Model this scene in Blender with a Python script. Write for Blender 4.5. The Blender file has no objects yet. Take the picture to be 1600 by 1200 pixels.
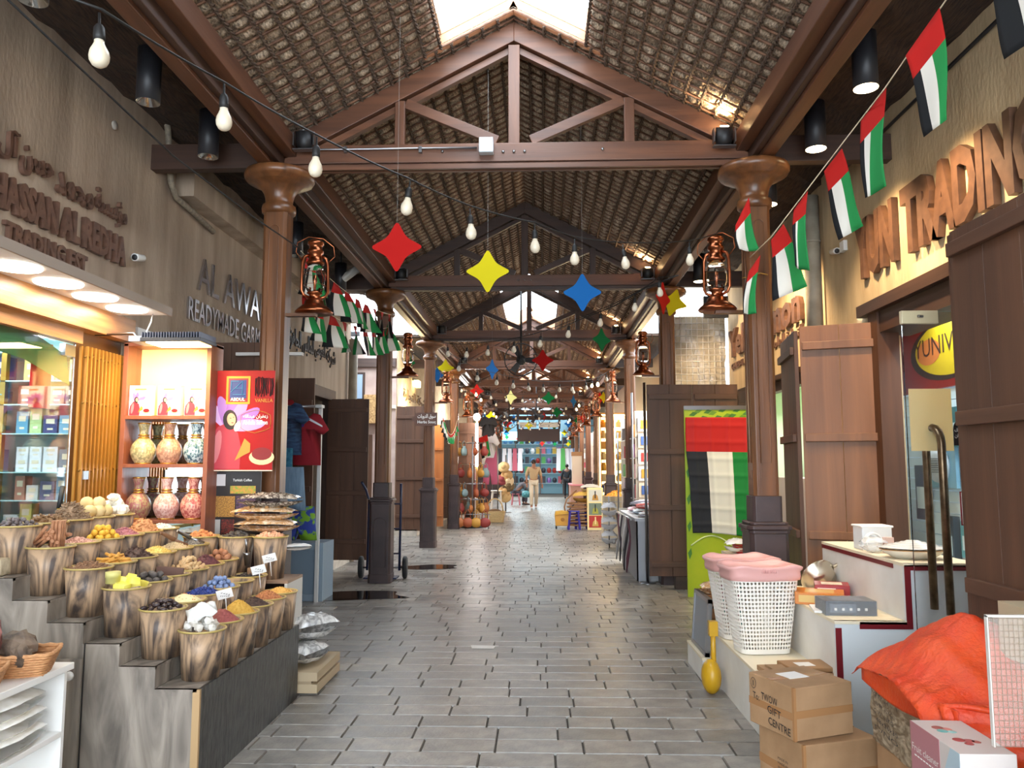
import bpy, math, random
from mathutils import Vector, Matrix, Euler
from math import pi, sin, cos, atan, radians
S = bpy.context.scene
COL = S.collection
rnd = random.Random(11)
V = Vector

# ---------------------------------------------------------------- camera
F = 1230.0
TH = atan(127 / F)
PS = atan(44 / F * cos(TH))
H = 1.6
RM = Euler((pi / 2 + TH, 0, PS)).to_matrix()
cam_d = bpy.data.cameras.new('camera')
cam = bpy.data.objects.new('camera', cam_d)
COL.objects.link(cam)
cam.location = (0, 0, H)
cam.rotation_euler = (pi / 2 + TH, 0, PS)
cam_d.sensor_width = 36
cam_d.lens = F * 36 / 1600
cam_d.clip_end = 300
S.camera = cam

def at(px, py, Y=None, X=None, Z=None):
    """a point read off the photograph, at a known distance"""
    d = RM @ V(((px - 800) / F, (600 - py) / F, -1))
    t = Y / d.y if Y is not None else (X / d.x if X is not None else (Z - H) / d.z)
    return V((0, 0, H)) + d * t

# ---------------------------------------------------------------- world and exposure
S.view_settings.view_transform = 'Standard'
S.view_settings.look = 'None'
S.view_settings.gamma = 1
S.view_settings.exposure = 1.1
S.view_settings.use_curve_mapping = False
W = bpy.data.worlds.new('sky')
S.world = W
W.use_nodes = True
bg = W.node_tree.nodes['Background']
bg.inputs[0].default_value = (0.80, 0.90, 1.0, 1)
bg.inputs[1].default_value = 5.2

def light(kind, loc, energy, color=(1, 1, 1), size=0.3, rot=(0, 0, 0), name='lamp_light', sy=None, spot=None, blend=.5, to=None):
    l = bpy.data.lights.new(name, kind)
    l.energy = energy
    l.color = color
    if kind == 'AREA':
        l.size = size
        if sy:
            l.shape = 'RECTANGLE'; l.size_y = sy
    else:
        l.shadow_soft_size = size
    if spot:
        l.spot_size = spot; l.spot_blend = blend
    o = bpy.data.objects.new(name, l)
    COL.objects.link(o)
    o.location = loc
    o.rotation_euler = rot
    if to is not None:
        o.rotation_euler = (V(to) - V(loc)).to_track_quat('-Z', 'Y').to_euler()
    return o

WARM = (1, .72, .42)
COOL = (.80, .93, 1)
# shop interiors
light('AREA', (-3.95, 4.9, 2.6), 34, COOL, 1.1, name='perfume_shop_light', sy=2.2)
light('AREA', (3.38, 5.9, 2.95), 75, COOL, 1.0, name='gift_shop_light', sy=2.6)
light('AREA', (3.7, 10.2, 2.4), 40, (1, .97, .8), .9, name='side_shop_light', sy=2.4)
# disc lights in the soffit over the perfume shop window
for yy in (4.31, 4.72, 5.13, 5.54):
    light('AREA', (-3.0, yy, 2.715), 2.0, (1, .93, .80), .26, name='disc_light')
# floodlight over the vase shelf
light('SPOT', (-2.80, 5.60, 2.44), 22, (1, .80, .42), .05, spot=radians(125), blend=.6, to=(-2.92, 6.1, 2.0), name='flood_light')
# spotlights on the sign wall
light('SPOT', (2.17, 5.24, 4.08), 115, WARM, .06, spot=radians(95), blend=.7, to=(2.75, 5.3, 2.8), name='spot_light')
light('SPOT', (2.17, 6.20, 4.08), 100, WARM, .06, spot=radians(95), blend=.7, to=(2.8, 6.4, 2.8), name='spot_light')
light('SPOT', (2.05, 8.6, 4.0), 160, WARM, .06, spot=radians(110), blend=.7, to=(2.85, 8.9, 2.8), name='spot_light')
light('SPOT', (2.05, 11.0, 4.0), 140, WARM, .06, spot=radians(110), blend=.7, to=(2.85, 11.4, 2.8), name='spot_light')
# lamp behind the sign wall across the alley, and the bright stalls further down
light('POINT', (-3.0, 18.9, 3.0), 55, (1, .80, .45), .12, name='wall_lamp_light')
light('POINT', (-2.6, 26.5, 2.9), 110, (1, .97, .95), .15, name='stall_lamp_light')
light('AREA', (2.3, 20.9, 2.7), 70, (1, .80, .45), 1.0, name='display_light', rot=(radians(-60), 0, 0))
light('AREA', (2.6, 14.0, 2.9), 60, (1, .92, .8), 1.0, name='display_light')
light('AREA', (-.3, 39.0, 3.2), 200, (.85, .95, 1), 3.0, name='end_shop_light', sy=3)
light('AREA', (2.2, 30, 3.2), 90, (1, .93, .85), 1.0, name='display_light', sy=8)
light('AREA', (-2.6, 32, 3.2), 90, (1, .95, .95), 1.0, name='display_light', sy=8)

# ---------------------------------------------------------------- materials
def lin(c):
    return tuple(((x / 255 / 12.92) if x / 255 <= .04045 else ((x / 255 + .055) / 1.055) ** 2.4) for x in c) + (1,)

def mat(name, col, rough=.6, metal=0, col2=None, scale=8, st=(1, 1, 1), bump=0, bscale=40, bst=None, rv=0,
        emis=None, es=1, trans=0, alpha=1, lo=.35, hi=.65, detail=5, dist=0, spec=None, rough2=None, coat=0, voro=False, ior=None):
    m = bpy.data.materials.new(name)
    m.use_nodes = True
    nt = m.node_tree
    b = nt.nodes['Principled BSDF']
    N, L = nt.nodes.new, nt.links.new
    b.inputs['Roughness'].default_value = rough
    b.inputs['Metallic'].default_value = metal
    b.inputs['Base Color'].default_value = lin(col)
    if ior: b.inputs['IOR'].default_value = ior
    if spec is not None: b.inputs['Specular IOR Level'].default_value = spec
    if trans: b.inputs['Transmission Weight'].default_value = trans
    if coat: b.inputs['Coat Weight'].default_value = coat
    if alpha < 1: b.inputs['Alpha'].default_value = alpha
    if emis:
        b.inputs['Emission Color'].default_value = lin(emis)
        b.inputs['Emission Strength'].default_value = es
    tc = None
    if col2 or bump:
        tc = N('ShaderNodeTexCoord')
    src = None
    if col2:
        mp = N('ShaderNodeMapping'); mp.inputs['Scale'].default_value = st
        L(tc.outputs['Object'], mp.inputs[0])
        if voro:
            nz = N('ShaderNodeTexVoronoi'); nz.inputs['Scale'].default_value = scale
        else:
            nz = N('ShaderNodeTexNoise')
            nz.inputs['Scale'].default_value = scale; nz.inputs['Detail'].default_value = detail
            nz.inputs['Distortion'].default_value = dist
        L(mp.outputs[0], nz.inputs['Vector'])
        rp = N('ShaderNodeValToRGB')
        rp.color_ramp.elements[0].position = lo; rp.color_ramp.elements[0].color = lin(col)
        rp.color_ramp.elements[1].position = hi; rp.color_ramp.elements[1].color = lin(col2)
        L(nz.outputs['Distance' if voro else 'Fac'], rp.inputs[0])
        src = rp.outputs[0]
        if rough2 is not None:
            mr = N('ShaderNodeMapRange'); mr.inputs[1].default_value = lo; mr.inputs[2].default_value = hi
            mr.inputs[3].default_value = rough; mr.inputs[4].default_value = rough2
            L(nz.outputs['Distance' if voro else 'Fac'], mr.inputs[0]); L(mr.outputs[0], b.inputs['Roughness'])
    if rv:
        oi = N('ShaderNodeObjectInfo')
        mr = N('ShaderNodeMapRange'); mr.inputs[3].default_value = 1 - rv; mr.inputs[4].default_value = 1 + rv
        L(oi.outputs['Random'], mr.inputs[0])
        mx = N('ShaderNodeVectorMath'); mx.operation = 'SCALE'
        if src: L(src, mx.inputs[0])
        else: mx.inputs[0].default_value = lin(col)[:3]
        L(mr.outputs[0], mx.inputs['Scale'])
        src = mx.outputs[0]
    if src: L(src, b.inputs['Base Color'])
    if bump:
        mp2 = N('ShaderNodeMapping'); mp2.inputs['Scale'].default_value = bst or st
        L(tc.outputs['Object'], mp2.inputs[0])
        n2 = N('ShaderNodeTexNoise'); n2.inputs['Scale'].default_value = bscale; n2.inputs['Detail'].default_value = 4
        L(mp2.outputs[0], n2.inputs['Vector'])
        bp = N('ShaderNodeBump'); bp.inputs['Strength'].default_value = bump; bp.inputs['Distance'].default_value = .01
        L(n2.outputs['Fac'], bp.inputs['Height']); L(bp.outputs[0], b.inputs['Normal'])
    return m

_pl = {}
def pl(col, rough=.55, metal=0, **k):
    if max(col) - min(col) > 90 and 'emis' not in k and not metal: col = tuple(int(c * .84) for c in col)
    key = (tuple(col), rough, metal, tuple(sorted(k.items())))
    if key not in _pl:
        _pl[key] = mat('paint_%d_%d_%d' % tuple(col), col, rough, metal, **k)
    return _pl[key]

def wood(name, c1, c2, axis='z', rough=.45, scale=14, bump=.12, rv=0, coat=0):
    st = {'x': (.06, 1, 1), 'y': (1, .06, 1), 'z': (1, 1, .06)}[axis]
    return mat(name, c1, rough, col2=c2, scale=scale, st=st, bump=bump, bscale=60, lo=.3, hi=.72, dist=.6, rv=rv, coat=coat)

M = {}
for a in 'xyz':
    M['beam_' + a] = wood('beam_wood_' + a, (76, 46, 30), (108, 68, 45), a, rough=.42)
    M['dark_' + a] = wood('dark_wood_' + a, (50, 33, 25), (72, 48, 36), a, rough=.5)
    M['shut_' + a] = wood('shutter_wood_' + a, (72, 46, 31), (96, 63, 43), a, rough=.55, scale=9)
    M['col_' + a] = wood('column_wood_' + a, (78, 48, 27), (120, 75, 42), a, rough=.34, scale=12)
M['warmshut'] = wood('oak_shutter', (104, 66, 38), (136, 90, 54), 'z', rough=.5, scale=8)
M['orangeshut'] = wood('orange_shutter', (144, 84, 40), (170, 106, 56), 'z', rough=.5, scale=8)
M['pedestal'] = mat('pedestal_paint', (46, 33, 33), .45, col2=(64, 47, 46), scale=5, bump=.1, bscale=50)
M['stucco'] = mat('stucco', (138, 119, 101), .85, col2=(186, 165, 143), scale=5, st=(1, 1, .14), bump=.5, bscale=38, bst=(1, 1, .35), lo=.25, hi=.75, detail=8)
M['stucco2'] = mat('stucco_warm', (176, 152, 118), .85, col2=(214, 190, 150), scale=6, st=(1, 1, .2), bump=.6, bscale=38, bst=(1, 1, .4), lo=.25, hi=.75, detail=8)
M['thatch'] = mat('thatch', (104, 90, 76), .95, col2=(208, 186, 160), scale=75, st=(1, .4, 1), bump=1.0, bscale=110, lo=.32, hi=.68)
M['rope'] = mat('rope', (60, 46, 36), .9, col2=(96, 76, 60), scale=60, bump=.5, bscale=90)
M['cane'] = mat('cane', (96, 66, 50), .7, col2=(134, 98, 76), scale=20)
M['paver'] = mat('paver', (108, 103, 97), .26, col2=(150, 143, 134), scale=9, bump=.22, bscale=55, rv=.18, rough2=.42, lo=.3, hi=.7)
M['joint'] = mat('joint', (66, 60, 54), .85, col2=(86, 78, 68), scale=30)
M['copper'] = mat('copper', (176, 104, 68), .28, 1, col2=(136, 76, 50), scale=12)
M['glass'] = mat('clear_glass', (255, 255, 255), .02, trans=1)
M['bulb'] = mat('bulb_glass', (206, 194, 172), .3, emis=(255, 240, 220), es=.02)
M['black'] = pl((22, 22, 24), .5)
M['lampmetal'] = pl((38, 38, 42), .45)
M['white'] = pl((232, 230, 226), .45)
M['cardboard'] = mat('cardboard', (150, 116, 82), .8, col2=(168, 132, 96), scale=6, bump=.1)
M['laminate'] = mat('grey_stone_laminate', (98, 90, 82), .5, col2=(168, 156, 143), scale=5, st=(1, 1, .25), bump=.15, lo=.3, hi=.7, dist=2.5, detail=9)
M['slate'] = mat('dark_slate_panel', (40, 40, 40), .42, col2=(62, 61, 60), scale=28, st=(1, .5, .5), bump=.8, bscale=26, bst=(1, 1, .4))
M['steel'] = pl((150, 150, 152), .3, 1)
M['cable'] = pl((20, 19, 19), .6)

# ---------------------------------------------------------------- mesh building
X3, Y3, Z3 = V((1, 0, 0)), V((0, 1, 0)), V((0, 0, 1))

class MB:
    def __init__(s): s.v, s.f, s.m, s.s = [], [], [], []
    def add(s, vs, fs, m=0, sm=False):
        k = len(s.v); s.v += [tuple(p) for p in vs]
        for f in fs:
            s.f.append([i + k for i in f]); s.m.append(m); s.s.append(sm)
        return s
    def box(s, x0, x1, y0, y1, z0, z1, m=0):
        return s.add([(x, y, z) for z in (z0, z1) for y in (y0, y1) for x in (x0, x1)],
                     [(0, 2, 3, 1), (4, 5, 7, 6), (0, 1, 5, 4), (2, 6, 7, 3), (0, 4, 6, 2), (1, 3, 7, 5)], m)
    def cbox(s, c, d, rot=None, m=0):
        k = len(s.v)
        s.box(-d[0] / 2, d[0] / 2, -d[1] / 2, d[1] / 2, -d[2] / 2, d[2] / 2, m)
        q = Euler(rot).to_matrix() if rot else Matrix.Identity(3)
        for i in range(k, len(s.v)): s.v[i] = tuple(q @ V(s.v[i]) + V(c))
        return s
    def beam(s, p, q, w, h, up=Z3, m=0):
        p, q = V(p), V(q); d = (q - p).normalized(); a = d.cross(up).normalized() * w / 2; b = a.cross(d).normalized() * h / 2
        return s.add([p - a - b, p + a - b, p + a + b, p - a + b, q - a - b, q + a - b, q + a + b, q - a + b],
                     [(0, 1, 2, 3), (7, 6, 5, 4), (0, 4, 5, 1), (1, 5, 6, 2), (2, 6, 7, 3), (3, 7, 4, 0)], m)
    def tube(s, pts, r, n=8, m=0, caps=True, closed=False):
        pts = [V(p) for p in pts]; N = len(pts); vs = []; prev = None
        for i, p in enumerate(pts):
            if closed: d = pts[(i + 1) % N] - pts[i - 1]
            else: d = pts[min(i + 1, N - 1)] - pts[max(i - 1, 0)]
            d = d.normalized() if d.length > 1e-9 else Z3
            if prev is None:
                a = d.cross(Z3 if abs(d.z) < .9 else X3).normalized()
            else:
                a = (prev - d * prev.dot(d)).normalized()
            prev = a; b = d.cross(a)
            rr = r[i] if isinstance(r, (list, tuple)) else r
            vs += [p + (a * cos(2 * pi * j / n) + b * sin(2 * pi * j / n)) * rr for j in range(n)]
        fs = []
        for i in range(N if closed else N - 1):
            k, l = i * n, ((i + 1) % N) * n
            fs += [(k + j, k + (j + 1) % n, l + (j + 1) % n, l + j) for j in range(n)]
        s.add(vs, fs, m, n > 4)
        if caps and not closed:
            k = len(s.v) - len(vs)
            s.f.append([k + n - 1 - j for j in range(n)]); s.m.append(m); s.s.append(False)
            s.f.append([k + (N - 1) * n + j for j in range(n)]); s.m.append(m); s.s.append(False)
        return s
    def lathe(s, prof, n=20, c=(0, 0, 0), m=0, sm=True, cap=True, sc=(1, 1)):
        c = V(c); vs = []
        for r, z in prof:
            for j in range(n):
                a = 2 * pi * j / n
                vs.append(c + V((r * cos(a) * sc[0], r * sin(a) * sc[1], z)))
        fs = [(i * n + j, i * n + (j + 1) % n, (i + 1) * n + (j + 1) % n, (i + 1) * n + j) for i in range(len(prof) - 1) for j in range(n)]
        s.add(vs, fs, m, sm)
        k = len(s.v) - len(vs)
        if cap and prof[0][0] > 1e-4: s.f.append([k + n - 1 - j for j in range(n)]); s.m.append(m); s.s.append(False)
        if cap and prof[-1][0] > 1e-4: s.f.append([k + (len(prof) - 1) * n + j for j in range(n)]); s.m.append(m); s.s.append(False)
        return s
    def prism(s, poly, o, u, v, t, m=0, ms=None):
        """a flat outline (2-D points) extruded from o in the plane u,v by thickness t"""
        o, u, v = V(o), V(u), V(v); n = u.cross(v).normalized() * t; k = len(poly)
        vs = [o + u * a + v * b for a, b in poly]; vs += [p + n for p in vs]
        s.add(vs, [list(range(k - 1, -1, -1)), list(range(k, 2 * k))], m)
        kk = len(s.v) - 2 * k
        for i in range(k):
            j = (i + 1) % k
            s.f.append([kk + i, kk + j, kk + k + j, kk + k + i]); s.m.append(m if ms is None else ms); s.s.append(False)
        return s
    def ball(s, c, r, n=8, k=5, m=0, jit=0, rot=None):
        c = V(c); r = V(r) if hasattr(r, '__len__') else V((r, r, r)); q = Euler(rot).to_matrix() if rot else Matrix.Identity(3)
        vs = []
        def P(a, b):
            f = 1 + (rnd.uniform(-jit, jit) if jit else 0)
            return c + q @ V((r.x * cos(a) * sin(b) * f, r.y * sin(a) * sin(b) * f, r.z * cos(b) * f))
        vs.append(P(0, 0))
        for i in range(1, k): vs += [P(2 * pi * j / n, pi * i / k) for j in range(n)]
        vs.append(P(0, pi))
        fs = [(0, 1 + j, 1 + (j + 1) % n) for j in range(n)]
        for i in range(k - 2):
            a, b = 1 + i * n, 1 + (i + 1) * n
            fs += [(a + j, b + j, b + (j + 1) % n, a + (j + 1) % n) for j in range(n)]
        a = 1 + (k - 2) * n
        fs += [(a + j, a + n, a + (j + 1) % n) for j in range(n)]
        return s.add(vs, fs, m, jit < .1)
    def grid(s, fn, nu, nv, m=0, sm=True, mf=None):
        vs = [fn(i / nu, j / nv) for j in range(nv + 1) for i in range(nu + 1)]
        k = len(s.v); s.v += [tuple(p) for p in vs]
        for j in range(nv):
            for i in range(nu):
                a = k + j * (nu + 1) + i
                s.f.append([a, a + 1, a + nu + 2, a + nu + 1]); s.m.append(mf((i + .5) / nu, (j + .5) / nv) if mf else m); s.s.append(sm)
        return s
    def mesh(s, name, mats):
        me = bpy.data.meshes.new(name)
        me.from_pydata(s.v, [], s.f)
        mats = mats if isinstance(mats, (list, tuple)) else [mats]
        for x in mats: me.materials.append(M[x] if isinstance(x, str) else x)
        me.polygons.foreach_set('material_index', [min(i, len(mats) - 1) for i in s.m])
        me.polygons.foreach_set('use_smooth', s.s)
        me.update()
        return me
    def build(s, name, mats, parent=None, loc=None, rot=None, world=False, bevel=0, solid=0, kind=None):
        o = bpy.data.objects.new(name, s.mesh(name, mats))
        return put(o, parent, loc, rot, world, bevel, solid, kind)

def put(o, parent=None, loc=None, rot=None, world=False, bevel=0, solid=0, kind=None):
    COL.objects.link(o)
    if loc is not None: o.location = loc
    if rot is not None: o.rotation_euler = rot
    if parent is not None:
        o.parent = parent
        if world:
            p = parent; t = V(parent.location)
            while p.parent: p = p.parent; t += V(p.location)
            o.location = -t
    if bevel:
        b = o.modifiers.new('bevel', 'BEVEL'); b.width = bevel; b.segments = 2; b.limit_method = 'ANGLE'
    if solid:
        b = o.modifiers.new('solid', 'SOLIDIFY'); b.thickness = solid
    if kind: o['kind'] = kind
    return o

def tag(o, label=None, cat=None, group=None, kind=None):
    if label: o['label'] = label
    if cat: o['category'] = cat
    if group: o['group'] = group
    if kind: o['kind'] = kind
    return o

def thing(name, label, cat, loc=(0, 0, 0), rz=0, group=None, kind=None):
    o = bpy.data.objects.new(name, None)
    COL.objects.link(o); o.location = loc; o.rotation_euler = (0, 0, rz); o.empty_display_size = .05
    return tag(o, label, cat, group, kind)

def dup(root, loc, rz=None, label=None, group=None, sc=None, _p=None):
    kids = [c for c in bpy_children(root)]
    r = root.copy(); COL.objects.link(r)
    if _p is None:
        r.location = loc
        if rz is not None: r.rotation_euler = (rz if hasattr(rz, '__len__') else (0, 0, rz))
        if sc is not None: r.scale = (sc, sc, sc) if not hasattr(sc, '__len__') else sc
        if label: r['label'] = label
        if group: r['group'] = group
    else:
        r.parent = _p
    for c in kids: KIDS.setdefault(r.name, []).append(dup(c, None, _p=r))
    return r

KIDS = {}
def bpy_children(o):
    if o.name in KIDS: return KIDS[o.name]
    KIDS[o.name] = list(o.children)
    return KIDS[o.name]

ORD = ['first', 'second', 'third', 'fourth', 'fifth', 'sixth', 'seventh', 'eighth', 'ninth', 'tenth', 'eleventh', 'twelfth']

# ---------------------------------------------------------------- lettering
def txt_mesh(s, bold=0.0):
    c = bpy.data.curves.new('t', 'FONT'); c.body = s; c.offset = bold; c.resolution_u = 2
    o = bpy.data.objects.new('t', c)
    COL.objects.link(o)
    me = bpy.data.meshes.new_from_object(o)
    bpy.data.objects.remove(o); bpy.data.curves.remove(c)
    vs = [tuple(v.co) for v in me.vertices]; fs = [list(p.vertices) for p in me.polygons]
    bpy.data.meshes.remove(me)
    return vs, fs

_w = {}
def advance(s):
    if s not in _w:
        f = lambda t: max(p[0] for p in txt_mesh(t)[0])
        _w[s] = f(s + '|') - f('|')
    return _w[s]

_AR = {}
for ch, base, four in (('ا', 0xFE8D, 0), ('ب', 0xFE8F, 1), ('ة', 0xFE93, 0), ('ت', 0xFE95, 1), ('ج', 0xFE9D, 1), ('ح', 0xFEA1, 1), ('خ', 0xFEA5, 1),
                       ('د', 0xFEA9, 0), ('ذ', 0xFEAB, 0), ('ر', 0xFEAD, 0), ('ز', 0xFEAF, 0), ('س', 0xFEB1, 1), ('ش', 0xFEB5, 1), ('ص', 0xFEB9, 1),
                       ('ط', 0xFEC1, 1), ('ع', 0xFEC9, 1), ('غ', 0xFECD, 1), ('ف', 0xFED1, 1), ('ق', 0xFED5, 1), ('ك', 0xFED9, 1), ('ل', 0xFEDD, 1),
                       ('م', 0xFEE1, 1), ('ن', 0xFEE5, 1), ('ه', 0xFEE9, 1), ('و', 0xFEED, 0), ('ي', 0xFEF1, 1), ('آ', 0xFE81, 0), ('ؤ', 0xFE85, 0), ('ض', 0xFEBD, 1)):
    _AR[ch] = (base, four)
def arabic(s):
    out = []
    for w in s.split(' '):
        r = ''
        for i, ch in enumerate(w):
            b, four = _AR[ch]
            prev = i > 0 and _AR[w[i - 1]][1]
            nxt = four and i < len(w) - 1
            r += chr(b + (3 if prev and nxt else 2 if nxt else 1 if prev else 0))
        out.append(r[::-1])
    return ' '.join(out[::-1])

def letters_mb(s, o, u, v, h, w, depth, bold, mb=None, m=0, ms=None):
    """one flat or raised piece of lettering; baseline origin o, unit vectors u,v"""
    vs, fs = txt_mesh(s, bold)
    mb = mb or MB()
    if not vs: return mb
    x0 = min(p[0] for p in vs); x1 = max(p[0] for p in vs); y0 = min(p[1] for p in vs); y1 = max(p[1] for p in vs)
    sx = w / max(1e-6, x1 - x0); sy = h / max(1e-6, y1 - y0)
    o, u, v = V(o), V(u), V(v); n = u.cross(v).normalized() * depth
    pts = [o + u * ((p[0] - x0) * sx) + v * ((p[1] - y0) * sy) for p in vs]
    if depth <= 0.0005: return mb.add([p + u.cross(v).normalized() * .0008 for p in pts], fs, m)
    k = len(pts)
    mb.add([p + n for p in pts] + pts, fs, m)
    kk = len(mb.v) - 2 * k
    cnt = {}
    for f in fs:
        for a, b in zip(f, f[1:] + f[:1]): cnt[(a, b)] = cnt.get((a, b), 0) + 1
    for (a, b) in cnt:
        if (b, a) not in cnt:
            mb.f.append([kk + b, kk + a, kk + k + a, kk + k + b]); mb.m.append(m if ms is None else ms); mb.s.append(False)
    return mb

def sign_line(root, s, o, u, v, h, w, depth, bold, mats, name='letter'):
    """raised sign line: each letter (or joined Arabic word) is a part"""
    tot = sum(advance(c) for c in s) if name == 'letter' else None
    if name == 'letter':
        x = 0
        hh = max(p[1] for p in txt_mesh('H', bold)[0])
        for c in s:
            a = advance(c)
            if c != ' ':
                vs, _ = txt_mesh(c, bold)
                l = min(p[0] for p in vs); r = max(p[0] for p in vs); b = min(p[1] for p in vs); t = max(p[1] for p in vs)
                k = w / tot
                letters_mb(c, V(o) + V(u) * ((x + l) * k) + V(v) * (b / hh * h), u, v, (t - b) / hh * h, (r - l) * k, depth, bold).build('letter', mats, root, world=True)
            x += a
    else:
        letters_mb(s, o, u, v, h, w, depth, bold).build(name, mats, root, world=True)
# ================================================================ THE SETTING
XC = -.21                      # centre line of the arcade
XL, XR = -3.3, 2.9             # shop fronts
YT = [6.4 + 4.6 * i for i in range(9)]    # trusses and columns
def roofz(dx): return 5.37 - .526 * abs(dx)

# ---- floor: slab, then single pavers, the near ones one by one
floor = tag(MB().box(-14, 14, -4, 62, -.1, -.012).build('floor', 'joint'), kind='structure')
pv = {}
for wd in (.28, .36, .42, .50):
    for k in range(3):
        b = MB(); e = .0035; x, y = wd / 2 - e, .1075 - e
        j = [rnd.uniform(0, .0035) for _ in range(4)]
        b.add([(-x, -y, -.012), (x, -y, -.012), (x, y, -.012), (-x, y, -.012),
               (-x + .004, -y + .004, j[0]), (x - .004, -y + .004, j[1]), (x - .004, y - .004, j[2]), (-x + .004, y - .004, j[3])],
              [(0, 1, 5, 4), (1, 2, 6, 5), (2, 3, 7, 6), (3, 0, 4, 7), (4, 5, 6, 7)])
        pv[wd, k] = b.mesh('paver', 'paver')
far = MB(); npv = 0
y = 3.62; row = 0
while y < 40:
    x = -3.25 + rnd.uniform(-.3, 0)
    while x < 3.0:
        wd = rnd.choice((.28, .36, .42, .42, .42, .50)); cx = x + wd / 2
        vis = abs(cx / y + .015) < .66 and (cx > -1.78 or y > 6.2) and cx < 2.95
        if npv < 300 and vis and (cx < 1.5 or y > 6):
            o = bpy.data.objects.new('paver', pv[wd, rnd.randrange(3)])
            COL.objects.link(o); o.parent = floor; o.location = (cx, y, 0); npv += 1
        elif y > 4:
            a = wd / 2 - .0035; q = rnd.uniform(0, .002)
            far.add([(cx - a, y - .104, -.012), (cx + a, y - .104, -.012), (cx + a, y + .104, -.012), (cx - a, y + .104, -.012),
                     (cx - a + .004, y - .1, q), (cx + a - .004, y - .1, q), (cx + a - .004, y + .1, q), (cx - a + .004, y + .1, q)],
                    [(0, 1, 5, 4), (1, 2, 6, 5), (2, 3, 7, 6), (3, 0, 4, 7), (4, 5, 6, 7)], rnd.randrange(3))
        x += wd
    y += .215
pav2 = mat('paver_light', (122, 117, 110), .28, col2=(158, 151, 143), scale=9, bump=.2, bscale=55)
pav3 = mat('paver_dark', (98, 94, 90), .3, col2=(132, 126, 119), scale=9, bump=.2, bscale=55)
far.build('paver', ['paver', pav2, pav3], floor, kind='stuff')
# wet patch beside the pedestal
for cx, cy, rx, ry in ((-2.35, 9.85, .75, .35), (-1.75, 12.6, .5, .3)):
    q = [(cx + rx * cos(a) * (1 + .25 * sin(3 * a + cx)), cy + ry * sin(a) * (1 + .2 * sin(2 * a))) for a in [2 * pi * i / 28 for i in range(28)]]
    tag(MB().add([(x, y, .0045) for x, y in q], [list(range(28))]).build('puddle', mat('water_film', (30, 24, 20), .04, spec=.8)),
        'dark shallow puddle on the paving ' + ('in front of the hand truck' if cy < 11 else 'behind the hand truck'), 'puddle', kind='stuff')

# ---- walls
def struct(name, mb, m, **k): return tag(mb.build(name, m, **k), kind='structure')
wl = MB()
wl.box(XL - .3, XL, -3, 3.0, 0, 4.7)                     # behind the camera's side
wl.box(XL - .3, XL, 3.0, 6.05, 2.8, 4.7)                 # above the perfume shop window
wl.box(XL - .3, XL, 6.05, 7.3, 0, 4.7)
wl.box(XL - .3, XL, 7.3, 9.7, 2.75, 4.7)                 # garment shop
wl.box(XL - .3, XL, 9.7, 10.95, 0, 4.7)
wl.box(XL - .3, XL, 10.95, 12.2, 2.72, 4.7)
wl.box(XL - .3, XL, 12.2, 13.5, 0, 4.35)
struct('wall_left', wl, 'stucco')
struct('trim_1', MB().box(XL, XL + .17, 6.82, 13.3, 4.03, 4.25), 'stucco')
struct('wall_left_far', MB().box(-9, XL, 18.1, 46, 0, 4.5), mat('plaster_far', (196, 176, 138), .85, col2=(216, 200, 168), scale=4, bump=.2))
struct('wall_alley', MB().box(-9.2, -9, 12, 18.2, 0, 4.2), pl((205, 200, 195), .8))
t = thing('alley_building', 'pale pink building facade with dark timber beam across the side alley', 'building', (-6, 18.05, 0))
MB().box(-8.9, -3.32, 18.02, 18.08, 0, 4.4).build('facade', mat('pink_plaster', (170, 146, 136), .85, col2=(190, 168, 158), scale=3), t, world=True)
MB().box(-8.9, -3.32, 17.9, 18.02, 3.86, 4.06).build('timber_beam', 'dark_x', t, world=True)
MB().box(-8.9, -3.32, 17.95, 18.02, 2.9, 2.98).build('string_course', pl((196, 186, 176), .7), t, world=True)
for x_ in (-5.6, -4.35):
    f_ = MB().box(x_ - .3, x_ + .3, 17.97, 18.02, 3.08, 3.74).build('window_frame', 'dark_z', t, world=True)
    MB().box(x_ - .25, x_ + .25, 17.96, 17.97, 3.13, 3.69).build('pane', pl((150, 170, 190), .1), f_, world=True)
MB().box(-4.0, -3.7, 17.72, 18.02, 2.55, 3.2).build('carved_box', mat('carved_wood', (150, 110, 66), .6, col2=(206, 166, 110), scale=26), t, world=True)
MB().box(-4.6, -3.85, 17.96, 18.02, .1, 2.3).build('door', 'shut_z', t, world=True)
struct('added_shade_canopy', MB().box(-9, -4.3, 13.4, 18.3, 4.5, 4.6), 'dark_x')  # unseen canopy added to keep the sky off the alley facade
struct('wall_left_back', MB().box(-9, XL - .3, 13.2, 13.5, 0, 4.3), 'stucco')
wr = MB()
wr.box(XR, XR + .3, -3, 3.3, 0, 4.7)
wr.box(XR, XR + .22, 3.3, 6.85, 2.95, 4.7)
wr.box(XR, XR + .22, 6.85, 7.95, 0, 4.7)
struct('wall_right', wr, 'stucco2')
wr = MB()
wr.box(XR + .06, XR + .36, 7.95, 8.75, 0, 4.7)
wr.box(XR + .06, XR + .36, 8.75, 11.9, 2.62, 4.7)
wr.box(XR + .06, XR + .36, 11.9, 12.35, 0, 4.7)
struct('wall_right_side', wr, 'stucco2')
struct('wall_right_far', MB().box(3.1, 3.3, 17.5, 46, 0, 4.5), pl((206, 188, 160), .8))
struct('wall_right_back', MB().box(3.2, 9, 12.1, 12.4, 0, 4.3), 'stucco2')
struct('wall_cross_street', MB().box(7.5, 7.8, 12.4, 18, 0, 4.2), pl((210, 204, 196), .8))
struct('wall_end', MB().box(-9, 9, 45.6, 45.9, 0, 7), pl((150, 160, 165), .8))
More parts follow.
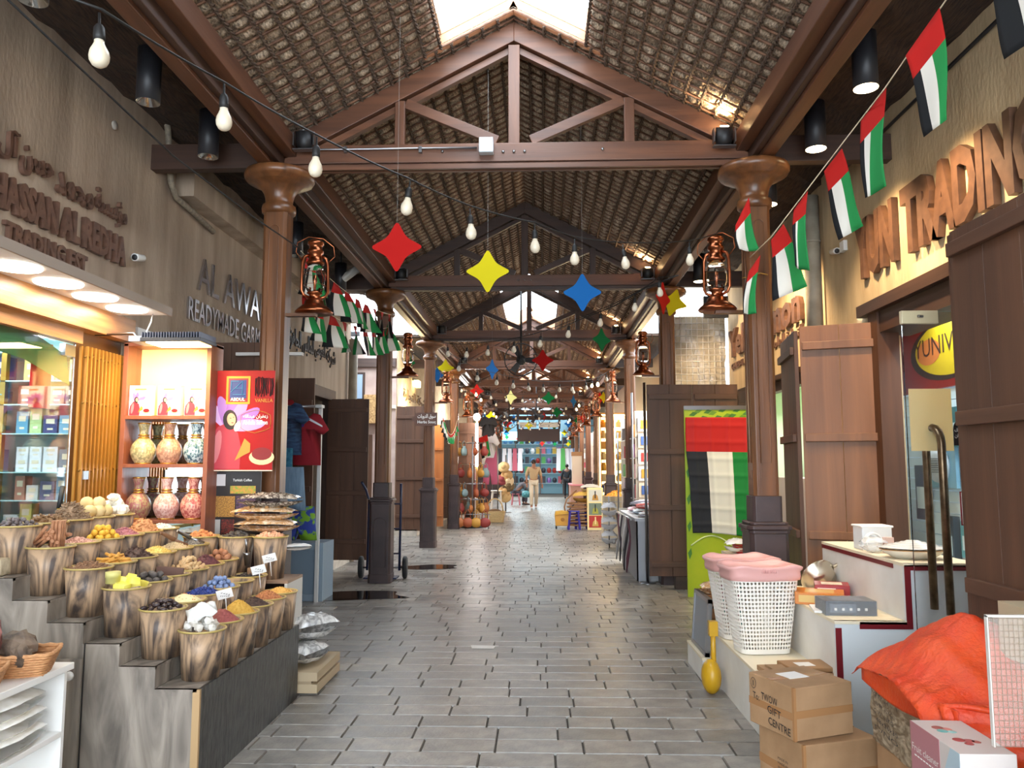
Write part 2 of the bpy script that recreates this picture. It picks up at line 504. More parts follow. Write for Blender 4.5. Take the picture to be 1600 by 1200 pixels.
# rooms behind the shop fronts
def room(name, x0, x1, y0, y1, z1, m):
    b = MB()
    inner = x0 if abs(x0) > abs(x1) else x1
    b.box(inner - .03, inner + .03, y0, y1, 0, z1); b.box(x0, x1, y0 - .03, y0 + .03, 0, z1); b.box(x0, x1, y1 - .03, y1 + .03, 0, z1)
    b.box(x0, x1, y0, y1, z1, z1 + .05)
    return struct(name, b, m)
room('wall_perfume_shop', -5.0, XL - .3, 3.0, 6.5, 2.85, pl((225, 232, 230), .5))
room('wall_garment_shop', -4.6, XL - .3, 7.2, 12.3, 2.8, pl((74, 60, 52), .7))
room('wall_gift_shop', XR + .22, 4.6, 3.2, 8.3, 3.0, pl((214, 228, 234), .5))
room('wall_side_shop', XR + .36, 4.6, 8.6, 12.05, 2.75, pl((205, 222, 200), .5))

# timber frames round the shop openings
fr = MB()
fr.box(XL - .02, XL + .10, 3.0, 6.05, 2.56, 2.74); fr.box(XL - .04, XL + .04, 3.0, 5.45, 2.46, 2.56)
struct('trim_2', fr, wood('golden_frame', (150, 96, 48), (196, 140, 78), 'y', rough=.35))
struct('trim_3', MB().box(XR - .04, XR + .14, 6.70, 6.88, 0, 2.95), 'shut_z')
struct('trim_4', MB().box(XR - .08, XR + .08, 3.3, 7.02, 2.9, 3.0).box(XR - .02, XR + .32, 3.3, 6.9, 2.72, 2.9), 'dark_y')
struct('trim_5', MB().box(XR - .06, XR + .1, 8.7, 12.1, 2.62, 2.68).box(XR, XR + .1, 8.7, 12.0, 2.5, 2.62).box(XR + .02, XR + .12, 8.7, 8.85, 0, 2.5).box(XR + .02, XR + .12, 11.75, 11.95, 0, 2.5), 'dark_y')
struct('trim_6', MB().box(XL - .1, XL + .06, 10.85, 10.98, .1, 2.72).box(XL - .1, XL + .06, 12.15, 12.28, .1, 2.72).box(XL - .1, XL + .08, 10.85, 12.28, 2.6, 2.76), 'dark_z')
struct('trim_7', MB().box(XL - .05, XL + .12, 9.9, 13.4, 0, .14).box(XL - .05, XL + .5, 18.0, 30, 0, .15), mat('step_stone', (196, 186, 172), .7, col2=(170, 160, 146), scale=9))

# ---- roof: one ceiling, with thatch panels, roped battens and canes
ceil = tag(MB().box(XC - 2.12, XC - 2.06, -3, 46, 4.26, 4.62).box(XC + 2.06, XC + 2.12, -3, 46, 4.26, 4.62).build('ceiling', 'dark_y'), kind='structure')
EAVE = 2.06
bays = [(-3.0, 3.4, 0, 0), (3.4, 6.2, 1, 1)]
for i in range(8):
    bays.append((YT[i] - .2, YT[i + 1] - .2, 1 if i in (2, 5) else 0, 1 if i < 4 else 0))
ROPE = .1235; CANE = .131
rope_m = {}
def rope_mesh(length, fine):
    key = (round(length, 3), fine)
    if key not in rope_m:
        b = MB(); n = int(length / (.022 if fine else .5)) + 1
        pts = [(0, length * i / n, 0) for i in range(n + 1)]
        if fine:
            for ph in (0, pi):
                q = [(.009 * cos(2 * pi * p[1] / .11 + ph), p[1], .009 * sin(2 * pi * p[1] / .11 + ph)) for p in pts]
                b.tube(q, .0095, 4)
        else: b.tube(pts, .013, 4)
        rope_m[key] = b.mesh('roof_batten', 'rope')
    return rope_m[key]
cane_m = {}
SL = V((1, 0, -.526)).normalized()
nrope = ncane = 0
rope_far, cane_far = MB(), MB()
for bi, (y0, y1, sky, fine) in enumerate(bays):
    d0 = .60 if sky else 0.0
    for sd in (-1, 1):
        nu = int((EAVE - d0) / ROPE) ; nv = int((y1 - y0) / CANE)
        sub = 4 if fine and y0 < 12 else (2 if y0 < 22 else 1)
        ru = (EAVE - d0) / nu; rv = (y1 - y0) / nv
        seed = [[rnd.uniform(.5, 1.15) for _ in range(nv)] for _ in range(nu)]
        def fn(a, b):
            cu, cv = a * nu, b * nv
            iu, iv = min(nu - 1, int(cu)), min(nv - 1, int(cv))
            h = .052 * seed[iu][iv] * abs(sin(pi * cu)) ** .8 * abs(sin(pi * cv)) ** .8 if sub > 1 else .015
            dx = d0 + a * (EAVE - d0)
            return (XC + sd * dx, y0 + b * (y1 - y0), roofz(dx) + .035 - h)
        p = MB().grid(fn, nu * sub, nv * sub)
        p.grid(lambda a, b: (XC + sd * (d0 + a * (EAVE - d0)), y0 + b * (y1 - y0), roofz(d0 + a * (EAVE - d0)) + .12), 1, 1)
        p.build('thatch_panel', 'thatch', ceil, kind='stuff')
        for k in range(nu + 1):
            dx = d0 + k * ru
            if k == 0 and not sky: continue
            loc = (XC + sd * dx, y0, roofz(dx) - .012)
            if nrope < 150 and bi in (1, 2, 3, 4):
                o = bpy.data.objects.new('roof_batten', rope_mesh(y1 - y0, fine and y0 < 15)); COL.objects.link(o); o.parent = ceil; o.location = loc; nrope += 1
            else:
                rope_far.tube([loc, (loc[0], y1, loc[2])], .013, 4)
        ln = (EAVE - d0) / SL.x
        for k in range(nv):
            yy = y0 + (k + .5) * rv - rv / 2
            st = V((XC + sd * d0, yy, roofz(d0) + .006)); en = V((XC + sd * EAVE, yy, roofz(EAVE) + .006))
            if ncane < 300 and bi in (1, 2, 3, 4, 5):
                key = (sd, d0)
                if key not in cane_m:
                    cane_m[key] = MB().tube([(0, 0, 0), en - st], .0105, 5).mesh('roof_cane', 'cane')
                o = bpy.data.objects.new('roof_cane', cane_m[key]); COL.objects.link(o); o.parent = ceil; o.location = st; ncane += 1
            else: cane_far.tube([st, en], .0085, 3)
rope_far.build('roof_batten', 'rope', ceil, kind='stuff')
cane_far.build('roof_cane', 'cane', ceil, kind='stuff')
# side bays between eave beam and shop fronts: flat dark thatch, open over the cross street
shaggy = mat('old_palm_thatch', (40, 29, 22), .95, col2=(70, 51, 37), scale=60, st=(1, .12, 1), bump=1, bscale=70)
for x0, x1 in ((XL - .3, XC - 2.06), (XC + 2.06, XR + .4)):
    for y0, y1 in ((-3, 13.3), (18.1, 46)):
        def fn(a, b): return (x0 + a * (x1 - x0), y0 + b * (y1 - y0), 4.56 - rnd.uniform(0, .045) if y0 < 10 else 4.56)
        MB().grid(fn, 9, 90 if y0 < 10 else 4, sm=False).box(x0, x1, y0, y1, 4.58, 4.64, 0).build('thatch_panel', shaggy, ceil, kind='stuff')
# raised boards round the roof lights
for (y, ye) in ((6.2, 3.4), (YT[3] - .2, YT[2] - .2), (YT[6] - .2, YT[5] - .2)):
    b = MB()
    for k, (yo, z, h) in enumerate(((.0, .09, .17), (.06, .28, .16))):
        for sd in (-1, 1):
            b.beam((XC, y + yo + .03, roofz(0) + z), (XC + sd * (.78 + .1 * k), y + yo + .03, roofz(.78 + .1 * k) + z), .05, h)
    for sd in (-1, 1): b.beam((XC + sd * .63, ye, roofz(.6) + .09), (XC + sd * .63, y, roofz(.6) + .09), .03, .16)
    tag(b.build('trim_8', wood('sunlit_tone_board', (186, 128, 92), (206, 152, 112), 'x', rough=.5)), kind='structure')  # sunlight on these boards is put into the lighter wood colour

# ---- eave beams on the columns (two boards and a shade-dark groove strip each)
for sd, side in ((-1, 'spice shop side'), (1, 'flag side')):
    x = lambda d: XC + sd * d
    t = thing('eave_beam', 'long timber eave beam of stepped boards over the columns on the ' + side, 'beam', (x(1.99), -3, 4.07))
    t['kind'] = 'structure'
    def bx(d0, d1, z0, z1, m): MB().box(min(x(d0), x(d1)), max(x(d0), x(d1)), -3, 45.5, z0, z1).build('board', m, t, world=True, bevel=.006)
    bx(1.99, 2.10, 4.07, 4.24, 'beam_y'); bx(1.94, 1.99, 4.10, 4.30, 'dark_y'); bx(1.84, 1.94, 4.19, 4.35, 'beam_y')  # middle strip in dark wood: shade of the groove put into its colour

# ---- trusses
def truss(i, y):
    o_ = ORD[i]
    t = thing('roof_truss', '%s timber roof truss from the camera%s' % (o_, {0: ', with grey junction box', 1: ', above the hanging yellow star'}.get(i, '')), 'truss', (XC, y, 4.07), group='roof trusses over the arcade')
    a = lambda dx, z: (XC + dx, y, z)
    A, B = 'beam_x', 'beam_z'
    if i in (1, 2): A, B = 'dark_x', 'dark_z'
    MB().box(XC - 1.98, XC + 1.98, y - .05, y + .05, 4.13, 4.29).build('tie_beam', 'beam_x' if i != 1 else 'beam_x', t, world=True, bevel=.005)
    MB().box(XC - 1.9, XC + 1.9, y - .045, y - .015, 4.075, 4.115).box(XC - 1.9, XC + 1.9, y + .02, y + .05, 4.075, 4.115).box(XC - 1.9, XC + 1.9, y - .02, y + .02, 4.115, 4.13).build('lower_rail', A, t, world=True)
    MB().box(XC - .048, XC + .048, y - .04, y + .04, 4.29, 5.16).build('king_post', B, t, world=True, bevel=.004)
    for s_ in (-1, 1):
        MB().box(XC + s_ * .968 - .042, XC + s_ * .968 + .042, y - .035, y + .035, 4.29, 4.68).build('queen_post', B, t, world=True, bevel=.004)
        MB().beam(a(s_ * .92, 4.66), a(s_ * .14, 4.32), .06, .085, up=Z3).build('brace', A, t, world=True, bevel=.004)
        # rafter: two boards
        p = [(0, 5.36), (0, 5.19), (2.02, 5.19 - .526 * 2.02), (2.02, 5.36 - .526 * 2.02)]
        q = [(0, 5.18), (0, 5.12), (1.98, 5.12 - .526 * 1.98), (1.98, 5.18 - .526 * 1.98)]
        MB().prism([(s_ * u, z) for u, z in p], (XC, y - .05, 0), X3, Z3, -.1 if s_ > 0 else -.1).build('rafter', A, t, world=True, bevel=.004)
        MB().prism([(s_ * u, z) for u, z in q], (XC, y + .0, 0), X3, Z3, -.06).build('under_rafter', A, t, world=True)
    if i < 4:
        for bx_ in (-.09, 0, .09) + (() if i else (.74, -.6)):
            MB().lathe([(0, 0), (.012, 0), (.012, .012), (0, .014)], 8).build('bolt', 'steel', t, loc=(bx_, -.05, .14 if abs(bx_) < .5 else .15), rot=(pi / 2, 0, 0))
    # dark transverse beams out to the shop fronts
    if i < 2 or i > 2:
        for b_ in (MB().box(XL, XC - 2.05, y - .05, y + .05, 4.1, 4.32), MB().box(XC + 2.1, XR, y - .05, y + .05, 4.1, 4.32)): b_.build('outer_beam', 'dark_x', t, world=True, bevel=.004)
    return t
for i, y in enumerate(YT): truss(i, y)

# ---- columns
def column(i, sd):
    x = XC + sd * 1.99; y = YT[i]
    side = 'spice shop side' if sd < 0 else 'flag side'
    t = thing('wooden_column', '%s carved wooden column on dark pedestal, on the %s%s' % (ORD[i], side, {(0, -1): ' beside the red poster', (0, 1): ' beside the large draped flag', (1, -1): ' with a hand truck behind it', (2, -1): ' carrying the arrow sign'}.get((i, sd), '')), 'column', (x, y, 0), group='columns of the arcade')
    ch = .03
    def octa(r, z0, z1, b, c=ch, m=0):
        b.lathe([(0, 0)], 3) if 0 else None
        q = [(r, -r + c), (r, r - c), (r - c, r), (-r + c, r), (-r, r - c), (-r, -r + c), (-r + c, -r), (r - c, -r)]
        b.prism(q, (0, 0, z0), X3, Y3, z1 - z0, m)
        return b
    b = octa(.15, 0, 1.08, MB()); octa(.157, 0, .12, b)
    pd = b.build('pedestal', 'pedestal', t, bevel=.004)
    octa(.175, 1.08, 1.115, MB()); b = octa(.175, 1.10, 1.135, MB(), .04); octa(.16, 1.07, 1.10, b); octa(.15, 1.135, 1.16, b)
    b.build('pedestal_cap', 'pedestal', t, bevel=.008)
    octa(.115, 1.16, 1.36, MB(), .02).build('plinth', 'pedestal', t, bevel=.004)
    octa(.10, 1.36, 3.75, MB(), .026).build('shaft', 'col_z', t, bevel=.003)
    if i < 5:
        # arched panel on each pedestal face and beaded strips up the shaft
        for k in range(4):
            if k == 1: continue
            q = [(-.085, .22), (.085, .22)] + [(.085 * cos(a), .80 + .085 * sin(a)) for a in [pi * j / 8 for j in range(9)]]
            pts = [(u, -.151, z) for u, z in q]
            MB().tube(pts, .006, 6, closed=True).build('panel_moulding', 'pedestal', t, rot=(0, 0, k * pi / 2))
            q = [(-.04, 1.62), (.04, 1.62)] + [(.04 * cos(a), 3.55 + .04 * sin(a)) for a in [pi * j / 6 for j in range(7)]]
            MB().tube([(u, -.101, z) for u, z in q], .005, 5, closed=True).box(-.045, .045, -.104, -.098, 1.5, 1.56).build('beading', 'col_z', t, rot=(0, 0, k * pi / 2))
    pr = [(.0, 3.70), (.12, 3.70), (.138, 3.715), (.142, 3.745), (.136, 3.775), (.118, 3.79), (.112, 3.80), (.116, 3.84), (.128, 3.88), (.158, 3.925), (.205, 3.955), (.240, 3.965),
          (.247, 3.98), (.275, 3.985), (.290, 4.01), (.290, 4.035), (.278, 4.06), (.255, 4.07), (0, 4.07)]
    MB().lathe(pr, 32).build('capital', 'col_z', t)
    return t
for i in range(9):
    for sd in (-1, 1): column(i, sd)
# ================================================================ SIGNS ON THE WALLS
br = mat('painted_letter', (88, 62, 50), .5, col2=(112, 80, 64), scale=14)
br2 = mat('painted_letter_light', (88, 60, 44), .5, col2=(106, 74, 54), scale=14)
t = thing('sign_lettering', 'raised brown letters HASSAN AL REDHA TRADING EST with Arabic above, over the disc lights', 'sign', (XL, 4.6, 3.0))
w_h = 1.385 * advance('H') / sum(advance(c) for c in 'ASSAN AL REDHA')
sign_line(t, 'HASSAN AL REDHA', (XL + .005, 4.575 - w_h, 3.17), Y3, Z3, .21, 1.385 + w_h, .035, .045, br)
sign_line(t, 'TRADING EST', (XL + .005, 4.59, 2.975), Y3, Z3, .125, .87, .03, .04, br)
for wd, y0, y1, z0, z1 in (('آل', 4.47, 4.67, 3.47, 3.68), ('حسن', 4.70, 5.02, 3.44, 3.64), ('محمد', 5.07, 5.5, 3.45, 3.61), ('مؤسسة', 5.54, 5.97, 3.44, 3.66)):
    letters_mb(arabic(wd), (XL + .005, y0, z0), Y3, Z3, z1 - z0, y1 - y0, .03, .02).build('arabic_word', br, t, world=True)
silver = pl((200, 200, 204), .22, 1)
t = thing('sign_lettering', 'polished metal letters AL AWADHI READYMADE GARMENTS on the stucco', 'sign', (XL, 7.3, 2.9))
sign_line(t, 'AL AWADHI', (XL + .005, 7.31, 3.28), Y3, Z3, .33, 2.42, .02, .0, silver)
sign_line(t, 'READYMADE GARMENTS', (XL + .005, 7.12, 2.965), Y3, Z3, .21, 2.4, .02, .005, silver)
sign_line(t, 'CO', (XL + .03, 9.1, 2.80), Y3, Z3, .14, .22, .02, .005, silver)
t = thing('sign_lettering', 'black Arabic lettering on the stucco over the clothes shop door', 'sign', (XL, 10.3, 3.1))
for k, wd in enumerate('شركة العوضي للملابس الجاهزة'.split(' ')[::-1]):
    letters_mb(arabic(wd), (XL + .005, 10.08 + k * .61, 3.12), Y3, Z3, .31, .54, .015, .01).build('arabic_word', pl((26, 20, 18), .4), t, world=True)
t = thing('sign_lettering', 'large raised brown letters YUN TRADING on the lit stucco', 'sign', (XR, 7.1, 3.2))
sign_line(t, 'YUN', (XR - .005, 7.02, 3.27), -Y3, Z3, .49, .74, .05, .05, [br2])
sign_line(t, 'TRADING', (XR - .005, 6.13, 3.26), -Y3, Z3, .50, 1.76, .05, .05, [br2])
t = thing('sign_lettering', 'brown letters Yella Lemon General Trading behind the second column', 'sign', (XR + .06, 12.1, 3.0))
sign_line(t, 'Yella Lemon', (XR + .055, 12.1, 3.24), -Y3, Z3, .40, 3.35, .05, .03, [br])
sign_line(t, 'GENERAL TRADING L.L.C', (XR + .055, 12.1, 3.05), -Y3, Z3, .09, 1.9, .02, .01, [br])
letters_mb(arabic('للتجارة العامة'), (XR + .055, 10.0, 3.02), -Y3, Z3, .17, 1.2, .02, .01).build('arabic_word', br, t, world=True)
# faint lettering on the lit wall across the alley
t = thing('sign_lettering', 'small dark Arabic lettering on the lamp-lit wall past the alley', 'sign', (XL, 19, 3.4))
letters_mb(arabic('شركة للتجارة'), (XL + .005, 18.8, 3.15), Y3, Z3, .32, 3.6, .02, .01).build('arabic_word', pl((110, 86, 60), .6), t, world=True)

# ---- arrow sign on the third column
t = thing('arrow_sign', 'small brown wooden arrow sign reading Herbs Souq on the third column', 'sign', (-2.55, 15.42, 2.5))
c0 = at(643, 655, Y=15.4); c1 = at(683, 655, Y=15.4)
w0 = c1.x - c0.x; hz = .13
MB().prism([(0, 0), (.1, -hz), (w0, -hz), (w0, hz), (.1, hz)], (c0.x, 15.43, c0.z), X3, Z3, .03).build('board', pl((92, 64, 54), .5), t, world=True)
letters_mb('Herbs Souq', (c0.x + .12, 15.40, c0.z - .10), X3, Z3, .075, w0 - .15, .003, .01).build('lettering', 'white', t, world=True)
letters_mb(arabic('سوق الدويات'), (c0.x + .12, 15.40, c0.z), X3, Z3, .10, w0 - .15, .003, .01).build('arabic_word', 'white', t, world=True)

# ================================================================ LANTERNS
def make_lantern(label, loc, rz):
    t = thing('copper_lantern', label, 'lantern', loc, rz, 'hurricane lanterns on the columns')
    MB().lathe([(0, 0), (.150, 0), (.155, .012), (.140, .03), (.105, .06), (.082, .075), (.078, .10), (.06, .115), (.045, .13), (.045, .155), (.062, .165), (.062, .178), (0, .178)], 24).build('base', 'copper', t)
    MB().lathe([(.052, .178), (.072, .205), (.083, .25), (.082, .31), (.070, .37), (.055, .405)], 20, cap=False).build('glass_globe', mat('lantern_glass', (250, 250, 248), .03, trans=1, ior=1.12) if 'lantern_glass' not in bpy.data.materials else bpy.data.materials['lantern_glass'], t, solid=.002)
    MB().lathe([(0, .178), (.012, .178), (.012, .25), (.02, .27), (.014, .32), (0, .33)], 10).build('burner', 'copper', t)
    MB().lathe([(.06, .405), (.074, .415), (.074, .43), (.058, .445), (.05, .50), (.066, .51), (.066, .53), (.052, .545), (.056, .575), (.066, .58), (.066, .60), (.05, .615), (0, .618)], 20).build('chimney_cap', 'copper', t)
    for s_ in (-1, 1):
        MB().tube([(s_ * .045, 0, .13), (s_ * .09, 0, .15), (s_ * .108, 0, .19), (s_ * .108, 0, .30), (s_ * .105, 0, .42), (s_ * .09, 0, .47), (s_ * .05, 0, .49)], .013, 8).build('side_tube', 'copper', t)
    for z in (.235, .34):
        MB().tube([(.088 * cos(a), .088 * sin(a), z) for a in [2 * pi * k / 20 for k in range(20)]], .002, 4, closed=True).build('guard_wire', 'copper', t)
    MB().tube([(-.108, 0, .44), (-.16, 0, .50), (-.15, 0, .58), (-.06, 0, .64), (.06, 0, .64), (.15, 0, .58), (.16, 0, .50), (.108, 0, .44)], .004, 5).build('bail_handle', 'copper', t)
    return t
lan = None
for i in range(8):
    for sd in (-1, 1):
        x = XC + sd * (1.99 - .34); side = 'spice shop side' if sd < 0 else 'flag side'
        lb = 'copper hurricane lantern on the %s column of the %s' % (ORD[i], side)
        loc = (x, YT[i] - .06, 2.845)
        if lan is None: lan = make_lantern(lb, loc, .5)
        else: dup(lan, loc, sd * -.6 + i, lb)
        # bracket shelf of the column that carries it
        MB().box(min(x - .02 * sd, XC + sd * 1.88), max(x - .02 * sd, XC + sd * 1.88), YT[i] - .09, YT[i] - .03, 2.82, 2.845).build('lantern_bracket', 'col_x', bpy.data.objects['wooden_column' + ('' if (i, sd) == (0, -1) else '.%03d' % (i * 2 + (sd > 0)))], world=True)

# ================================================================ STRING LIGHTS
bulb_me = MB().lathe([(.0, -.052), (.012, -.050), (.022, -.043), (.0285, -.030), (.030, -.016), (.027, .0), (.020, .014), (.015, .026), (.0145, .036), (0, .036)], 14).mesh('bulb', 'bulb')
warmb_me = bulb_me.copy(); warmb_me.materials[0] = mat('lit_bulb', (255, 240, 210), .3, emis=(255, 214, 150), es=9)
sock_me = MB().lathe([(0, .034), (.017, .034), (.0175, .05), (.016, .075), (.010, .085), (.004, .09), (.004, .125), (0, .125)], 10).mesh('socket', 'cable')
def string(label, pts, group='strings of bulbs under the roof', lit=(), sag=.05, ends=None):
    """pts: bulb positions; the cable passes .135 m above each bulb"""
    t = thing('string_lights', label, 'string lights', pts[0], group=group)
    cab = [p + V((0, 0, .135)) for p in pts]
    if ends: cab = [ends[0]] + cab + [ends[1]]
    full = []
    for a, b in zip(cab, cab[1:]):
        n = 5
        for k in range(n): f = k / n; full.append(a.lerp(b, f) - V((0, 0, sag * 4 * f * (1 - f) * (b - a).length * .25)))
    full.append(cab[-1])
    MB().tube(full, .0045, 5).build('cable', 'cable', t, world=True)
    for k, p in enumerate(pts):
        r = (rnd.uniform(-.12, .12), rnd.uniform(-.12, .12), 0)
        b = bpy.data.objects.new('bulb', warmb_me if k in lit else bulb_me); COL.objects.link(b); b.parent = t; b.location = p - pts[0]; b.rotation_euler = r
        s = bpy.data.objects.new('socket', sock_me); COL.objects.link(s); s.parent = b
    return t
B1 = [(155, 80, 2.24), (350, 183, 2.8), (493, 258, 3.2), (636, 320, 3.7), (736, 360, 4.15), (836, 382, 4.6), (898, 402, 4.95), (977, 409, 5.3), (1078, 404, 5.7)]
string('string of large white bulbs sweeping low from the perfume shop to the flag-side lantern', [at(a, b, Y=c) for a, b, c in B1], ends=(at(-30, -60, Y=2.1), at(1126, 362, Y=6.2)))
B2 = [(1031, 455, 7.2), (992, 479, 7.7), (938, 503, 8.3), (888, 521, 8.8), (844, 536, 9.3), (803, 545, 9.8), (762, 550, 10.2), (729, 553, 10.4), (700, 552, 10.6)]
string('string of white bulbs crossing behind the blue star towards the second column', [at(a, b, Y=c) for a, b, c in B2], ends=(at(1060, 430, Y=6.9), at(640, 520, Y=10.8)))
B3 = [(717, 575, 11.2), (746, 590, 11.6), (776, 597, 12), (802, 602, 12.4), (826, 606, 12.8), (849, 608, 13.2), (874, 608, 13.6), (894, 607, 14), (916, 605, 14.6), (934, 600, 15.2), (948, 592, 15.8)]
string('string of small white bulbs hung across beyond the red middle star', [at(a, b, Y=c) for a, b, c in B3], lit=(9,), ends=(at(700, 550, Y=10.9), at(960, 575, Y=15.9)))
for k in range(5):
    y0 = 16.5 + 3.6 * k; sgn = -1 if k % 2 else 1
    p = [V((XC + sgn * (1.7 - 3.4 * f / 9), y0 + 2.6 * f / 9, 3.42 - .35 * sin(pi * f / 9))) for f in range(10)]
    string('%s of the bulb strings over the far stalls' % ORD[k], p, lit=(1, 8), ends=(V((XC + sgn * 1.9, y0 - .2, 3.75)), V((XC - sgn * 1.9, y0 + 2.8, 3.75))))
# side cables
tag(MB().tube([at(-40, -50, Y=3.0), at(110, 92, Y=3.6), at(270, 243, Y=4.5), at(400, 342, Y=5.5), at(468, 388, Y=6.15)], .006, 5).build('overhead_cable', 'cable'), 'thin black cable slanting over the spice stand to the lantern', 'cable')
tag(MB().tube([at(1060, 430, Y=6.9), at(1012, 448, Y=7.4), at(960, 478, Y=8), at(905, 500, Y=8.7), at(870, 515, Y=9.3)], .006, 5).build('overhead_cable', 'cable'), 'short black cable under the second truss by the green star', 'cable')

# ================================================================ HANGING STARS
star_pts = []
for k in range(4):
    a0 = pi / 2 * k + pi / 2
    star_pts.append((cos(a0), sin(a0)))
    for f, r in ((.045, .97), (.12, .83), (.24, .685), (.38, .60), (.5, .58), (.62, .60), (.76, .685), (.88, .83), (.955, .97)):
        star_pts.append((r * cos(a0 + pi / 2 * f), r * sin(a0 + pi / 2 * f)))
SC = {'red': (196, 24, 20), 'yellow': (222, 204, 20), 'blue': (30, 112, 190), 'green': (16, 124, 62), 'pale yellow': (250, 240, 150)}
star_me = {c: MB().prism([(x * .18, z * .18) for x, z in star_pts], (0, .003, 0), X3, Z3, .006).mesh('hanging_star', pl(SC[c], .8, spec=.15)) for c in SC}
cnt = {}
def star(color, cx, cy, h, wr=1.0, tilt=0, note=''):
    Y = min(.36 * F / h, 37 + h * .2)
    while abs(at(cx, cy, Y=Y).x - XC) > 1.9: Y *= .97
    s_c = h * Y / F / .36
    cnt[color] = cnt.get(color, 0) + 1
    p = at(cx, cy, Y=Y)
    k = cnt[color]
    n = ORD[k - 1] if k <= 12 else '%s' % {13: 'thirteenth', 14: 'fourteenth'}.get(k, 'last')
    t = bpy.data.objects.new('hanging_star', star_me[color]); COL.objects.link(t)
    t.location = p; t.scale = (s_c,) * 3; t.rotation_euler = (0, tilt, math.acos(min(1, wr)))
    tag(t, '%s four-pointed star ornament%s, %s %s one counting away from the camera' % (color, note, n, color), 'ornament', 'four-pointed stars hung in the arcade')
    top = (roofz(p.x - XC) + .035 - p.z) / s_c
    th = MB().tube([(0, 0, .178), (0, 0, top)], .001, 3).build('thread', pl((150, 146, 140), .6), t)
    return t
ST = [('red', 620, 386, 80, 1, 1.0 * 0, ' with glare spots'), ('yellow', 762, 424, 68), ('blue', 910, 457, 60), ('red', 1036, 466, 52, .55), ('yellow', 1052, 473, 44, 1, .3),
      ('green', 940, 531, 37, .8), ('red', 848, 563, 34), ('blue', 769, 577, 32, .55), ('yellow', 696, 575, 27), ('green', 640, 566, 26, .55), ('blue', 683, 586, 24, .8),
      ('red', 745, 611, 22), ('pale yellow', 798, 621, 22, .85), ('green', 857, 622, 21, 1.0), ('blue', 896, 627, 20, .5), ('red', 937, 622, 19), ('yellow', 943, 621, 18, .8),
      ('green', 870, 644, 17), ('yellow', 767, 650, 16), ('red', 793, 661, 15), ('blue', 803, 655, 14), ('blue', 756, 652, 13, .7), ('red', 850, 650, 14, .5), ('yellow', 826, 665, 13),
      ('yellow', 794, 670, 11), ('green', 866, 667, 12, .7), ('blue', 888, 662, 13), ('red', 911, 653, 14), ('green', 901, 658, 12, .8), ('blue', 846, 672, 12), ('blue', 791, 677, 11),
      ('red', 817, 673, 11, .7), ('yellow', 816, 680, 10), ('green', 838, 682, 10), ('red', 860, 679, 10, .6), ('yellow', 882, 676, 10), ('green', 792, 683, 9, .7), ('red', 773, 668, 10, .7),
      ('yellow', 888, 694, 8), ('red', 847, 693, 9, .8), ('green', 867, 694, 7), ('red', 809, 686, 8, .7), ('yellow', 827, 688, 7), ('green', 733, 642, 12, .5)]
for s_ in ST: star(*s_)

# ================================================================ BUNTING
FL = [pl((206, 34, 28), .8, spec=.2), pl((28, 29, 31), .8, spec=.2), pl((214, 208, 196), .8, spec=.2), pl((44, 150, 78), .8, spec=.2)]
def flag(parent, a, b, h, sway=(0, 0, 0), twist=0, ph=0, flip=False):
    """a pennant flag hanging from line points a to b: red band above, black, white and green stripes below"""
    a, b = V(a), V(b); sw = V(sway); nrm = (b - a).normalized().cross(Z3)
    def fn(u, w):
        p = a.lerp(b, u if not flip else 1 - u) + V((0, 0, -h * w)) + sw * w
        c = a.lerp(b, .5)
        p += nrm * (.025 * sin(5 * u + 3 * w + ph) * w + twist * (u - .5) * w)
        return p
    def mf(u, w): return 0 if w < .3 else (1 if u < 1 / 3 else 2 if u < 2 / 3 else 3)
    return MB().grid(fn, 9, 10, mf=mf).build('flag', FL, parent, world=True, solid=.0012)
t = thing('flag_bunting', 'string of small striped flags slanting up past the large YUN TRADING lettering', 'bunting', (1.7, 6.1, 3.3))
Lp = [at(1172, 402, Y=6.15), at(1205, 370, Y=5.6), at(1310, 232, Y=5.0), at(1383, 137, Y=4.3), at(1478, 0, Y=3.75), at(1575, -140, Y=3.1)]
MB().tube(Lp, .004, 5).build('line', pl((222, 208, 178), .6), t, world=True)
MB().tube([(XC + 1.99 + .115 * cos(a), 6.4 + .115 * sin(a), 3.13 + .01 * sin(3 * a)) for a in [2 * pi * k / 12 for k in range(12)]], .006, 5, closed=True).build('knot_cord', pl((196, 150, 70), .7), t, world=True)
def flag4(parent, tl, tr, br, bl, Ya, Yb, ph=0, sp=(1 / 3, 2 / 3)):
    """a flag pegged at four corners; it hangs a little slack between them"""
    A, B, C, D = at(*tl, Y=Ya), at(*tr, Y=Yb), at(*br, Y=Yb), at(*bl, Y=Ya)
    def fn(u, w):
        p = A.lerp(B, u).lerp(D.lerp(C, u), w)
        return p + V((.012 * sin(4 * w + ph), .03 * sin(5 * u + 3 * w + ph) * w, 0))
    def mf(u, w): return 0 if w < .3 else (1 if u < sp[0] else 2 if u < sp[1] else 3)
    return MB().grid(fn, 12, 14, mf=mf).build('flag', FL, parent, world=True, solid=.0012)
flag4(t, (1415, 87), (1468, 12), (1487, 183), (1447, 214), 3.95, 3.78, 0, (.25, .6))
flag4(t, (1342, 190), (1382, 137), (1384, 292), (1350, 312), 4.6, 4.4, 2, (.2, .4))
flag4(t, (1285, 268), (1313, 232), (1353, 352), (1311, 377), 5.15, 5.0, 1, (.15, .55))
flag4(t, (1240, 328), (1262, 298), (1261, 425), (1240, 415), 5.45, 5.35, 3, (.25, .4))
flag4(t, (1203, 376), (1223, 350), (1266, 446), (1209, 471), 5.75, 5.65, .5, (.2, .6))
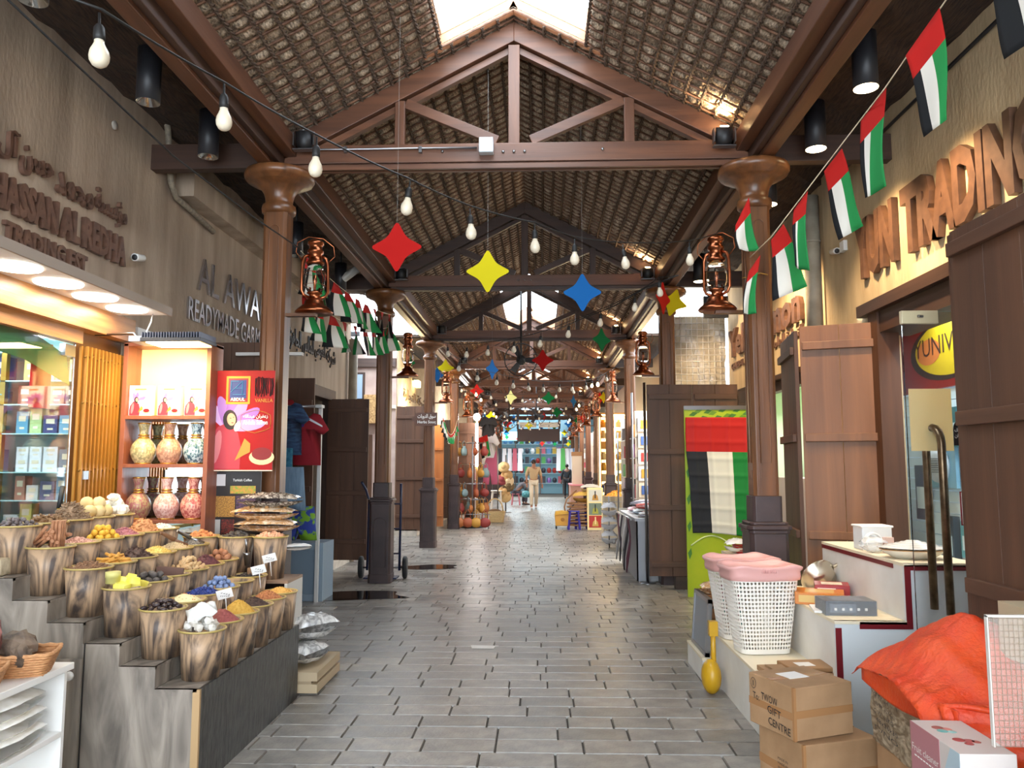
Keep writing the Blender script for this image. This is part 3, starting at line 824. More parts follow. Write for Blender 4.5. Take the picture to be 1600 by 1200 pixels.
flag4(t, (1168, 424), (1186, 398), (1182, 490), (1160, 490), 6.05, 6.0, 2, (.1, .5))
flag4(t, (1147, 352), (1168, 308), (1187, 392), (1152, 390), 6.1, 6.05, 2, (.1, .55))
flag4(t, (1535, -60), (1600, -150), (1645, 50), (1574, 92), 3.0, 2.8, 0, (.45, .8))
for pa, pb, Ya, Yb, dr, n, lab in (((470, 392), (612, 492), 6.6, 10.6, .10, 9, 'upper'), ((462, 452), (612, 510), 6.8, 10.7, .16, 9, 'lower'), ):
    t = thing('flag_bunting', '%s of the two flag strings between the first two columns of the spice shop side' % lab, 'bunting', at(*pa, Y=Ya), group='flag strings')
    A, Bp = at(*pa, Y=Ya), at(*pb, Y=Yb)
    line = [A.lerp(Bp, k / 14) - V((0, 0, dr * 4 * k / 14 * (1 - k / 14))) for k in range(15)]
    MB().tube(line, .003, 4).build('line', pl((222, 208, 178), .6), t, world=True)
    for k in range(n):
        f = (k + .4) / n; i0 = f * 14; P = lambda q: line[int(q)].lerp(line[min(14, int(q) + 1)], q - int(q))
        q0 = P(i0); q1 = P(min(13.99, i0 + .62))
        tw = rnd.choice((-1, 1, 1)) * rnd.uniform(.05, .25)
        flag(t, q0, q1, .33, (rnd.uniform(-.03, .09), 0, 0), tw, k)
# small pennants by the third column
A, Bp = at(690, 640, Y=16.1), at(716, 650, Y=20.4)
t = thing('flag_bunting', 'slack string of tiny pale flags between the third and fourth columns', 'bunting', A)
line = [A.lerp(Bp, k / 14) - V((0, 0, .5 * 4 * k / 14 * (1 - k / 14))) for k in range(15)]
MB().tube(line, .006, 4).build('line', pl((222, 208, 178), .6), t, world=True)
for k in range(1, 13): flag(t, line[k], line[k].lerp(line[k + 1], .5), .22, (0, 0, 0), .1, k)

# ================================================================ LAMPS AND FITTINGS
def downlight(loc, lit, label, h=.38):
    t = thing('cylinder_downlight', label, 'lamp', loc, group='black cylinder downlights')
    MB().lathe([(.078, 0), (.080, 0), (.080, h), (0, h)], 20, cap=False).build('housing', 'lampmetal', t, solid=0)
    MB().lathe([(.0, .05), (.04, .045), (.07, .006), (.078, .0)], 20, cap=False).build('reflector', pl((245, 240, 225), .3, emis=(255, 226, 176), es=9) if lit else pl((190, 192, 190), .15, 1), t)
    MB().tube([(0, 0, h), (0, 0, 4.54 - loc[2])], .012, 6).build('stem', 'lampmetal', t)
    return t
for q_, w_ in (((50, 0), 'over the perfume shop'), ((231, 160), 'above the Arabic lettering'), ((325, 245), 'beside the first column')):
    downlight(at(*q_, Z=4.1), False, 'unlit black cylinder downlight ' + w_)
for q_, w_ in (((1353, 138), 'above YUN TRADING, nearer the camera'), ((1275, 233), 'next to the first flag-side column'), ((1201, 320), 'over the Yella Lemon lettering'), ((1093, 440), 'past the flag-side lantern')):
    downlight(at(*q_, Z=4.1), True, 'glowing black cylinder downlight ' + w_)
for x, y, w_ in ((-2.75, 8.6, 'over AL AWADHI'), (-2.7, 10.4, 'over the flag strings')):
    downlight((x, y, 3.95), False, 'dark cylinder downlight ' + w_)
def flood(loc, rz, lit, label, sc=1):
    t = thing('floodlight', label, 'lamp', loc, rz, 'floodlights on the truss ends')
    MB().lathe([(0, -.09), (.055, -.085), (.07, -.04), (.07, .06), (.0, .065)], 14).build('housing', 'black', t, rot=(.35, 0, 0))
    MB().lathe([(0, .067), (.035, .067), (.035, .075), (0, .076)], 14).build('lens', pl((255, 240, 210), .3, emis=(255, 214, 150), es=30) if lit else 'steel', t, rot=(.35, 0, 0))
    MB().box(-.09, -.08, -.03, .03, -.06, .05).box(.08, .09, -.03, .03, -.06, .05).box(-.09, .09, -.03, .03, -.10, -.09).build('bracket', 'steel', t)
    return t
for i in range(7):
    y = YT[i] - .16
    flood((XC - 1.74, y, 4.30), 0, False, 'black floodlight on the spice-side end of the %s truss' % ORD[i])
    flood((XC + 1.72, y, 4.28), 0, True, 'lit floodlight on the flag-side end of the %s truss' % ORD[i])
    light('SPOT', (XC + 1.72, y - .02, 4.385), 26, WARM, .03, spot=radians(120), blend=.8, to=(XC + 1.55, y - .3, 5.2), name='flood_light')
# conduit and junction box on the first truss
t = thing('junction_box', 'grey junction box with metal conduit along the first truss', 'box', at(760, 230, Y=6.32))
p = at(760, 230, Y=6.32)
MB().box(p.x - .06, p.x + .06, 6.27, 6.35, p.z - .06, p.z + .07).build('box', pl((190, 196, 200), .4), t, world=True, bevel=.008)
a = at(490, 234, Y=6.33); b = at(745, 231, Y=6.33)
MB().tube([a + V((-.02, 0, .14)), a + V((-.06, 0, .1)), a + V((-.05, 0, .02)), a, b], .010, 8).build('conduit', 'steel', t, world=True)
for px in (540, 657): q = at(px, 234, Y=6.33); MB().cbox(q, (.025, .03, .05)).build('clip', 'steel', t, world=True)
# wall cables, pipe, small fittings
tag(MB().tube([at(x, y, X=XL + .05) for x, y in ((248, 100), (256, 150), (263, 210), (267, 285), (275, 308), (300, 330), (333, 362))], .028, 8).build('cable_bundle', mat('old_cable', (140, 128, 108), .7, col2=(110, 98, 84), scale=30)),
    'dusty bundle of cables bending down the stucco beside the cornice', 'cable')
tag(MB().lathe([(0, 0), (.035, 0), (.035, .015), (0, .02)], 16).build('wall_plate', pl((168, 158, 146), .6), loc=at(178, 196, X=XL), rot=(0, pi / 2, 0)), 'small round cover plate on the stucco above the Arabic lettering', 'plate')
def cctv(p, sgn, label):
    t = thing('security_camera', label, 'camera', p)
    MB().lathe([(0, 0), (.03, 0), (.03, .01), (.012, .02), (.012, .05), (0, .05)], 12).build('mount', 'white', t, rot=(0, sgn * pi / 2, 0))
    MB().lathe([(0, -.07), (.028, -.06), (.03, .05), (.032, .07), (0, .07)], 14).build('housing', 'white', t, loc=(sgn * .06, -.02, -.01), rot=(pi / 2 + .2, 0, 0))
    MB().lathe([(0, .071), (.024, .071), (.02, .076), (0, .078)], 14).build('lens', 'black', t, loc=(sgn * .06, -.02, -.01), rot=(pi / 2 + .2, 0, 0))
cctv(at(208, 402, X=XL), 1, 'small white security camera beside the disc lights')
cctv(at(1312, 392, X=XR), -1, 'small white security camera beside YUN TRADING')
tag(MB().cbox(at(1318, 385, X=XR - .02), (.04, .1, .1)).build('junction_box', 'white', bevel=.005), 'white socket box on the stucco by the drainpipe', 'box')
tag(MB().tube([(XR - .06, 8.12, 2.7), (XR - .06, 8.12, 4.4)], .082, 16).tube([(XR - .06, 8.12, 3.9), (XR - .06, 8.12, 3.93)], .09, 16).build('drainpipe', mat('grey_pipe', (150, 140, 122), .6, col2=(172, 162, 144), scale=6)), 'thick grey vertical drainpipe above the oak shutters', 'pipe')
tag(MB().tube([(XR - .03, 4.0, 4.37), (XR - .03, 7.6, 4.37)], .014, 6).build('wall_rod', 'black'), 'black rod fixed high along the lit stucco', 'rod')
tag(MB().tube([(XL + .1, 13.3, 0), (XL + .1, 13.3, 3.75)], .075, 14).build('drainpipe', mat('beige_pipe', (160, 148, 128), .6, col2=(140, 128, 110), scale=6)), 'beige vertical drainpipe at the alley corner', 'pipe')

def track_spot(p, rot, label, m='white'):
    t = thing('track_spotlight', label, 'lamp', p); t.rotation_euler = rot
    MB().lathe([(.05, -.13), (.055, -.12), (.055, .12), (.04, .13), (0, .13)], 16, cap=False).build('housing', pl((190, 186, 178), .4), t)
    MB().lathe([(0, -.10), (.05, -.11)], 16, cap=False).build('lens', pl((60, 60, 62), .2), t)
track_spot(at(547, 428, Y=10.4), (0, .9, .2), 'pale grey angled spotlight above the flag strings')
MB().tube([(0, 0, 0), (-.1, 0, .35)], .01, 6).build('arm', 'lampmetal', bpy.data.objects['track_spotlight'])
track_spot(at(516, 545, Y=14.6), (.2, -.25, 0), 'white spotlight pointing down in the side alley')
MB().tube([(0, 0, .1), (0, 0, .35)], .01, 6).build('arm', 'lampmetal', bpy.data.objects['track_spotlight.001'])
tag(MB().box(-5.5, -3.4, 14.55, 14.65, at(516, 525, Y=14.6).z, at(516, 522, Y=14.6).z + .04).build('track_bar', 'lampmetal'), 'dark bar across the side alley carrying a spotlight', 'bar')
t = thing('wall_lamp', 'small glowing wall lamp past the alley', 'lamp', at(652, 600, X=XL + .1)); MB().box(-.06, .06, -.2, .2, -.08, .08).build('housing', pl((255, 240, 200), .3, emis=(255, 226, 160), es=5), t); MB().box(-.1, .0, -.22, .22, .08, .11).build('hood', 'lampmetal', t)
tag(MB().box(XL, XL + .03, 6.22, 6.5, 2.60, 2.72).build('socket_panel', 'white'), 'white socket panel beside the LED floodlight arm', 'socket')
# ================================================================ SPICE STAND
ex = [-1.70, -1.914, -2.10, -2.29, -2.48, -2.666, -3.20]
ez = [.496, .603, .711, .812, .920, 1.03]
YA, YB = 3.97, 5.58
t = thing('display_stand', 'stepped spice display stand clad in grey stone laminate with a dark slate side', 'stand', (-2.4, 3.97, 0))
poly = [(ex[0], 0)]
for k in range(6): poly += [(ex[k], ez[k]), (ex[k + 1], ez[k])]
poly += [(ex[6], 0)]
DX0, DX1, DZ = -2.43, -2.60, .74
MB().prism(poly[::-1], (0, YA, 0), X3, Z3, -.02).build('front_panel', 'laminate', t, world=True)
MB().box(ex[0] - .002, ex[0] + .014, YA + .012, YB, 0, ez[0]).build('side_panel', 'slate', t, world=True)
MB().box(ex[0] - .02, ex[0] + .016, YA - .004, YA + .014, 0, ez[0]).build('edge_strip', pl((178, 146, 104), .5), t, world=True)
for k in range(6):
    MB().box(ex[k + 1], ex[k], YA - .004, YB, ez[k] - .012, ez[k]).build('tread', 'laminate', t, world=True)
    if k < 5: MB().box(ex[k + 1] - .012, ex[k + 1] - .003, YA + .021, YB, ez[k], ez[k + 1]).build('riser', 'laminate', t, world=True)
MB().box(ex[6], ex[0], YB - .012, YB, 0, ez[0]).build('back_panel', 'laminate', t, world=True)
d = MB().box(-2.52, -2.27, YA - .036, YA - .022, .02, .645).build('door', 'laminate', t, world=True)
MB().lathe([(0, 0), (.009, 0), (.009, .012), (.022, .018), (.022, .03), (.012, .036), (0, .036)], 14).build('knob', 'white', d, loc=(-2.315, YA - .036, .57), rot=(pi / 2, 0, 0))
MB().box(-2.268, -2.264, YA - .024, YA - .018, 0, .72).build('panel_seam', 'black', t, world=True)

tubmat = mat('printed_wood_tub', (78, 66, 60), .5, col2=(186, 154, 122), scale=2.6, st=(3, 3, .8), lo=.36, hi=.60, dist=3.5, detail=7)
rimm = pl((214, 186, 110), .35)
def make_tub(label, loc, h=.25, r=.118):
    t = thing('spice_tub', label, 'tub', loc, group='wood-print spice tubs on the steps')
    MB().lathe([(0, .002), (.092, .002), (.094, .0), (r - .003, h - .004), (r - .006, h - .004), (.098, h - .03), (0, h - .03)], 26).build('body', [tubmat], t)
    MB().tube([(r * cos(a), r * sin(a), h - .003) for a in [2 * pi * k / 28 for k in range(28)]], .0055, 6, closed=True).build('rim', rimm, t)
    return t

def heap_mesh(name, m, R, hh, piece, n, psize, m2=None):
    """a dome with n small pieces scattered over it"""
    b = MB()
    b.grid(lambda u, v: (R * v * cos(2 * pi * u), R * v * sin(2 * pi * u), hh * (1 - v ** 1.5) + (rnd.uniform(-.003, .003) if 0 < v < 1 else 0)), 18, 6, 0)
    for _ in range(n):
        a, q = rnd.uniform(0, 2 * pi), math.sqrt(rnd.random())
        c = (R * .93 * q * cos(a), R * .93 * q * sin(a), hh * (1 - q ** 1.5) + psize * .3)
        mi = rnd.randrange(2) if m2 else 0
        rt = (rnd.uniform(0, 3), rnd.uniform(0, 3), rnd.uniform(0, 3))
        if piece == 'grain': b.cbox(c, (psize, psize * .8, psize * .6), rt, mi)
        elif piece == 'pod': b.ball(c, (psize, psize * .45, psize * .45), 5, 3, mi, 0, rt)
        elif piece == 'star':
            for k in range(3): b.cbox(c, (psize * 2, psize * .3, psize * .3), (0, rt[1] * .3, k * 1.05 + rt[2]), mi)
        elif piece == 'stick': b.cbox(c, (psize * 3, psize * .35, psize * .35), (rt[0] * .1, rnd.uniform(-.5, .5), rt[2]), mi)
    return b.mesh(name, [m] + ([m2] if m2 else []))
def stuff(name, me, loc, label, cat='spice'):
    o = bpy.data.objects.new(name, me); COL.objects.link(o); o.location = loc
    return tag(o, label, cat, kind='stuff')

def pile(me_list, name, loc, n, R, size, label, group, cat, layers=3, flat=False, zoff=0, stand=0):
    """single pieces laid in a tub, layer on layer"""
    k = 0; lay = 0; base = V(loc)
    while k < n and lay < layers:
        rr = R * (1 - .3 * lay)
        m_ = max(1, int(n * (1 - .30 * lay) / (layers * .72)))
        for j in range(m_):
            if k >= n: break
            q = math.sqrt((j + .5) / m_) * rr; a = j * 2.39996 + lay
            o = bpy.data.objects.new(name, rnd.choice(me_list)); COL.objects.link(o)
            o.location = base + V((q * cos(a), q * sin(a), size * (.5 + lay * .8) + zoff))
            o.rotation_euler = (rnd.uniform(-.3, .3), rnd.uniform(-.3, .3), rnd.uniform(0, 6.3)) if flat else (rnd.uniform(0, 6), rnd.uniform(0, 6), rnd.uniform(0, 6))
            tag(o, label, cat, group); k += 1
        lay += 1

def ballm(name, r, m, n=8, k=5, jit=0): return MB().ball((0, 0, 0), r, n, k, 0, jit).mesh(name, m)
def colr(a, b, s=60, r=.7): return mat('spice_%d_%d_%d' % a, a, r, col2=b, scale=s)
ROWC = [-1.782, -1.997, -2.20, -2.41, -2.625, -2.82]
COLY = [4.20 + .247 * j for j in range(6)]
names = [['white crystals', 'brick-red powder', 'mustard-yellow powder', 'dark brown powder', 'brown lentils', 'orange grains'],
         ['glossy dark oval nuts', 'orange and cream powder', 'dark blue flakes', 'pale blue balls', 'nothing but a dark lining', 'dark resin'],
         ['bright yellow blocks', 'round dark limes', 'a brown folded carton', 'knobbly ginger roots', 'dark red dried flowers', 'brown nutmegs'],
         ['mixed bark sticks', 'yellow turmeric fingers', 'dark star anise', 'fine yellow blossom', 'beige pods', 'grey seeds'],
         ['tied cinnamon sticks', 'pale pink salt', 'yellow dried limes', 'pink rosebuds', 'tan ginger slices', 'white gum'],
         ['small dark nuts', 'twisted brown roots', 'a dried herb bundle', 'large tan balls', 'white chalky lumps', None]]
tub = None
for r in range(6):
    for c in range(6):
        if names[r][c] is None: continue
        loc = (ROWC[r], COLY[c], ez[r]); lb = 'brown wood-print tub holding %s' % names[r][c]
        if tub is None: tub = make_tub(lb, loc)
        else: dup(tub, loc, rnd.uniform(0, 6), lb)
def top(r, c, dz=0): return V((ROWC[r], COLY[c], ez[r] + .222 + dz))
def heap(r, c, col, col2, piece, n, ps, hh=.07, m2=None, s=80):
    w = names[r][c]
    stuff('loose_spice', heap_mesh('loose_spice', colr(col, col2, s), .108, hh, piece, n, ps, m2), top(r, c, .008), w + ' heaped in a wood-print tub')
heap(0, 1, (140, 66, 64), (160, 84, 80), 'grain', 200, .004, .075)
heap(0, 2, (186, 140, 46), (206, 162, 70), 'grain', 200, .005, .085)
heap(0, 3, (52, 34, 30), (76, 54, 46), 'grain', 200, .005, .06)
heap(0, 4, (150, 88, 54), (190, 124, 80), 'grain', 420, .007, .06, colr((206, 150, 96), (190, 120, 70)))
heap(0, 5, (214, 160, 78), (226, 180, 100), 'grain', 300, .006, .045)
heap(1, 1, (226, 214, 160), (236, 226, 180), 'grain', 60, .006, .05, colr((206, 120, 60), (216, 130, 70)))
heap(1, 2, (34, 46, 104), (60, 78, 150), 'grain', 200, .016, .04)
heap(1, 5, (40, 32, 30), (70, 60, 56), 'grain', 100, .012, .03)
heap(3, 0, (120, 84, 60), (156, 116, 84), 'stick', 120, .014, .04)
heap(3, 2, (62, 44, 40), (96, 70, 60), 'star', 90, .012, .07)
heap(3, 3, (214, 178, 84), (232, 204, 120), 'pod', 260, .008, .05)
heap(3, 4, (196, 168, 128), (214, 190, 150), 'pod', 200, .011, .05)
heap(3, 5, (120, 112, 104), (150, 140, 128), 'grain', 200, .009, .04)
heap(4, 1, (204, 152, 134), (220, 178, 160), 'grain', 200, .010, .04)
heap(4, 3, (146, 76, 92), (176, 110, 120), 'pod', 200, .010, .055, colr((190, 130, 130), (170, 100, 100)))
heap(4, 4, (186, 124, 78), (210, 154, 104), 'pod', 130, .020, .09)
heap(4, 5, (226, 218, 204), (240, 234, 222), 'grain', 90, .016, .04)
heap(2, 4, (78, 36, 44), (108, 56, 60), 'pod', 260, .009, .07)
heap(5, 1, (124, 92, 62), (150, 116, 80), 'stick', 60, .022, .05)
heap(5, 2, (122, 96, 72), (160, 132, 104), 'stick', 220, .018, .11)
nut = [MB().ball((0, 0, 0), (.022, .013, .011), 10, 6).mesh('dark_nut', pl((58, 44, 44), .28))]
pile(nut, 'dark_nut', top(1, 0, .02), 30, .095, .02, 'glossy dark oval nut in the tub beside the white crystals', 'oval nuts in the tub', 'nut', 3, True)
pile([ballm('blue_ball', .0155, colr((110, 130, 172), (140, 158, 196), 20))], 'blue_ball', top(1, 3, .015), 32, .092, .028, 'pale blue ball heaped in the second row of tubs', 'pale blue balls in the tub', 'ball', 3)
pile([ballm('nutmeg', (.026, .022, .022), colr((150, 96, 66), (178, 122, 88), 30))], 'nutmeg', top(2, 5, .02), 12, .085, .038, 'brown nutmeg in the last tub of the third row', 'nutmegs in the tub', 'nutmeg', 2)
pile([ballm('dried_lime', (.021, .019, .019), colr((66, 60, 58), (96, 88, 84), 30))], 'dried_lime', top(2, 1, .01), 17, .09, .034, 'dark dried lime in the tub behind the yellow blocks', 'dark limes in the tub', 'lime', 2)
pile([ballm('dried_lime', (.021, .018, .018), colr((222, 166, 36), (234, 188, 70), 30))], 'dried_lime', top(4, 2, .015), 26, .095, .033, 'yellow dried lime in the fifth row of tubs', 'yellow limes in the tub', 'lime', 3)
pile([ballm('dark_nut', (.014, .011, .011), colr((88, 78, 78), (120, 110, 108), 30))], 'dark_nut', top(5, 0, .015), 46, .105, .02, 'small grey-brown nut in the topmost tub beside the shop window', 'small nuts in the top tub', 'nut', 3)
pile([ballm('tan_ball', .042, colr((214, 184, 122), (230, 206, 152), 10))], 'tan_ball', top(5, 3, .03), 6, .075, .062, 'large tan ball in the top row of tubs', 'tan balls in the tub', 'ball', 2)
pile([ballm('white_lump', (.034, .028, .03), colr((232, 224, 206), (244, 240, 228), 30), 7, 5, .16) for _ in range(3)], 'white_lump', top(5, 4, .03), 14, .08, .05, 'white chalky lump in the top row of tubs', 'white lumps in the tub', 'lump', 3)
cry = mat('crystal', (196, 190, 178), .2, col2=(222, 218, 210), scale=20)
pile([ballm('crystal', (.03, .026, .024), cry, 6, 4, .2) for _ in range(3)], 'crystal', top(0, 0, .02), 17, .09, .042, 'white crystal lump in the lowest tub', 'white crystals in the tub', 'crystal', 3)
tag(MB().grid(lambda u, v: ((u - .5) * .15, (v - .5) * .11, .03 + .05 * sin(pi * u) * sin(pi * v) + .008 * sin(14 * u + 9 * v)), 12, 9).build('plastic_bag', pl((226, 226, 222), .25), loc=tuple(top(0, 0, .09)), rot=(.5, -.3, .4), solid=.003), 'crumpled white plastic bag on the white crystals', 'bag')
pile([MB().cbox((0, 0, 0), (.075, .045, .032)).mesh('yellow_block', colr((236, 222, 80), (246, 236, 120), 20))], 'yellow_block', top(2, 0, .02), 7, .075, .034, 'bright yellow block in the first tub of the third row', 'yellow blocks in the tub', 'block', 2, True)
tag(MB().lathe([(0, 0), (.036, 0), (.036, .03), (.038, .03), (.038, .06), (0, .062)], 16).build('jar', [pl((204, 196, 120), .4)], loc=tuple(top(2, 0, .05) + V((-.05, -.05, 0)))), 'small round jar with a yellow lid on the yellow blocks', 'jar')
gin = []
for _ in range(3):
    b = MB()
    for k in range(4): b.ball((rnd.uniform(-.02, .02), rnd.uniform(-.012, .012), rnd.uniform(-.008, .008)), (.016, .011, .011), 6, 4, 0, .1)
    gin.append(b.mesh('ginger_root', colr((198, 160, 112), (216, 184, 138), 30)))
pile(gin, 'ginger_root', top(2, 3, .015), 30, .095, .03, 'beige knobbly ginger root in the third row of tubs', 'ginger roots in the tub', 'ginger', 3)
pile([MB().tube([(-.035, 0, 0), (-.01, .003, 0), (.035, -.002, .003)], .008, 6).mesh('turmeric_finger', colr((204, 144, 50), (222, 170, 84), 30))], 'turmeric_finger', top(3, 1, .01), 34, .085, .022, 'yellow turmeric finger in the fourth row of tubs', 'turmeric fingers in the tub', 'turmeric', 3, True)
# cinnamon: bundles standing and lying
cin = MB().tube([(0, 0, -.08), (0, 0, .08)], .009, 7).mesh('cinnamon_stick', colr((150, 98, 66), (178, 126, 90), 40))
for k in range(24):
    o = bpy.data.objects.new('cinnamon_stick', cin); COL.objects.link(o)
    if k < 9: o.location = top(4, 0, .085) + V((.035 + .019 * (k % 3), -.05 + .019 * (k // 3), 0)); o.rotation_euler = (.06, .05, 0)
    else: o.location = top(4, 0, .04 + .012 * (k // 5)) + V((rnd.uniform(-.06, .03), rnd.uniform(-.05, .06), 0)); o.rotation_euler = (rnd.uniform(.8, 1.9), 0, rnd.uniform(.3, 1.4))
    tag(o, 'brown cinnamon stick in the tied heap over the large tub', 'cinnamon', 'cinnamon sticks in the tub')
tag(MB().cbox((0, 0, 0), (.15, .02, .05)).box(-.075, .075, .01, .09, -.025, -.018).build('carton', pl((96, 66, 54), .6), loc=tuple(top(2, 2, .04)), rot=(0, .1, .2)), 'brown folded carton standing in a tub of the third row', 'carton')
# price cards, scoops, carved holders
card_n = 0
for px, py, Y in ((351, 928, 4.62), (404, 890, 5.12), (421, 872, 5.34)):
    p = at(px, py, Y=Y); card_n += 1
    t = thing('price_card', '%s of the three white handwritten price cards counted from the camera' % ORD[card_n - 1], 'card', p, .15, 'price cards between the tubs')
    MB().cbox((0, 0, 0), (.09, .003, .055), (.2, -.25, 0)).build('card', 'white', t)
    b = MB()
    for k in range(5): b.cbox((-.03 + .014 * k, -.003, .008 - .003 * k), (.009, .001, .003), (.2, -.25 + rnd.uniform(-.4, .4), 0)); b.cbox((-.02 + .011 * k, -.0035, -.012), (.007, .001, .003), (.2, -.6, 0))
    b.build('handwriting', 'black', t, kind='stuff')
    MB().tube([(.005, .003, -.02), (.015, .01, -.12)], .003, 5).build('stick', 'white', t)
def scoop(p, rot, m, label):
    t = thing('scoop', label, 'scoop', p); t.rotation_euler = rot
    MB().grid(lambda u, v: (.028 * cos(pi * u) * (1 - .25 * v), .10 * v, -.028 * sin(pi * u) * (1 - .3 * v)), 10, 5).build('blade', m, t, solid=.002)
    MB().tube([(0, 0, -.012), (0, -.10, -.006)], [.008, .011], 8).build('handle', m, t)
scoop(top(3, 4, .09), (.5, 0, 2.4), pl((120, 84, 60), .5), 'small wooden scoop resting on the beige pods')
scoop(top(3, 5, .08), (.5, 0, 2.2), 'steel', 'metal scoop resting on the grey seeds')
scoop(at(386, 862, Y=5.62), (-1.3, 0, .1), 'steel', 'metal scoop hanging on the tall tub')
for k, (px, py, Y) in enumerate(((371, 890, 5.42), (402, 885, 5.5))):
    p = at(px, py, Y=Y)
    t = thing('carved_horn', ('curved carved wooden piece above the pale blue balls', 'upright carved wooden piece beside the scoop')[k], 'carving', p, .3 + k)
    MB().tube([(.09 * cos(a), 0, .09 * sin(a)) for a in [pi + pi * j / 10 for j in range(11)]], [.012 + .016 * sin(pi * j / 10) for j in range(11)], 8).build('body', colr((150, 112, 78), (120, 84, 54), 30), t)
    MB().cbox((0, 0, -.10), (.12, .07, .05)).build('foot', colr((120, 84, 58), (90, 60, 40), 40), t)
# back shelf with two tall tubs and bags
t = thing('back_cabinet', 'narrow cabinet with a pale end panel behind the spice steps', 'cabinet', (-2.3, 5.62, 0))
MB().box(-3.2, -1.78, 5.60, 5.95, .77, .79).build('top', pl((150, 120, 96), .5), t, world=True)
MB().box(-1.80, -1.78, 5.59, 5.95, 0, .77).build('end_panel', pl((206, 204, 198), .5), t, world=True)
MB().box(-3.2, -1.80, 5.93, 5.95, 0, .77).build('back_panel', 'dark_x', t, world=True)
MB().box(-3.2, -1.80, 5.61, 5.93, .50, .515).build('shelf', pl((150, 120, 96), .5), t, world=True)
for k, (x, cc, cd, w_) in enumerate(((-2.21, (96, 88, 80), (70, 60, 56), 'grey bark'), (-1.96, (222, 160, 122), (234, 184, 148), 'salmon-pink gum'), (-2.47, (214, 150, 100), (190, 120, 70), 'orange-brown peel'))):
    o = dup(tub, (x, 5.74, .79), 1.3 * k, 'tall wood-print tub of %s on the back cabinet' % w_, sc=(1.06, 1.06, 1.2))
    stuff('loose_spice', heap_mesh('loose_spice', colr(cc, cd, 30), .115, .05, 'pod', 60, .026), (x, 5.74, .79 + .272), w_ + ' heaped in a tall tub on the back cabinet')
def sack(name, loc, dims, m, m2, label, cat='bag', rz=0, lumps=0, parent=None, rot=None):
    L_, W_, H_ = dims
    b = MB(); ph = rnd.uniform(0, 6)
    def prof(u): return (sin(pi * min(1, max(0, u))) ** .42)
    for sg in (1, -1):
        def fn(u, v):
            e = prof(.03 + .94 * u) * prof(.02 + .96 * v)
            w = .10 * sin(17 * u + ph) * sin(13 * v + ph) + .05 * sin(41 * u) * sin(29 * v + 1)
            return ((u - .5) * L_, (v - .5) * W_ * (.72 + .28 * sin(pi * u)) * sg, sg * H_ * .5 * e * (1 + w))
        b.grid(fn, 22, 14)
    for _ in range(lumps):
        u, v = rnd.uniform(.15, .85), rnd.uniform(.1, .9)
        b.ball(((u - .5) * L_, (v - .5) * W_ * .8, rnd.choice((-1, 1)) * H_ * .40 * prof(u)), H_ * .18, 6, 4, 1)
    o = b.build(name, [m, m2], parent, loc=loc, rot=rot or (0, 0, rz))
    return tag(o, label, cat) if label else o
filmd = mat('bag_dark', (84, 76, 70), .16, col2=(196, 188, 178), scale=30, lo=.45, hi=.62, dist=1.5)
filmo = mat('bag_amber', (196, 150, 100), .16, col2=(240, 222, 196), scale=26, lo=.45, hi=.66, dist=1.5)
sack('spice_bag', (-2.0, 5.83, 1.345), (.44, .24, .11), filmd, pl((60, 54, 50), .4), 'clear bag of dark spice, topmost of the bags on the back cabinet')
sack('spice_bag', (-2.04, 5.83, 1.25), (.46, .24, .10), filmo, pl((206, 150, 90), .5), 'clear bag of amber nuts under the dark one', lumps=26)
sack('spice_bag', (-2.02, 5.83, 1.16), (.44, .24, .10), filmo, pl((190, 130, 84), .5), 'clear bag of pinkish gum, lowest of the bags on the back cabinet')
sack('plastic_bag', (-1.80, 5.86, 1.0), (.2, .1, .05), pl((214, 210, 204), .25), 'white', 'small loose white bag hanging from the back cabinet', rz=.5)
t = thing('bowl', 'small metal bowl on the shelf of the back cabinet', 'bowl', (-1.93, 5.75, .515)); MB().lathe([(0, 0), (.04, 0), (.07, .04), (.075, .075), (.072, .075), (.06, .04), (0, .01)], 18).build('body', 'steel', t)
# pallet and foil bags behind the stand
t = thing('pallet', 'short pale wooden pallet standing on the paving behind the slate side', 'pallet', (-1.75, 5.75, 0))
for z in (.02, .10): MB().box(-1.84, -1.56, 5.62, 6.25, z, z + .06).build('board', pl((176, 156, 126), .7), t, world=True)
MB().box(-1.84, -1.60, 5.62, 6.25, .08, .10).build('block', pl((150, 130, 102), .7), t, world=True)
foil = mat('foil_bag', (150, 148, 146), .22, col2=(216, 214, 210), scale=14, dist=2, lo=.4, hi=.6)
sack('foil_bag', (-1.71, 5.86, .25), (.34, .26, .15), foil, foil, 'silvery plastic bag, lower of the pair on the pallet', rz=1.3)
sack('foil_bag', (-1.69, 5.93, .42), (.36, .26, .18), foil, foil, 'silvery plastic bag, upper of the pair on the pallet', rz=.9)

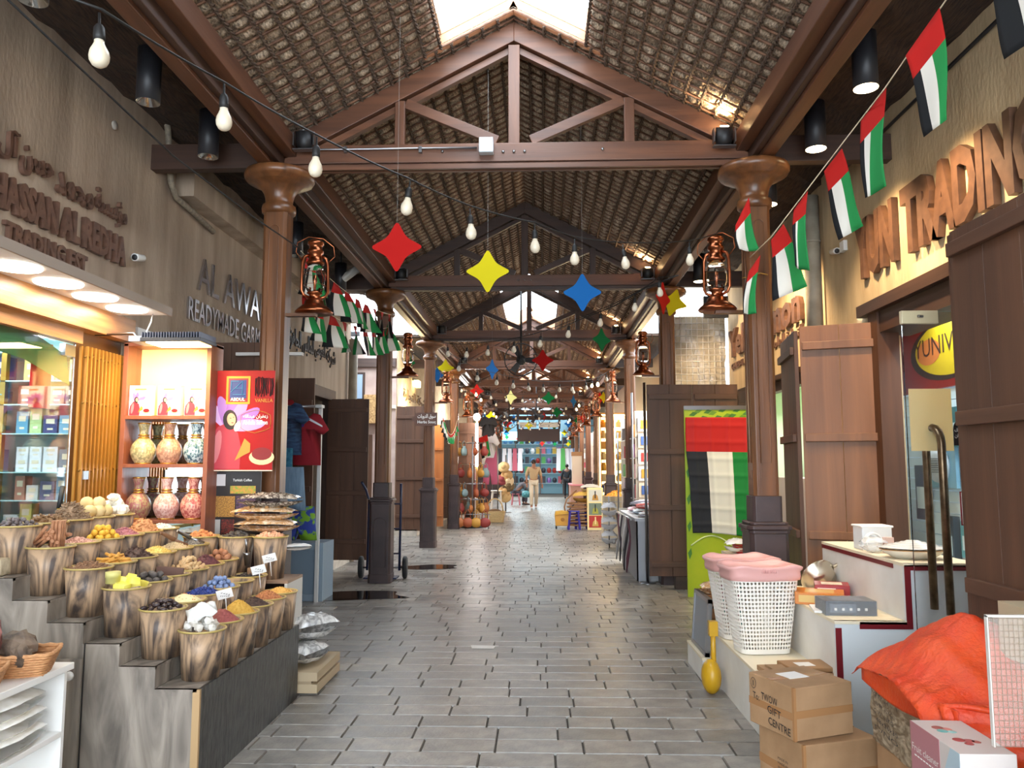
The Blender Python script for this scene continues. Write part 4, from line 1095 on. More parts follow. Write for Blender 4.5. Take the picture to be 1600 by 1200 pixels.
# ================================================================ WHITE SHELF IN THE CORNER
t = thing('shelf_unit', 'low white shelf unit with baskets on top beside the grey laminate door', 'shelf', (-2.36, 3.0, 0))
MB().box(-2.62, -2.12, 1.9, 3.62, .68, .71).build('top', 'white', t, world=True, bevel=.003)
MB().box(-2.60, -2.14, 3.58, 3.60, 0, .68).build('end_panel', 'white', t, world=True)
MB().box(-2.60, -2.14, 1.9, 3.58, .395, .42).build('shelf', 'white', t, world=True, bevel=.003)
MB().box(-2.62, -2.60, 1.9, 3.60, 0, .68).build('back_panel', pl((214, 206, 192), .6), t, world=True)
MB().box(-2.60, -2.14, 1.9, 3.58, 0, .03).build('bottom', 'white', t, world=True)
wick = mat('wicker', (186, 130, 84), .6, col2=(214, 160, 110), scale=50, st=(1, 1, 4), bump=.5, bscale=60)
def basket(loc, dims, rz, label):
    t = thing('wicker_basket', label, 'basket', loc, rz, 'baskets on the white shelf')
    a, b_, h = dims
    n = 44; body = MB()
    rings = []
    for k in range(9):
        f = k / 8; s_ = .78 + .22 * f
        q = []
        for j in range(n):
            an = 2 * pi * j / n
            rx, ry = a * s_, b_ * s_
            c_, s2 = cos(an), sin(an)
            m_ = max(abs(c_), abs(s2)) ** .75
            wv = 1 + .016 * (1 if (j + k) % 2 else -1)
            q.append(V((rx * c_ / m_ * wv, ry * s2 / m_ * wv, h * f)))
        rings.append(q)
    for k in range(8): body.tube([p for p in rings[k]], .006, 5, closed=True)
    vs = [p for q in rings for p in q]
    body.add([p * .985 for p in vs], [(i * n + j, i * n + (j + 1) % n, (i + 1) * n + (j + 1) % n, (i + 1) * n + j) for i in range(8) for j in range(n)])
    body.add([V((p.x * .97, p.y * .97, .006)) for p in rings[0]], [list(range(n))])
    body.build('body', wick, t)
    MB().tube([V((p.x, p.y, h + .004 * (i % 2))) for i, p in enumerate(rings[8])], .009, 6, closed=True).build('rim', wick, t)
    return t
basket((-2.25, 3.42, .712), (.15, .115, .085), .35, 'wicker basket of rocks at the far end of the white shelf')
basket((-2.27, 3.10, .712), (.15, .115, .085), .35, 'wicker basket of rocks, second along the white shelf')
rockr = mat('red_rock', (96, 56, 52), .75, col2=(150, 98, 90), scale=18, bump=.7, bscale=30)
rockb = mat('brown_rock', (70, 58, 50), .7, col2=(128, 108, 90), scale=14, bump=.7, bscale=30)
for k, (x, y, z, r, m, w_) in enumerate(((-2.28, 3.46, .81, .085, rockb, 'jagged brown rock leaning in the far basket'), (-2.36, 3.34, .87, .095, rockr, 'large red rock topping the baskets'), (-2.20, 3.36, .79, .055, rockb, 'small brown rock at the front of the far basket'),
                                      (-2.25, 3.14, .80, .07, rockr, 'small red rock in the second basket'), (-2.34, 3.03, .79, .06, mat('cream_rock', (186, 166, 132), .8, col2=(206, 190, 160), scale=20), 'cream coral-like rock in the second basket'))):
    tag(MB().ball((0, 0, 0), (r, r * .85, r * .8), 9, 7, 0, .18).build('rock', m, loc=(x, y, z), rot=(k, k * 2, k)), w_, 'rock')
sugar = mat('sugar_bag', (236, 232, 222), .2, col2=(252, 250, 246), scale=22)
for k in range(3):
    sack('sugar_bag', (-2.33, 3.25 - .01 * k, .462 + .072 * k), (.56, .40, .135), sugar, sugar, 'clear bag of white crystals, %s of three stacked on the inner shelf' % ('lowest', 'middle', 'topmost')[k], rz=1.5)
sack('dates_bag', (-2.24, 2.86, .47), (.28, .2, .09), filmd, pl((60, 34, 26), .4), 'shiny bag of dark dates beside the sugar bags', rz=.4, lumps=14)
t = thing('stool', 'round pinkish stool seat at the foot of the grey laminate panel', 'stool', (-1.86, 3.38, 0))
MB().lathe([(0, .25), (.15, .25), (.155, .265), (.15, .28), (0, .285)], 26).build('seat', pl((222, 206, 198), .4), t)
for k in range(4): a = pi / 4 + pi / 2 * k; MB().tube([(.11 * cos(a), .11 * sin(a), .25), (.13 * cos(a), .13 * sin(a), 0)], .014, 8).build('leg', pl((222, 206, 198), .4), t)
# stone blocks and broom behind the top tubs
sb = mat('salt_block', (170, 150, 118), .8, col2=(210, 194, 164), scale=18, bump=.5)
tag(MB().cbox((0, 0, 0), (.30, .2, .09)).build('stone_block', sb, loc=(-2.93, 4.10, 1.075), rot=(0, 0, .1), bevel=.012), 'pale rough stone block, lower of two beside the top tubs', 'block')
tag(MB().cbox((0, 0, 0), (.26, .18, .09)).build('stone_block', sb, loc=(-2.97, 4.12, 1.168), rot=(0, 0, -.05), bevel=.012), 'pale rough stone block, upper of two beside the top tubs', 'block')
t = thing('broom', 'broom with a yellow and black handle leaning by the shop window', 'broom', at(90, 850, Y=5.1))
MB().tube([at(82, 860, Y=5.1), at(92, 795, Y=5.2)], .012, 8).build('handle', pl((226, 190, 40), .4), t, world=True)
MB().tube([at(92, 795, Y=5.2), at(98, 760, Y=5.25)], .016, 8).build('grip', 'black', t, world=True)

# ================================================================ PERFUME SHOP
t = thing('disc_light_soffit', 'white boxed soffit with four glowing round ceiling lights over the shop window', 'lamp', (-3.0, 4.5, 2.75))
MB().box(XL, -2.80, 3.0, 5.80, 2.735, 2.775).build('board', pl((214, 214, 214), .5), t, world=True)
MB().box(-2.81, -2.795, 3.0, 5.81, 2.728, 2.79).build('fascia', pl((150, 136, 124), .6), t, world=True)
for y in (4.31, 4.72, 5.13, 5.54):
    MB().lathe([(0, 0), (.135, 0), (.14, .006), (.14, .02), (0, .02)], 28).build('disc_light', pl((255, 250, 240), .3, emis=(255, 246, 226), es=3.2), t, loc=(0, y - 4.5, -.028))
t = thing('shop_window', 'tall frameless glass shop window of the perfume shop', 'window', (XL, 4.3, 0)); t['kind'] = 'structure'
MB().box(XL - .012, XL, 3.0, 5.43, .02, 2.46).build('pane', 'glass', t, world=True)
MB().box(XL - .03, XL + .02, 5.28, 5.40, 2.36, 2.44).build('patch_fitting', 'steel', t, world=True)
MB().box(XL - .035, XL - .005, 3.0, 5.43, 1.03, 1.06).build('rail', pl((210, 180, 60), .4), t, world=True)
tag(MB().prism([(0, 0), (.9, 0), (1.25, -.1), (1.3, -.3), (.8, -.18), (0, -.12)], (XL - .02, 4.1, 2.46), Y3, Z3, .003).build('flag_decal', pl((30, 130, 60), .6)), 'green band of a flag decal at the top of the shop window', 'decal')
tag(MB().box(XL - .04, XL - .036, 5.0, 5.22, 1.98, 2.42).build('flag_decal', pl((200, 40, 50), .6)), 'red band of a flag decal hanging inside the shop window', 'decal')
t = thing('glass_shelving', 'lit glass shelves full of perfume boxes against the shop wall', 'shelves', (-4.2, 5.95, 0))
zs = [1.12, 1.34, 1.55, 1.84, 2.06, 2.24, 2.46]
for z in zs: MB().box(-4.75, -3.50, 5.80, 6.3, z - .008, z).build('shelf', pl((170, 214, 214), .1), t, world=True)
for x in (-4.76, -4.08, -3.49): MB().box(x - .02, x + .02, 5.8, 5.84, .6, 2.7).build('upright', pl((206, 170, 84), .3, 1), t, world=True)
MB().box(-4.78, -3.47, 6.30, 6.33, 0, 2.8).build('back_panel', pl((196, 226, 228), .3), t, world=True)
MB().box(-4.78, -3.47, 5.80, 6.3, .5, 1.0).build('base', pl((210, 214, 210), .3), t, world=True)
BC = [(40, 56, 66), (36, 40, 52), (168, 190, 130), (60, 64, 110), (122, 64, 58), (110, 180, 214), (216, 222, 226), (190, 178, 100), (84, 90, 120), (170, 120, 100), (206, 206, 200), (120, 130, 140)]
boxm = {}
def goods_box(name, loc, dims, col, label, group, deco=True, cat='box', col2=None):
    key = (dims, col, col2)
    if key not in boxm:
        w_, d_, h_ = dims; b = MB().box(-w_ / 2, w_ / 2, -d_ / 2, d_ / 2, 0, h_)
        if deco:
            b.box(-w_ * .3, w_ * .3, -d_ / 2 - .0015, -d_ / 2, h_ * .55, h_ * .8, 1); b.box(-w_ * .2, w_ * .2, -d_ / 2 - .0015, -d_ / 2, h_ * .2, h_ * .3, 1)
        boxm[key] = b.mesh(name, [pl(col, .35), pl(col2 or (214, 206, 180), .35)])
    o = bpy.data.objects.new(name, boxm[key]); COL.objects.link(o); o.location = loc
    return tag(o, label, cat, group)
lev = ['lowest', 'second lowest', 'third lowest', 'middle', 'third highest', 'second highest']
CN = {(40, 56, 66): 'slate', (36, 40, 52): 'black', (168, 190, 130): 'light green', (60, 64, 110): 'navy', (122, 64, 58): 'maroon', (110, 180, 214): 'sky-blue', (216, 222, 226): 'white', (190, 178, 100): 'olive', (84, 90, 120): 'grey-blue', (170, 120, 100): 'tan', (206, 206, 200): 'cream', (120, 130, 140): 'grey'}
seen = {}
for k, z in enumerate(zs[:-1]):
    x = -4.70; gap = zs[k + 1] - z - .03
    while x < -3.56:
        c = rnd.choice(BC); w_ = rnd.choice((.075, .09, .11)); h_ = round(min(gap, rnd.choice((.11, .14, .17, .2))), 3)
        if abs(x + w_ / 2 + 4.08) > .06:
            nb = sum(1 for q in seen if q[0] == k); seen[k, nb] = 1
            lb = '%s perfume box, %s along the %s glass shelf' % (CN[c], ORD[nb % 12], lev[k])
            goods_box('perfume_box', (x + w_ / 2, 5.92, z), (w_, .09, h_), c, lb, 'perfume boxes on the glass shelves')
            if h_ < gap * .5: goods_box('perfume_box', (x + w_ / 2, 5.92, z + h_), (w_, .09, .08), c, lb + ', upper of two', 'perfume boxes on the glass shelves')
        x += w_ + .015
# nearer showcase behind the glass
t = thing('display_case', 'glass display case close behind the shop window', 'case', (-3.95, 5.3, 0))
MB().box(-4.5, -3.62, 5.1, 5.4, 0, .98).build('base', pl((206, 212, 210), .3), t, world=True)
for z in (1.35, 1.62, 2.1): MB().box(-4.5, -3.80, 5.12, 5.4, z - .008, z).build('shelf', pl((170, 214, 214), .1), t, world=True)
MB().box(-3.82, -3.79, 5.1, 5.13, .98, 2.5).build('upright', pl((206, 170, 84), .3, 1), t, world=True)
for k, (x, z, h_, c, w_) in enumerate(((-3.92, 1.62, .34, (196, 206, 206), 'tall pale perfume poster box with a teal top'), (-3.87, 1.36, .2, (74, 70, 110), 'purple perfume carton'), (-4.0, 1.36, .16, (50, 46, 96), 'dark violet perfume carton'),
                                    (-3.95, 2.11, .2, (60, 76, 96), 'navy carton with round emblems'), (-4.08, 2.11, .2, (70, 86, 106), 'steel-blue carton with round emblems'))):
    goods_box('perfume_box', (x, 5.2, z), (.16 if k == 0 else .10, .08, h_), c, w_ + ' in the near display case', 'cartons in the near display case')
MB().box(-4.0, -3.84, 5.155, 5.158, 1.86, 1.96).build('colour_band', pl((40, 160, 160), .4), bpy.data.objects['display_case'], world=True)
t = thing('perfume_bottle', 'faceted clear perfume bottle in the near display case', 'bottle', (-3.9, 5.2, .985))
MB().lathe([(0, 0), (.07, 0), (.065, .02), (.035, .2), (.02, .24), (.02, .26), (0, .26)], 8, sm=False).build('body', 'glass', t); MB().ball((0, 0, .29), .03, 8, 6).build('stopper', 'glass', t)

# ---- folding lattice gate
t = thing('folding_gate', 'golden folding lattice gate pushed back beside the shop window', 'gate', (XL, 5.75, 0))
gold = pl((178, 122, 48), .4, .3)
MB().box(XL - .03, XL - .01, 5.44, 6.06, .05, 2.56).build('back_board', pl((120, 78, 36), .5), t, world=True)
for k in range(24):
    y = 5.47 + .0245 * k; zig = .03 if k % 2 else 0
    MB().box(XL + .01 + zig, XL + .028 + zig, y - .008, y + .008, .05, 2.45).build('slat', gold, t, world=True)
for z in (.5, 1.08, 1.57, 2.05, 2.38):
    MB().tube([(XL + .045, 5.47 + .04 * k, z + (.012 if k % 2 else -.012)) for k in range(15)], .007, 5).build('cross_link', pl((150, 108, 50), .4, .6), t, world=True)
MB().box(XL + .0, XL + .06, 6.04, 6.07, .05, 2.45).build('stile', 'dark_z', t, world=True)
MB().box(XL + .05, XL + .07, 5.50, 5.56, 1.50, 1.56).build('lock', 'steel', t, world=True)

# ================================================================ VASE SHELF
redw = wood('red_shelf_wood', (122, 66, 46), (150, 88, 62), 'z', rough=.4)
x0, x1 = -3.22, -2.53
t = thing('shelf_unit', 'red-brown shelf unit with mirror back holding sand-glitter vases', 'shelf', (x0, 5.95, 0))
for x in (x0, x1 - .035): MB().box(x, x + .035, 5.93, 6.16, .75, 2.54).build('side', redw, t, world=True, bevel=.002)
for z in (1.19, 1.61, 1.98): MB().box(x0 + .03, x1 - .03, 5.93, 6.14, z - .028, z).build('shelf', redw, t, world=True, bevel=.002)
MB().box(x0, x1, 5.93, 6.16, 2.52, 2.545).build('top', redw, t, world=True)
MB().box(x0 + .03, x1 - .03, 6.14, 6.155, 1.98, 2.52).build('upper_back', pl((240, 214, 150), .5), t, world=True)
MB().box(x0 + .03, x1 - .03, 6.14, 6.155, .75, 1.98).build('mirror', pl((225, 232, 235), .03, 1), t, world=True)
def vase(loc, c, c2, label):
    t = thing('vase', label, 'vase', loc, group='glitter vases on the shelf unit')
    g = mat('glitter_%d' % len(bpy.data.materials), c, .35, col2=c2, scale=70, lo=.45, hi=.55, st=(1, 1, .6))
    MB().lathe([(0, 0), (.055, 0), (.058, .008), (.075, .03), (.092, .075), (.094, .11), (.082, .15), (.055, .185), (.034, .20)], 26).build('body', g, t)
    MB().lathe([(.034, .20), (.033, .235), (.036, .27), (.045, .30), (.046, .315), (.040, .315), (.0, .30)], 20).build('neck', g, t)
    for z, r in ((.004, .058), (.203, .038), (.222, .037), (.314, .044)):
        MB().tube([(r * cos(a), r * sin(a), z) for a in [2 * pi * k / 18 for k in range(18)]], .006, 6, closed=True).build('gold_ring', pl((206, 150, 60), .25, .7), t)
    return t
vase((-3.08, 6.03, 1.61), (206, 190, 140), (150, 140, 100), 'cream glitter vase on the upper vase shelf')
vase((-2.875, 6.03, 1.61), (206, 160, 130), (170, 120, 96), 'peach glitter vase on the upper vase shelf')
vase((-2.665, 6.03, 1.61), (60, 96, 110), (190, 206, 206), 'teal and silver glitter vase on the upper vase shelf')
vase((-3.10, 6.03, 1.19), (166, 146, 110), (150, 90, 90), 'sandy vase with a rosy patch on the lower vase shelf')
vase((-2.87, 6.01, 1.19), (196, 140, 130), (226, 190, 180), 'pale pink glitter vase on the lower vase shelf')
vase((-2.67, 6.03, 1.19), (176, 84, 80), (220, 160, 140), 'deep rose glitter vase on the lower vase shelf')

RED, PUR, SKIN = pl((190, 34, 34), .4), pl((166, 120, 190), .5), pl((206, 156, 128), .6)
def saffron_print(parent, o, s, dz=.0009):
    """the printed picture: a woman in a red jacket and dark headscarf smelling a flower, with a purple bloom behind"""
    o = V(o)
    def P(name, pts, m, k): MB().prism([(x * s, z * s) for x, z in pts], o + V((0, -dz * k * .5, 0)), X3, Z3, dz * .6).build(name, m, parent, world=True)
    el = lambda cx, cz, rx, rz_, a0=0, n=18: [(cx + rx * cos(2 * pi * i / n) * cos(a0) - rz_ * sin(2 * pi * i / n) * sin(a0), cz + rx * cos(2 * pi * i / n) * sin(a0) + rz_ * sin(2 * pi * i / n) * cos(a0)) for i in range(n)]
    for k_, (a, c) in enumerate(((2.3, (196, 160, 210)), (1.9, (166, 116, 190)), (1.5, (150, 96, 176)), (1.1, (176, 130, 200)), (.6, (156, 104, 184)), (.1, (186, 146, 206)))):
        P('printed_petal', el(.27 + .20 * cos(a), .50 + .16 * sin(a), .22, .07, a), pl(c, .5), 1 + .3 * k_)
    P('printed_jacket', [(.0, .0), (.40, .0), (.41, .26), (.37, .42), (.30, .50), (.20, .53), (.13, .50), (.03, .36), (0, .2)], pl((214, 62, 78), .35), 3)
    P('printed_sleeve', [(.34, .10), (.44, .16), (.52, .20), (.52, .30), (.45, .36), (.41, .26)], pl((226, 158, 60), .5), 4.5)
    P('printed_sleeve', el(.12, .26, .05, .20, -.15), pl((240, 140, 146), .4), 4.4)
    P('printed_scarf', el(.27, .58, .085, .12, .1), pl((40, 26, 30), .6), 5)
    P('printed_face', el(.285, .585, .052, .075, .15), SKIN, 6.5)
    P('printed_eye', el(.275, .60, .012, .004, -.2), pl((40, 24, 22), .6), 8)
    P('printed_eye', el(.31, .61, .010, .004, -.2), pl((40, 24, 22), .6), 8)
    P('printed_mouth', el(.30, .545, .014, .006), pl((160, 60, 60), .6), 8)
    P('printed_hand', el(.36, .50, .035, .06, -.4), pl((232, 226, 220), .5), 8)
    P('printed_bowl', el(.66, .14, .15, .09), pl((222, 202, 150), .5), 2)
    P('printed_saffron', el(.66, .18, .12, .075), pl((150, 24, 28), .5), 4)
# three picture boxes on top shelf
for k, (xa, w_) in enumerate(((-3.18, 'by the lattice gate'), (-2.955, 'in the middle'), (-2.745, 'by the red poster'))):
    t = thing('picture_box', 'boxed picture of a woman with a purple flower, the one %s' % w_, 'box', (xa, 5.98, 1.98), group='picture boxes on the vase shelf')
    MB().box(xa, xa + .18, 5.97, 6.02, 1.98, 2.215).build('box', pl((244, 236, 240), .4), t, world=True)
    saffron_print(t, (xa + .004, 5.97, 1.984), .205 if k != 1 else .2)
    MB().box(xa + .045, xa + .135, 5.966, 5.97, 2.18, 2.192).build('caption_bar', pl((226, 170, 90), .5), t, world=True)
# flood light unit over the shelf
t = thing('led_floodlight', 'large black finned LED floodlight on an arm over the vase shelf', 'lamp', (-2.65, 5.62, 2.50))
for k in range(22): MB().box(-2.865 + .02 * k, -2.857 + .02 * k, 5.50, 5.78, 2.515, 2.555).build('cooling_fin', pl((66, 72, 90), .4), t, world=True)
MB().box(-2.87, -2.43, 5.49, 5.79, 2.485, 2.515).build('housing', pl((40, 42, 48), .4), t, world=True, bevel=.004)
MB().box(-2.97, -2.87, 5.52, 5.76, 2.49, 2.53).build('driver_box', pl((150, 160, 180), .4), t, world=True, bevel=.004)
MB().box(-2.84, -2.46, 5.52, 5.76, 2.480, 2.485).build('lens', pl((255, 240, 200), .3, emis=(255, 224, 150), es=18), t, world=True)
MB().tube([(-2.95, 5.62, 2.52), (-3.0, 5.65, 2.57), (-3.29, 5.65, 2.56)], .010, 6).build('arm', 'steel', t, world=True)
MB().tube([(-2.9, 5.62, 2.55), (-2.9, 5.7, 2.66), (-2.92, 5.76, 2.74)], .005, 5).build('cable', 'white', t, world=True)
# posters
def poster_base(name, label, xa, xb, y, za, zb, m, edge):
    t = thing(name, label, 'poster', (xa, y, za))
    MB().box(xa, xb, y, y + .015, za, zb).build('panel', m, t, world=True)
    MB().box(xa - .004, xa + .004, y - .004, y + .017, za, zb).box(xa, xb, y - .004, y + .017, za - .004, za + .003).build('frame', edge, t, world=True)
    return t
xa, xb, y = -2.60, -2.075, 6.06
t = poster_base('red_poster', 'red advertising poster with a woman smelling saffron and a blue ABDUL logo', xa, xb, y, 1.56, 2.34, pl((190, 20, 20), .5, spec=.3), pl((236, 226, 200), .5))
saffron_print(t, (xa + .005, y, 1.57), .66)
def slab(parent, name, x0_, x1_, z0_, z1_, m, k, yy=None): return MB().box(x0_, x1_, (yy or y) - .0012 * k, (yy or y), z0_, z1_).build(name, m, parent, world=True)
slab(t, 'logo_frame', xa + .145, xa + .335, 2.075, 2.295, pl((240, 176, 40), .4), 4)
slab(t, 'logo_frame', xa + .162, xa + .318, 2.092, 2.278, pl((176, 30, 40), .4), 5)
slab(t, 'logo_field', xa + .176, xa + .304, 2.12, 2.264, pl((34, 60, 140), .4), 6)
b = MB()
yy = y - .0085
for (p, q) in (((.185, 2.17), (.275, 2.255)), ((.275, 2.255), (.275, 2.15)), ((.185, 2.255), (.245, 2.255)), ((.185, 2.255), (.185, 2.19)), ((.20, 2.15), (.30, 2.15)), ((.22, 2.20), (.275, 2.20))):
    b.beam((xa + p[0], yy, p[1]), (xa + q[0], yy, q[1]), .002, .008, up=Y3)
b.build('logo_mark', pl((90, 190, 230), .4), t, world=True, kind='stuff')
letters_mb('ABDUL', (xa + .182, y - .009, 2.10), X3, Z3, .026, .115, 0, .02).build('lettering', 'white', t, world=True)
b = MB()
for k in range(14):
    xx = xa + .375 + .0105 * k
    b.tube([(xx + rnd.uniform(-.006, .006), y - .004, 2.29 - .012 * j + 0 * k) for j in range(13)] if 0 else [(xx, y - .004, 2.285 + rnd.uniform(-.01, .006)), (xx + rnd.uniform(-.012, .012), y - .004, 2.22), (xx + rnd.uniform(-.008, .008), y - .004, 2.14 + rnd.uniform(-.01, .02))], .0035, 4)
b.build('printed_vanilla_pods', pl((36, 20, 20), .6), t, world=True, kind='stuff')
letters_mb('VANILLA', (xa + .375, y - .003, 2.09), X3, Z3, .028, .14, 0, .0).build('lettering', pl((240, 170, 50), .5), t, world=True)
letters_mb('Abdulla Saffron', (xa + .285, y - .003, 1.915), X3, Z3, .036, .195, 0, .02).build('lettering', 'white', t, world=True)
letters_mb(arabic('زعفران عبدالله'), (xa + .285, y - .003, 1.96), X3, Z3, .035, .195, 0, .015).build('arabic_word', 'white', t, world=True)
MB().tube([(xa + p, y - .003, q) for p, q in ((.27, 1.89), (.30, 1.87), (.38, 1.85), (.46, 1.87), (.50, 1.89), (.505, 1.94), (.50, 1.99), (.46, 2.01), (.385, 2.03), (.31, 2.01), (.27, 1.99), (.265, 1.94))], .002, 4, closed=True).build('ornament_line', pl((226, 160, 60), .5), t, world=True)
xa2, xb2, y2 = -2.62, -2.18, 6.12
t = poster_base('coffee_poster', 'dark food poster with panels of nuts and coffee under the red one', xa2, xb2, y2, 1.06, 1.55, pl((30, 24, 24), .3), 'black')
for (a, b_, c_, d_, m) in ((.02, .24, 1.20, 1.36, mat('print_grain', (190, 140, 60), .4, col2=(110, 70, 30), scale=120)), (.02, .13, 1.07, 1.18, pl((170, 166, 160), .4)), (.14, .24, 1.07, 1.18, mat('print_grain2', (120, 40, 30), .4, col2=(40, 24, 20), scale=90)),
                        (.25, .40, 1.20, 1.36, mat('print_grain3', (90, 60, 100), .4, col2=(40, 30, 30), scale=60)), (.02, .16, 1.44, 1.53, pl((200, 196, 196), .4)), (.2, .40, 1.38, 1.44, mat('print_green', (110, 150, 50), .4, col2=(200, 130, 60), scale=50))):
    slab(t, 'printed_panel', xa2 + a, xa2 + b_, c_, d_, m, 2, y2)
letters_mb('Turkish Coffee', (xa2 + .22, y2 - .003, 1.475), X3, Z3, .02, .15, 0, .01).build('lettering', 'white', t, world=True)

# ================================================================ SHUTTERS
def shutter(x0, x1, y, z0, z1, m, bats, label, bm=None, rz=0, n=2, th=.035, y_b=None, hinge=None, side=-1):
    """a board shutter leaf with cross battens; local frame: x along the leaf, battens on the camera side"""
    W_ = abs(x1 - x0)
    t = thing('board_shutter', label, 'shutter', (x0, y, z0), rz, 'board shutters of the shops')
    for k in range(n): MB().box(W_ * k / n + .0015, W_ * (k + 1) / n - .0015, 0, th, 0, z1 - z0).build('board', m, t, bevel=.002)
    for z in bats:
        MB().box(.02, W_ - .02, side * .035 if side < 0 else th, 0 if side < 0 else th + .035, z - .035 - z0, z + .035 - z0).build('batten', bm or m, t, bevel=.004)
    return t
shutter(-3.28, -2.64, 12.05, .17, 2.62, 'shut_z', [.45, 1.23, 1.62, 2.42][:1] + [1.18, 1.84, 2.45], 'dark brown board shutter between the hanging clothes and the hand truck', 'shut_x', n=3)
shutter(-3.28, -2.90, 10.0, .15, 2.72, 'shut_z', [.5, 1.3, 2.4], 'brown board shutter behind the hanging clothes', 'shut_x')
shutter(-3.25, -2.57, 7.55, .02, 2.80, 'shut_z', [.6, 1.55, 2.5], 'brown board shutter behind the red poster', 'shut_x', n=3)
tag(MB().box(-2.95, -2.3, 7.47, 7.53, 2.66, 2.69).build('tube_light', pl((206, 204, 200), .4)), 'unlit white tube light over the brown shutter behind the poster', 'lamp')
shutter(-3.30, -2.66, 18.0, .12, 2.95, 'shut_z', [.45, 1.3, 2.15, 2.7], 'brown board shutter at the corner past the alley', 'shut_x', n=3)
shutter(-3.00, -2.36, 19.3, .12, 2.6, 'orangeshut', [.4, 1.25, 2.0], 'orange-brown board shutter beyond the arrow sign', 'orangeshut', n=2)
shutter(-2.86, -2.42, 22.6, .1, 2.9, 'dark_z', [.4, 1.3, 2.2], 'dark board shutter between the third and fourth columns', 'dark_x', n=2)
shutter(-2.95, -2.0, 24.2, .1, 2.9, 'shut_z', [.5, 1.9, 2.6], 'wide dark shutter behind the bag rack', 'shut_x', n=4)

# ================================================================ CLOTHES
def garment(name, pts, loc, m, label, stripes=(), th=.05, sc=1, cat='clothing', rz=0):
    t = thing(name, label, cat, loc, rz)
    k = len(pts); cx = sum(p[0] for p in pts) / k; cz = sum(p[1] for p in pts) / k
    b = MB()
    vs = []
    for i, (f, d) in enumerate(((1, 0), (.93, th * .5), (.6, th * .7), (0, th * .62))):
        for (x, z) in pts: vs.append((cx + (x - cx) * f, -d, cz + (z - cz) * f))
    fs = [(r * k + j, r * k + (j + 1) % k, (r + 1) * k + (j + 1) % k, (r + 1) * k + j) for r in range(3) for j in range(k)]
    b.add(vs, fs, 0, True); n0 = len(vs)
    b.add([(x, -y_ + .001, z) for x, y_, z in [(v[0], -(-v[1]), v[2]) for v in vs]] if 0 else [(v[0], -v[1], v[2]) for v in vs], [f[::-1] for f in fs], 0, True)
    b.build('cloth', m, t)
    for nm, q, mm in stripes:
        MB().prism(q, (0, -th * .72, 0), X3, Z3, .004).build(nm, mm, t)
    return t
tee = [(-.08, .62), (-.16, .60), (-.27, .42), (-.20, .36), (-.17, .42), (-.18, 0), (.18, 0), (.17, .42), (.20, .36), (.27, .42), (.16, .60), (.08, .62), (.03, .58), (-.03, .58)]
short = [(-.18, .50), (.18, .50), (.20, .25), (.22, 0), (.04, 0), (.0, .22), (-.04, 0), (-.22, 0), (-.20, .25)]
cr = pl((178, 24, 44), .8); wh = pl((226, 226, 232), .7); dbl = mat('plaid', (34, 48, 82), .8, col2=(60, 92, 130), scale=40, st=(.2, 1, 1))
garment('shirt', tee, (-2.78, 9.30, 1.60), cr, 'red football shirt with white shoulder stripes hanging by the column', [('stripe', [(-.16, .50), (.02, .57), (.02, .545), (-.16, .475)], wh), ('stripe', [(.04, .56), (.2, .47), (.2, .45), (.04, .53)], wh), ('stripe', [(-.16, .44), (-.02, .50), (-.02, .46), (-.16, .40)], pl((70, 50, 130), .8))], th=.06)
garment('shirt', tee, (-2.99, 9.22, 1.72), dbl, 'navy plaid shirt hanging in front of the red shirt', th=.06)
garment('shirt', [(x * .8, z * .8) for x, z in tee], (-3.1, 9.35, 1.9), pl((190, 40, 50), .8), 'small red and black shirt at the back of the rail', th=.05)
tag(MB().box(-3.04, -2.90, 9.15, 9.19, 1.55, 1.80).build('towel', mat('teal_cloth', (40, 108, 140), .8, col2=(70, 140, 170), scale=30), bevel=.01), 'teal folded cloth hanging below the plaid shirt', 'towel')
garment('shorts', short, (-2.93, 9.12, 1.08), mat('denim', (112, 140, 166), .85, col2=(130, 158, 184), scale=12, st=(4, 1, .5)), 'pale blue denim shorts hanging under the shirts', th=.08)
garment('shorts', [(x, z * .8) for x, z in short], (-2.85, 9.32, .72), mat('beach_print', (36, 60, 150), .7, col2=(120, 170, 40), scale=9, lo=.48, hi=.52), 'blue and green printed beach shorts hanging lowest', th=.08)
t = thing('clothes_rail', 'metal clothes rail with white posts at the garment shop', 'rail', (-2.9, 9.3, 0))
MB().tube([(-3.28, 9.3, 2.30), (-2.62, 9.3, 2.30)], .016, 8).build('bar', 'steel', t, world=True)
MB().box(-2.66, -2.62, 9.36, 9.40, 0, 2.30).build('post', pl((206, 206, 204), .5), t, world=True)
MB().box(-2.68, -2.60, 9.28, 9.40, 2.285, 2.32).build('bracket', pl((206, 206, 204), .5), t, world=True)
t = thing('low_cabinet', 'pale blue-grey panelled cabinet under the hanging clothes', 'cabinet', (-2.85, 9.45, 0))
MB().box(-3.2, -2.58, 9.44, 9.9, .0, .68).build('body', pl((118, 136, 152), .5), t, world=True)
MB().box(-3.2, -2.58, 9.42, 9.44, .60, .68).box(-3.2, -2.58, 9.42, 9.44, 0, .08).box(-2.66, -2.58, 9.42, 9.44, .08, .60).box(-3.2, -3.12, 9.42, 9.44, .08, .60).build('frame', pl((136, 154, 170), .5), t, world=True)

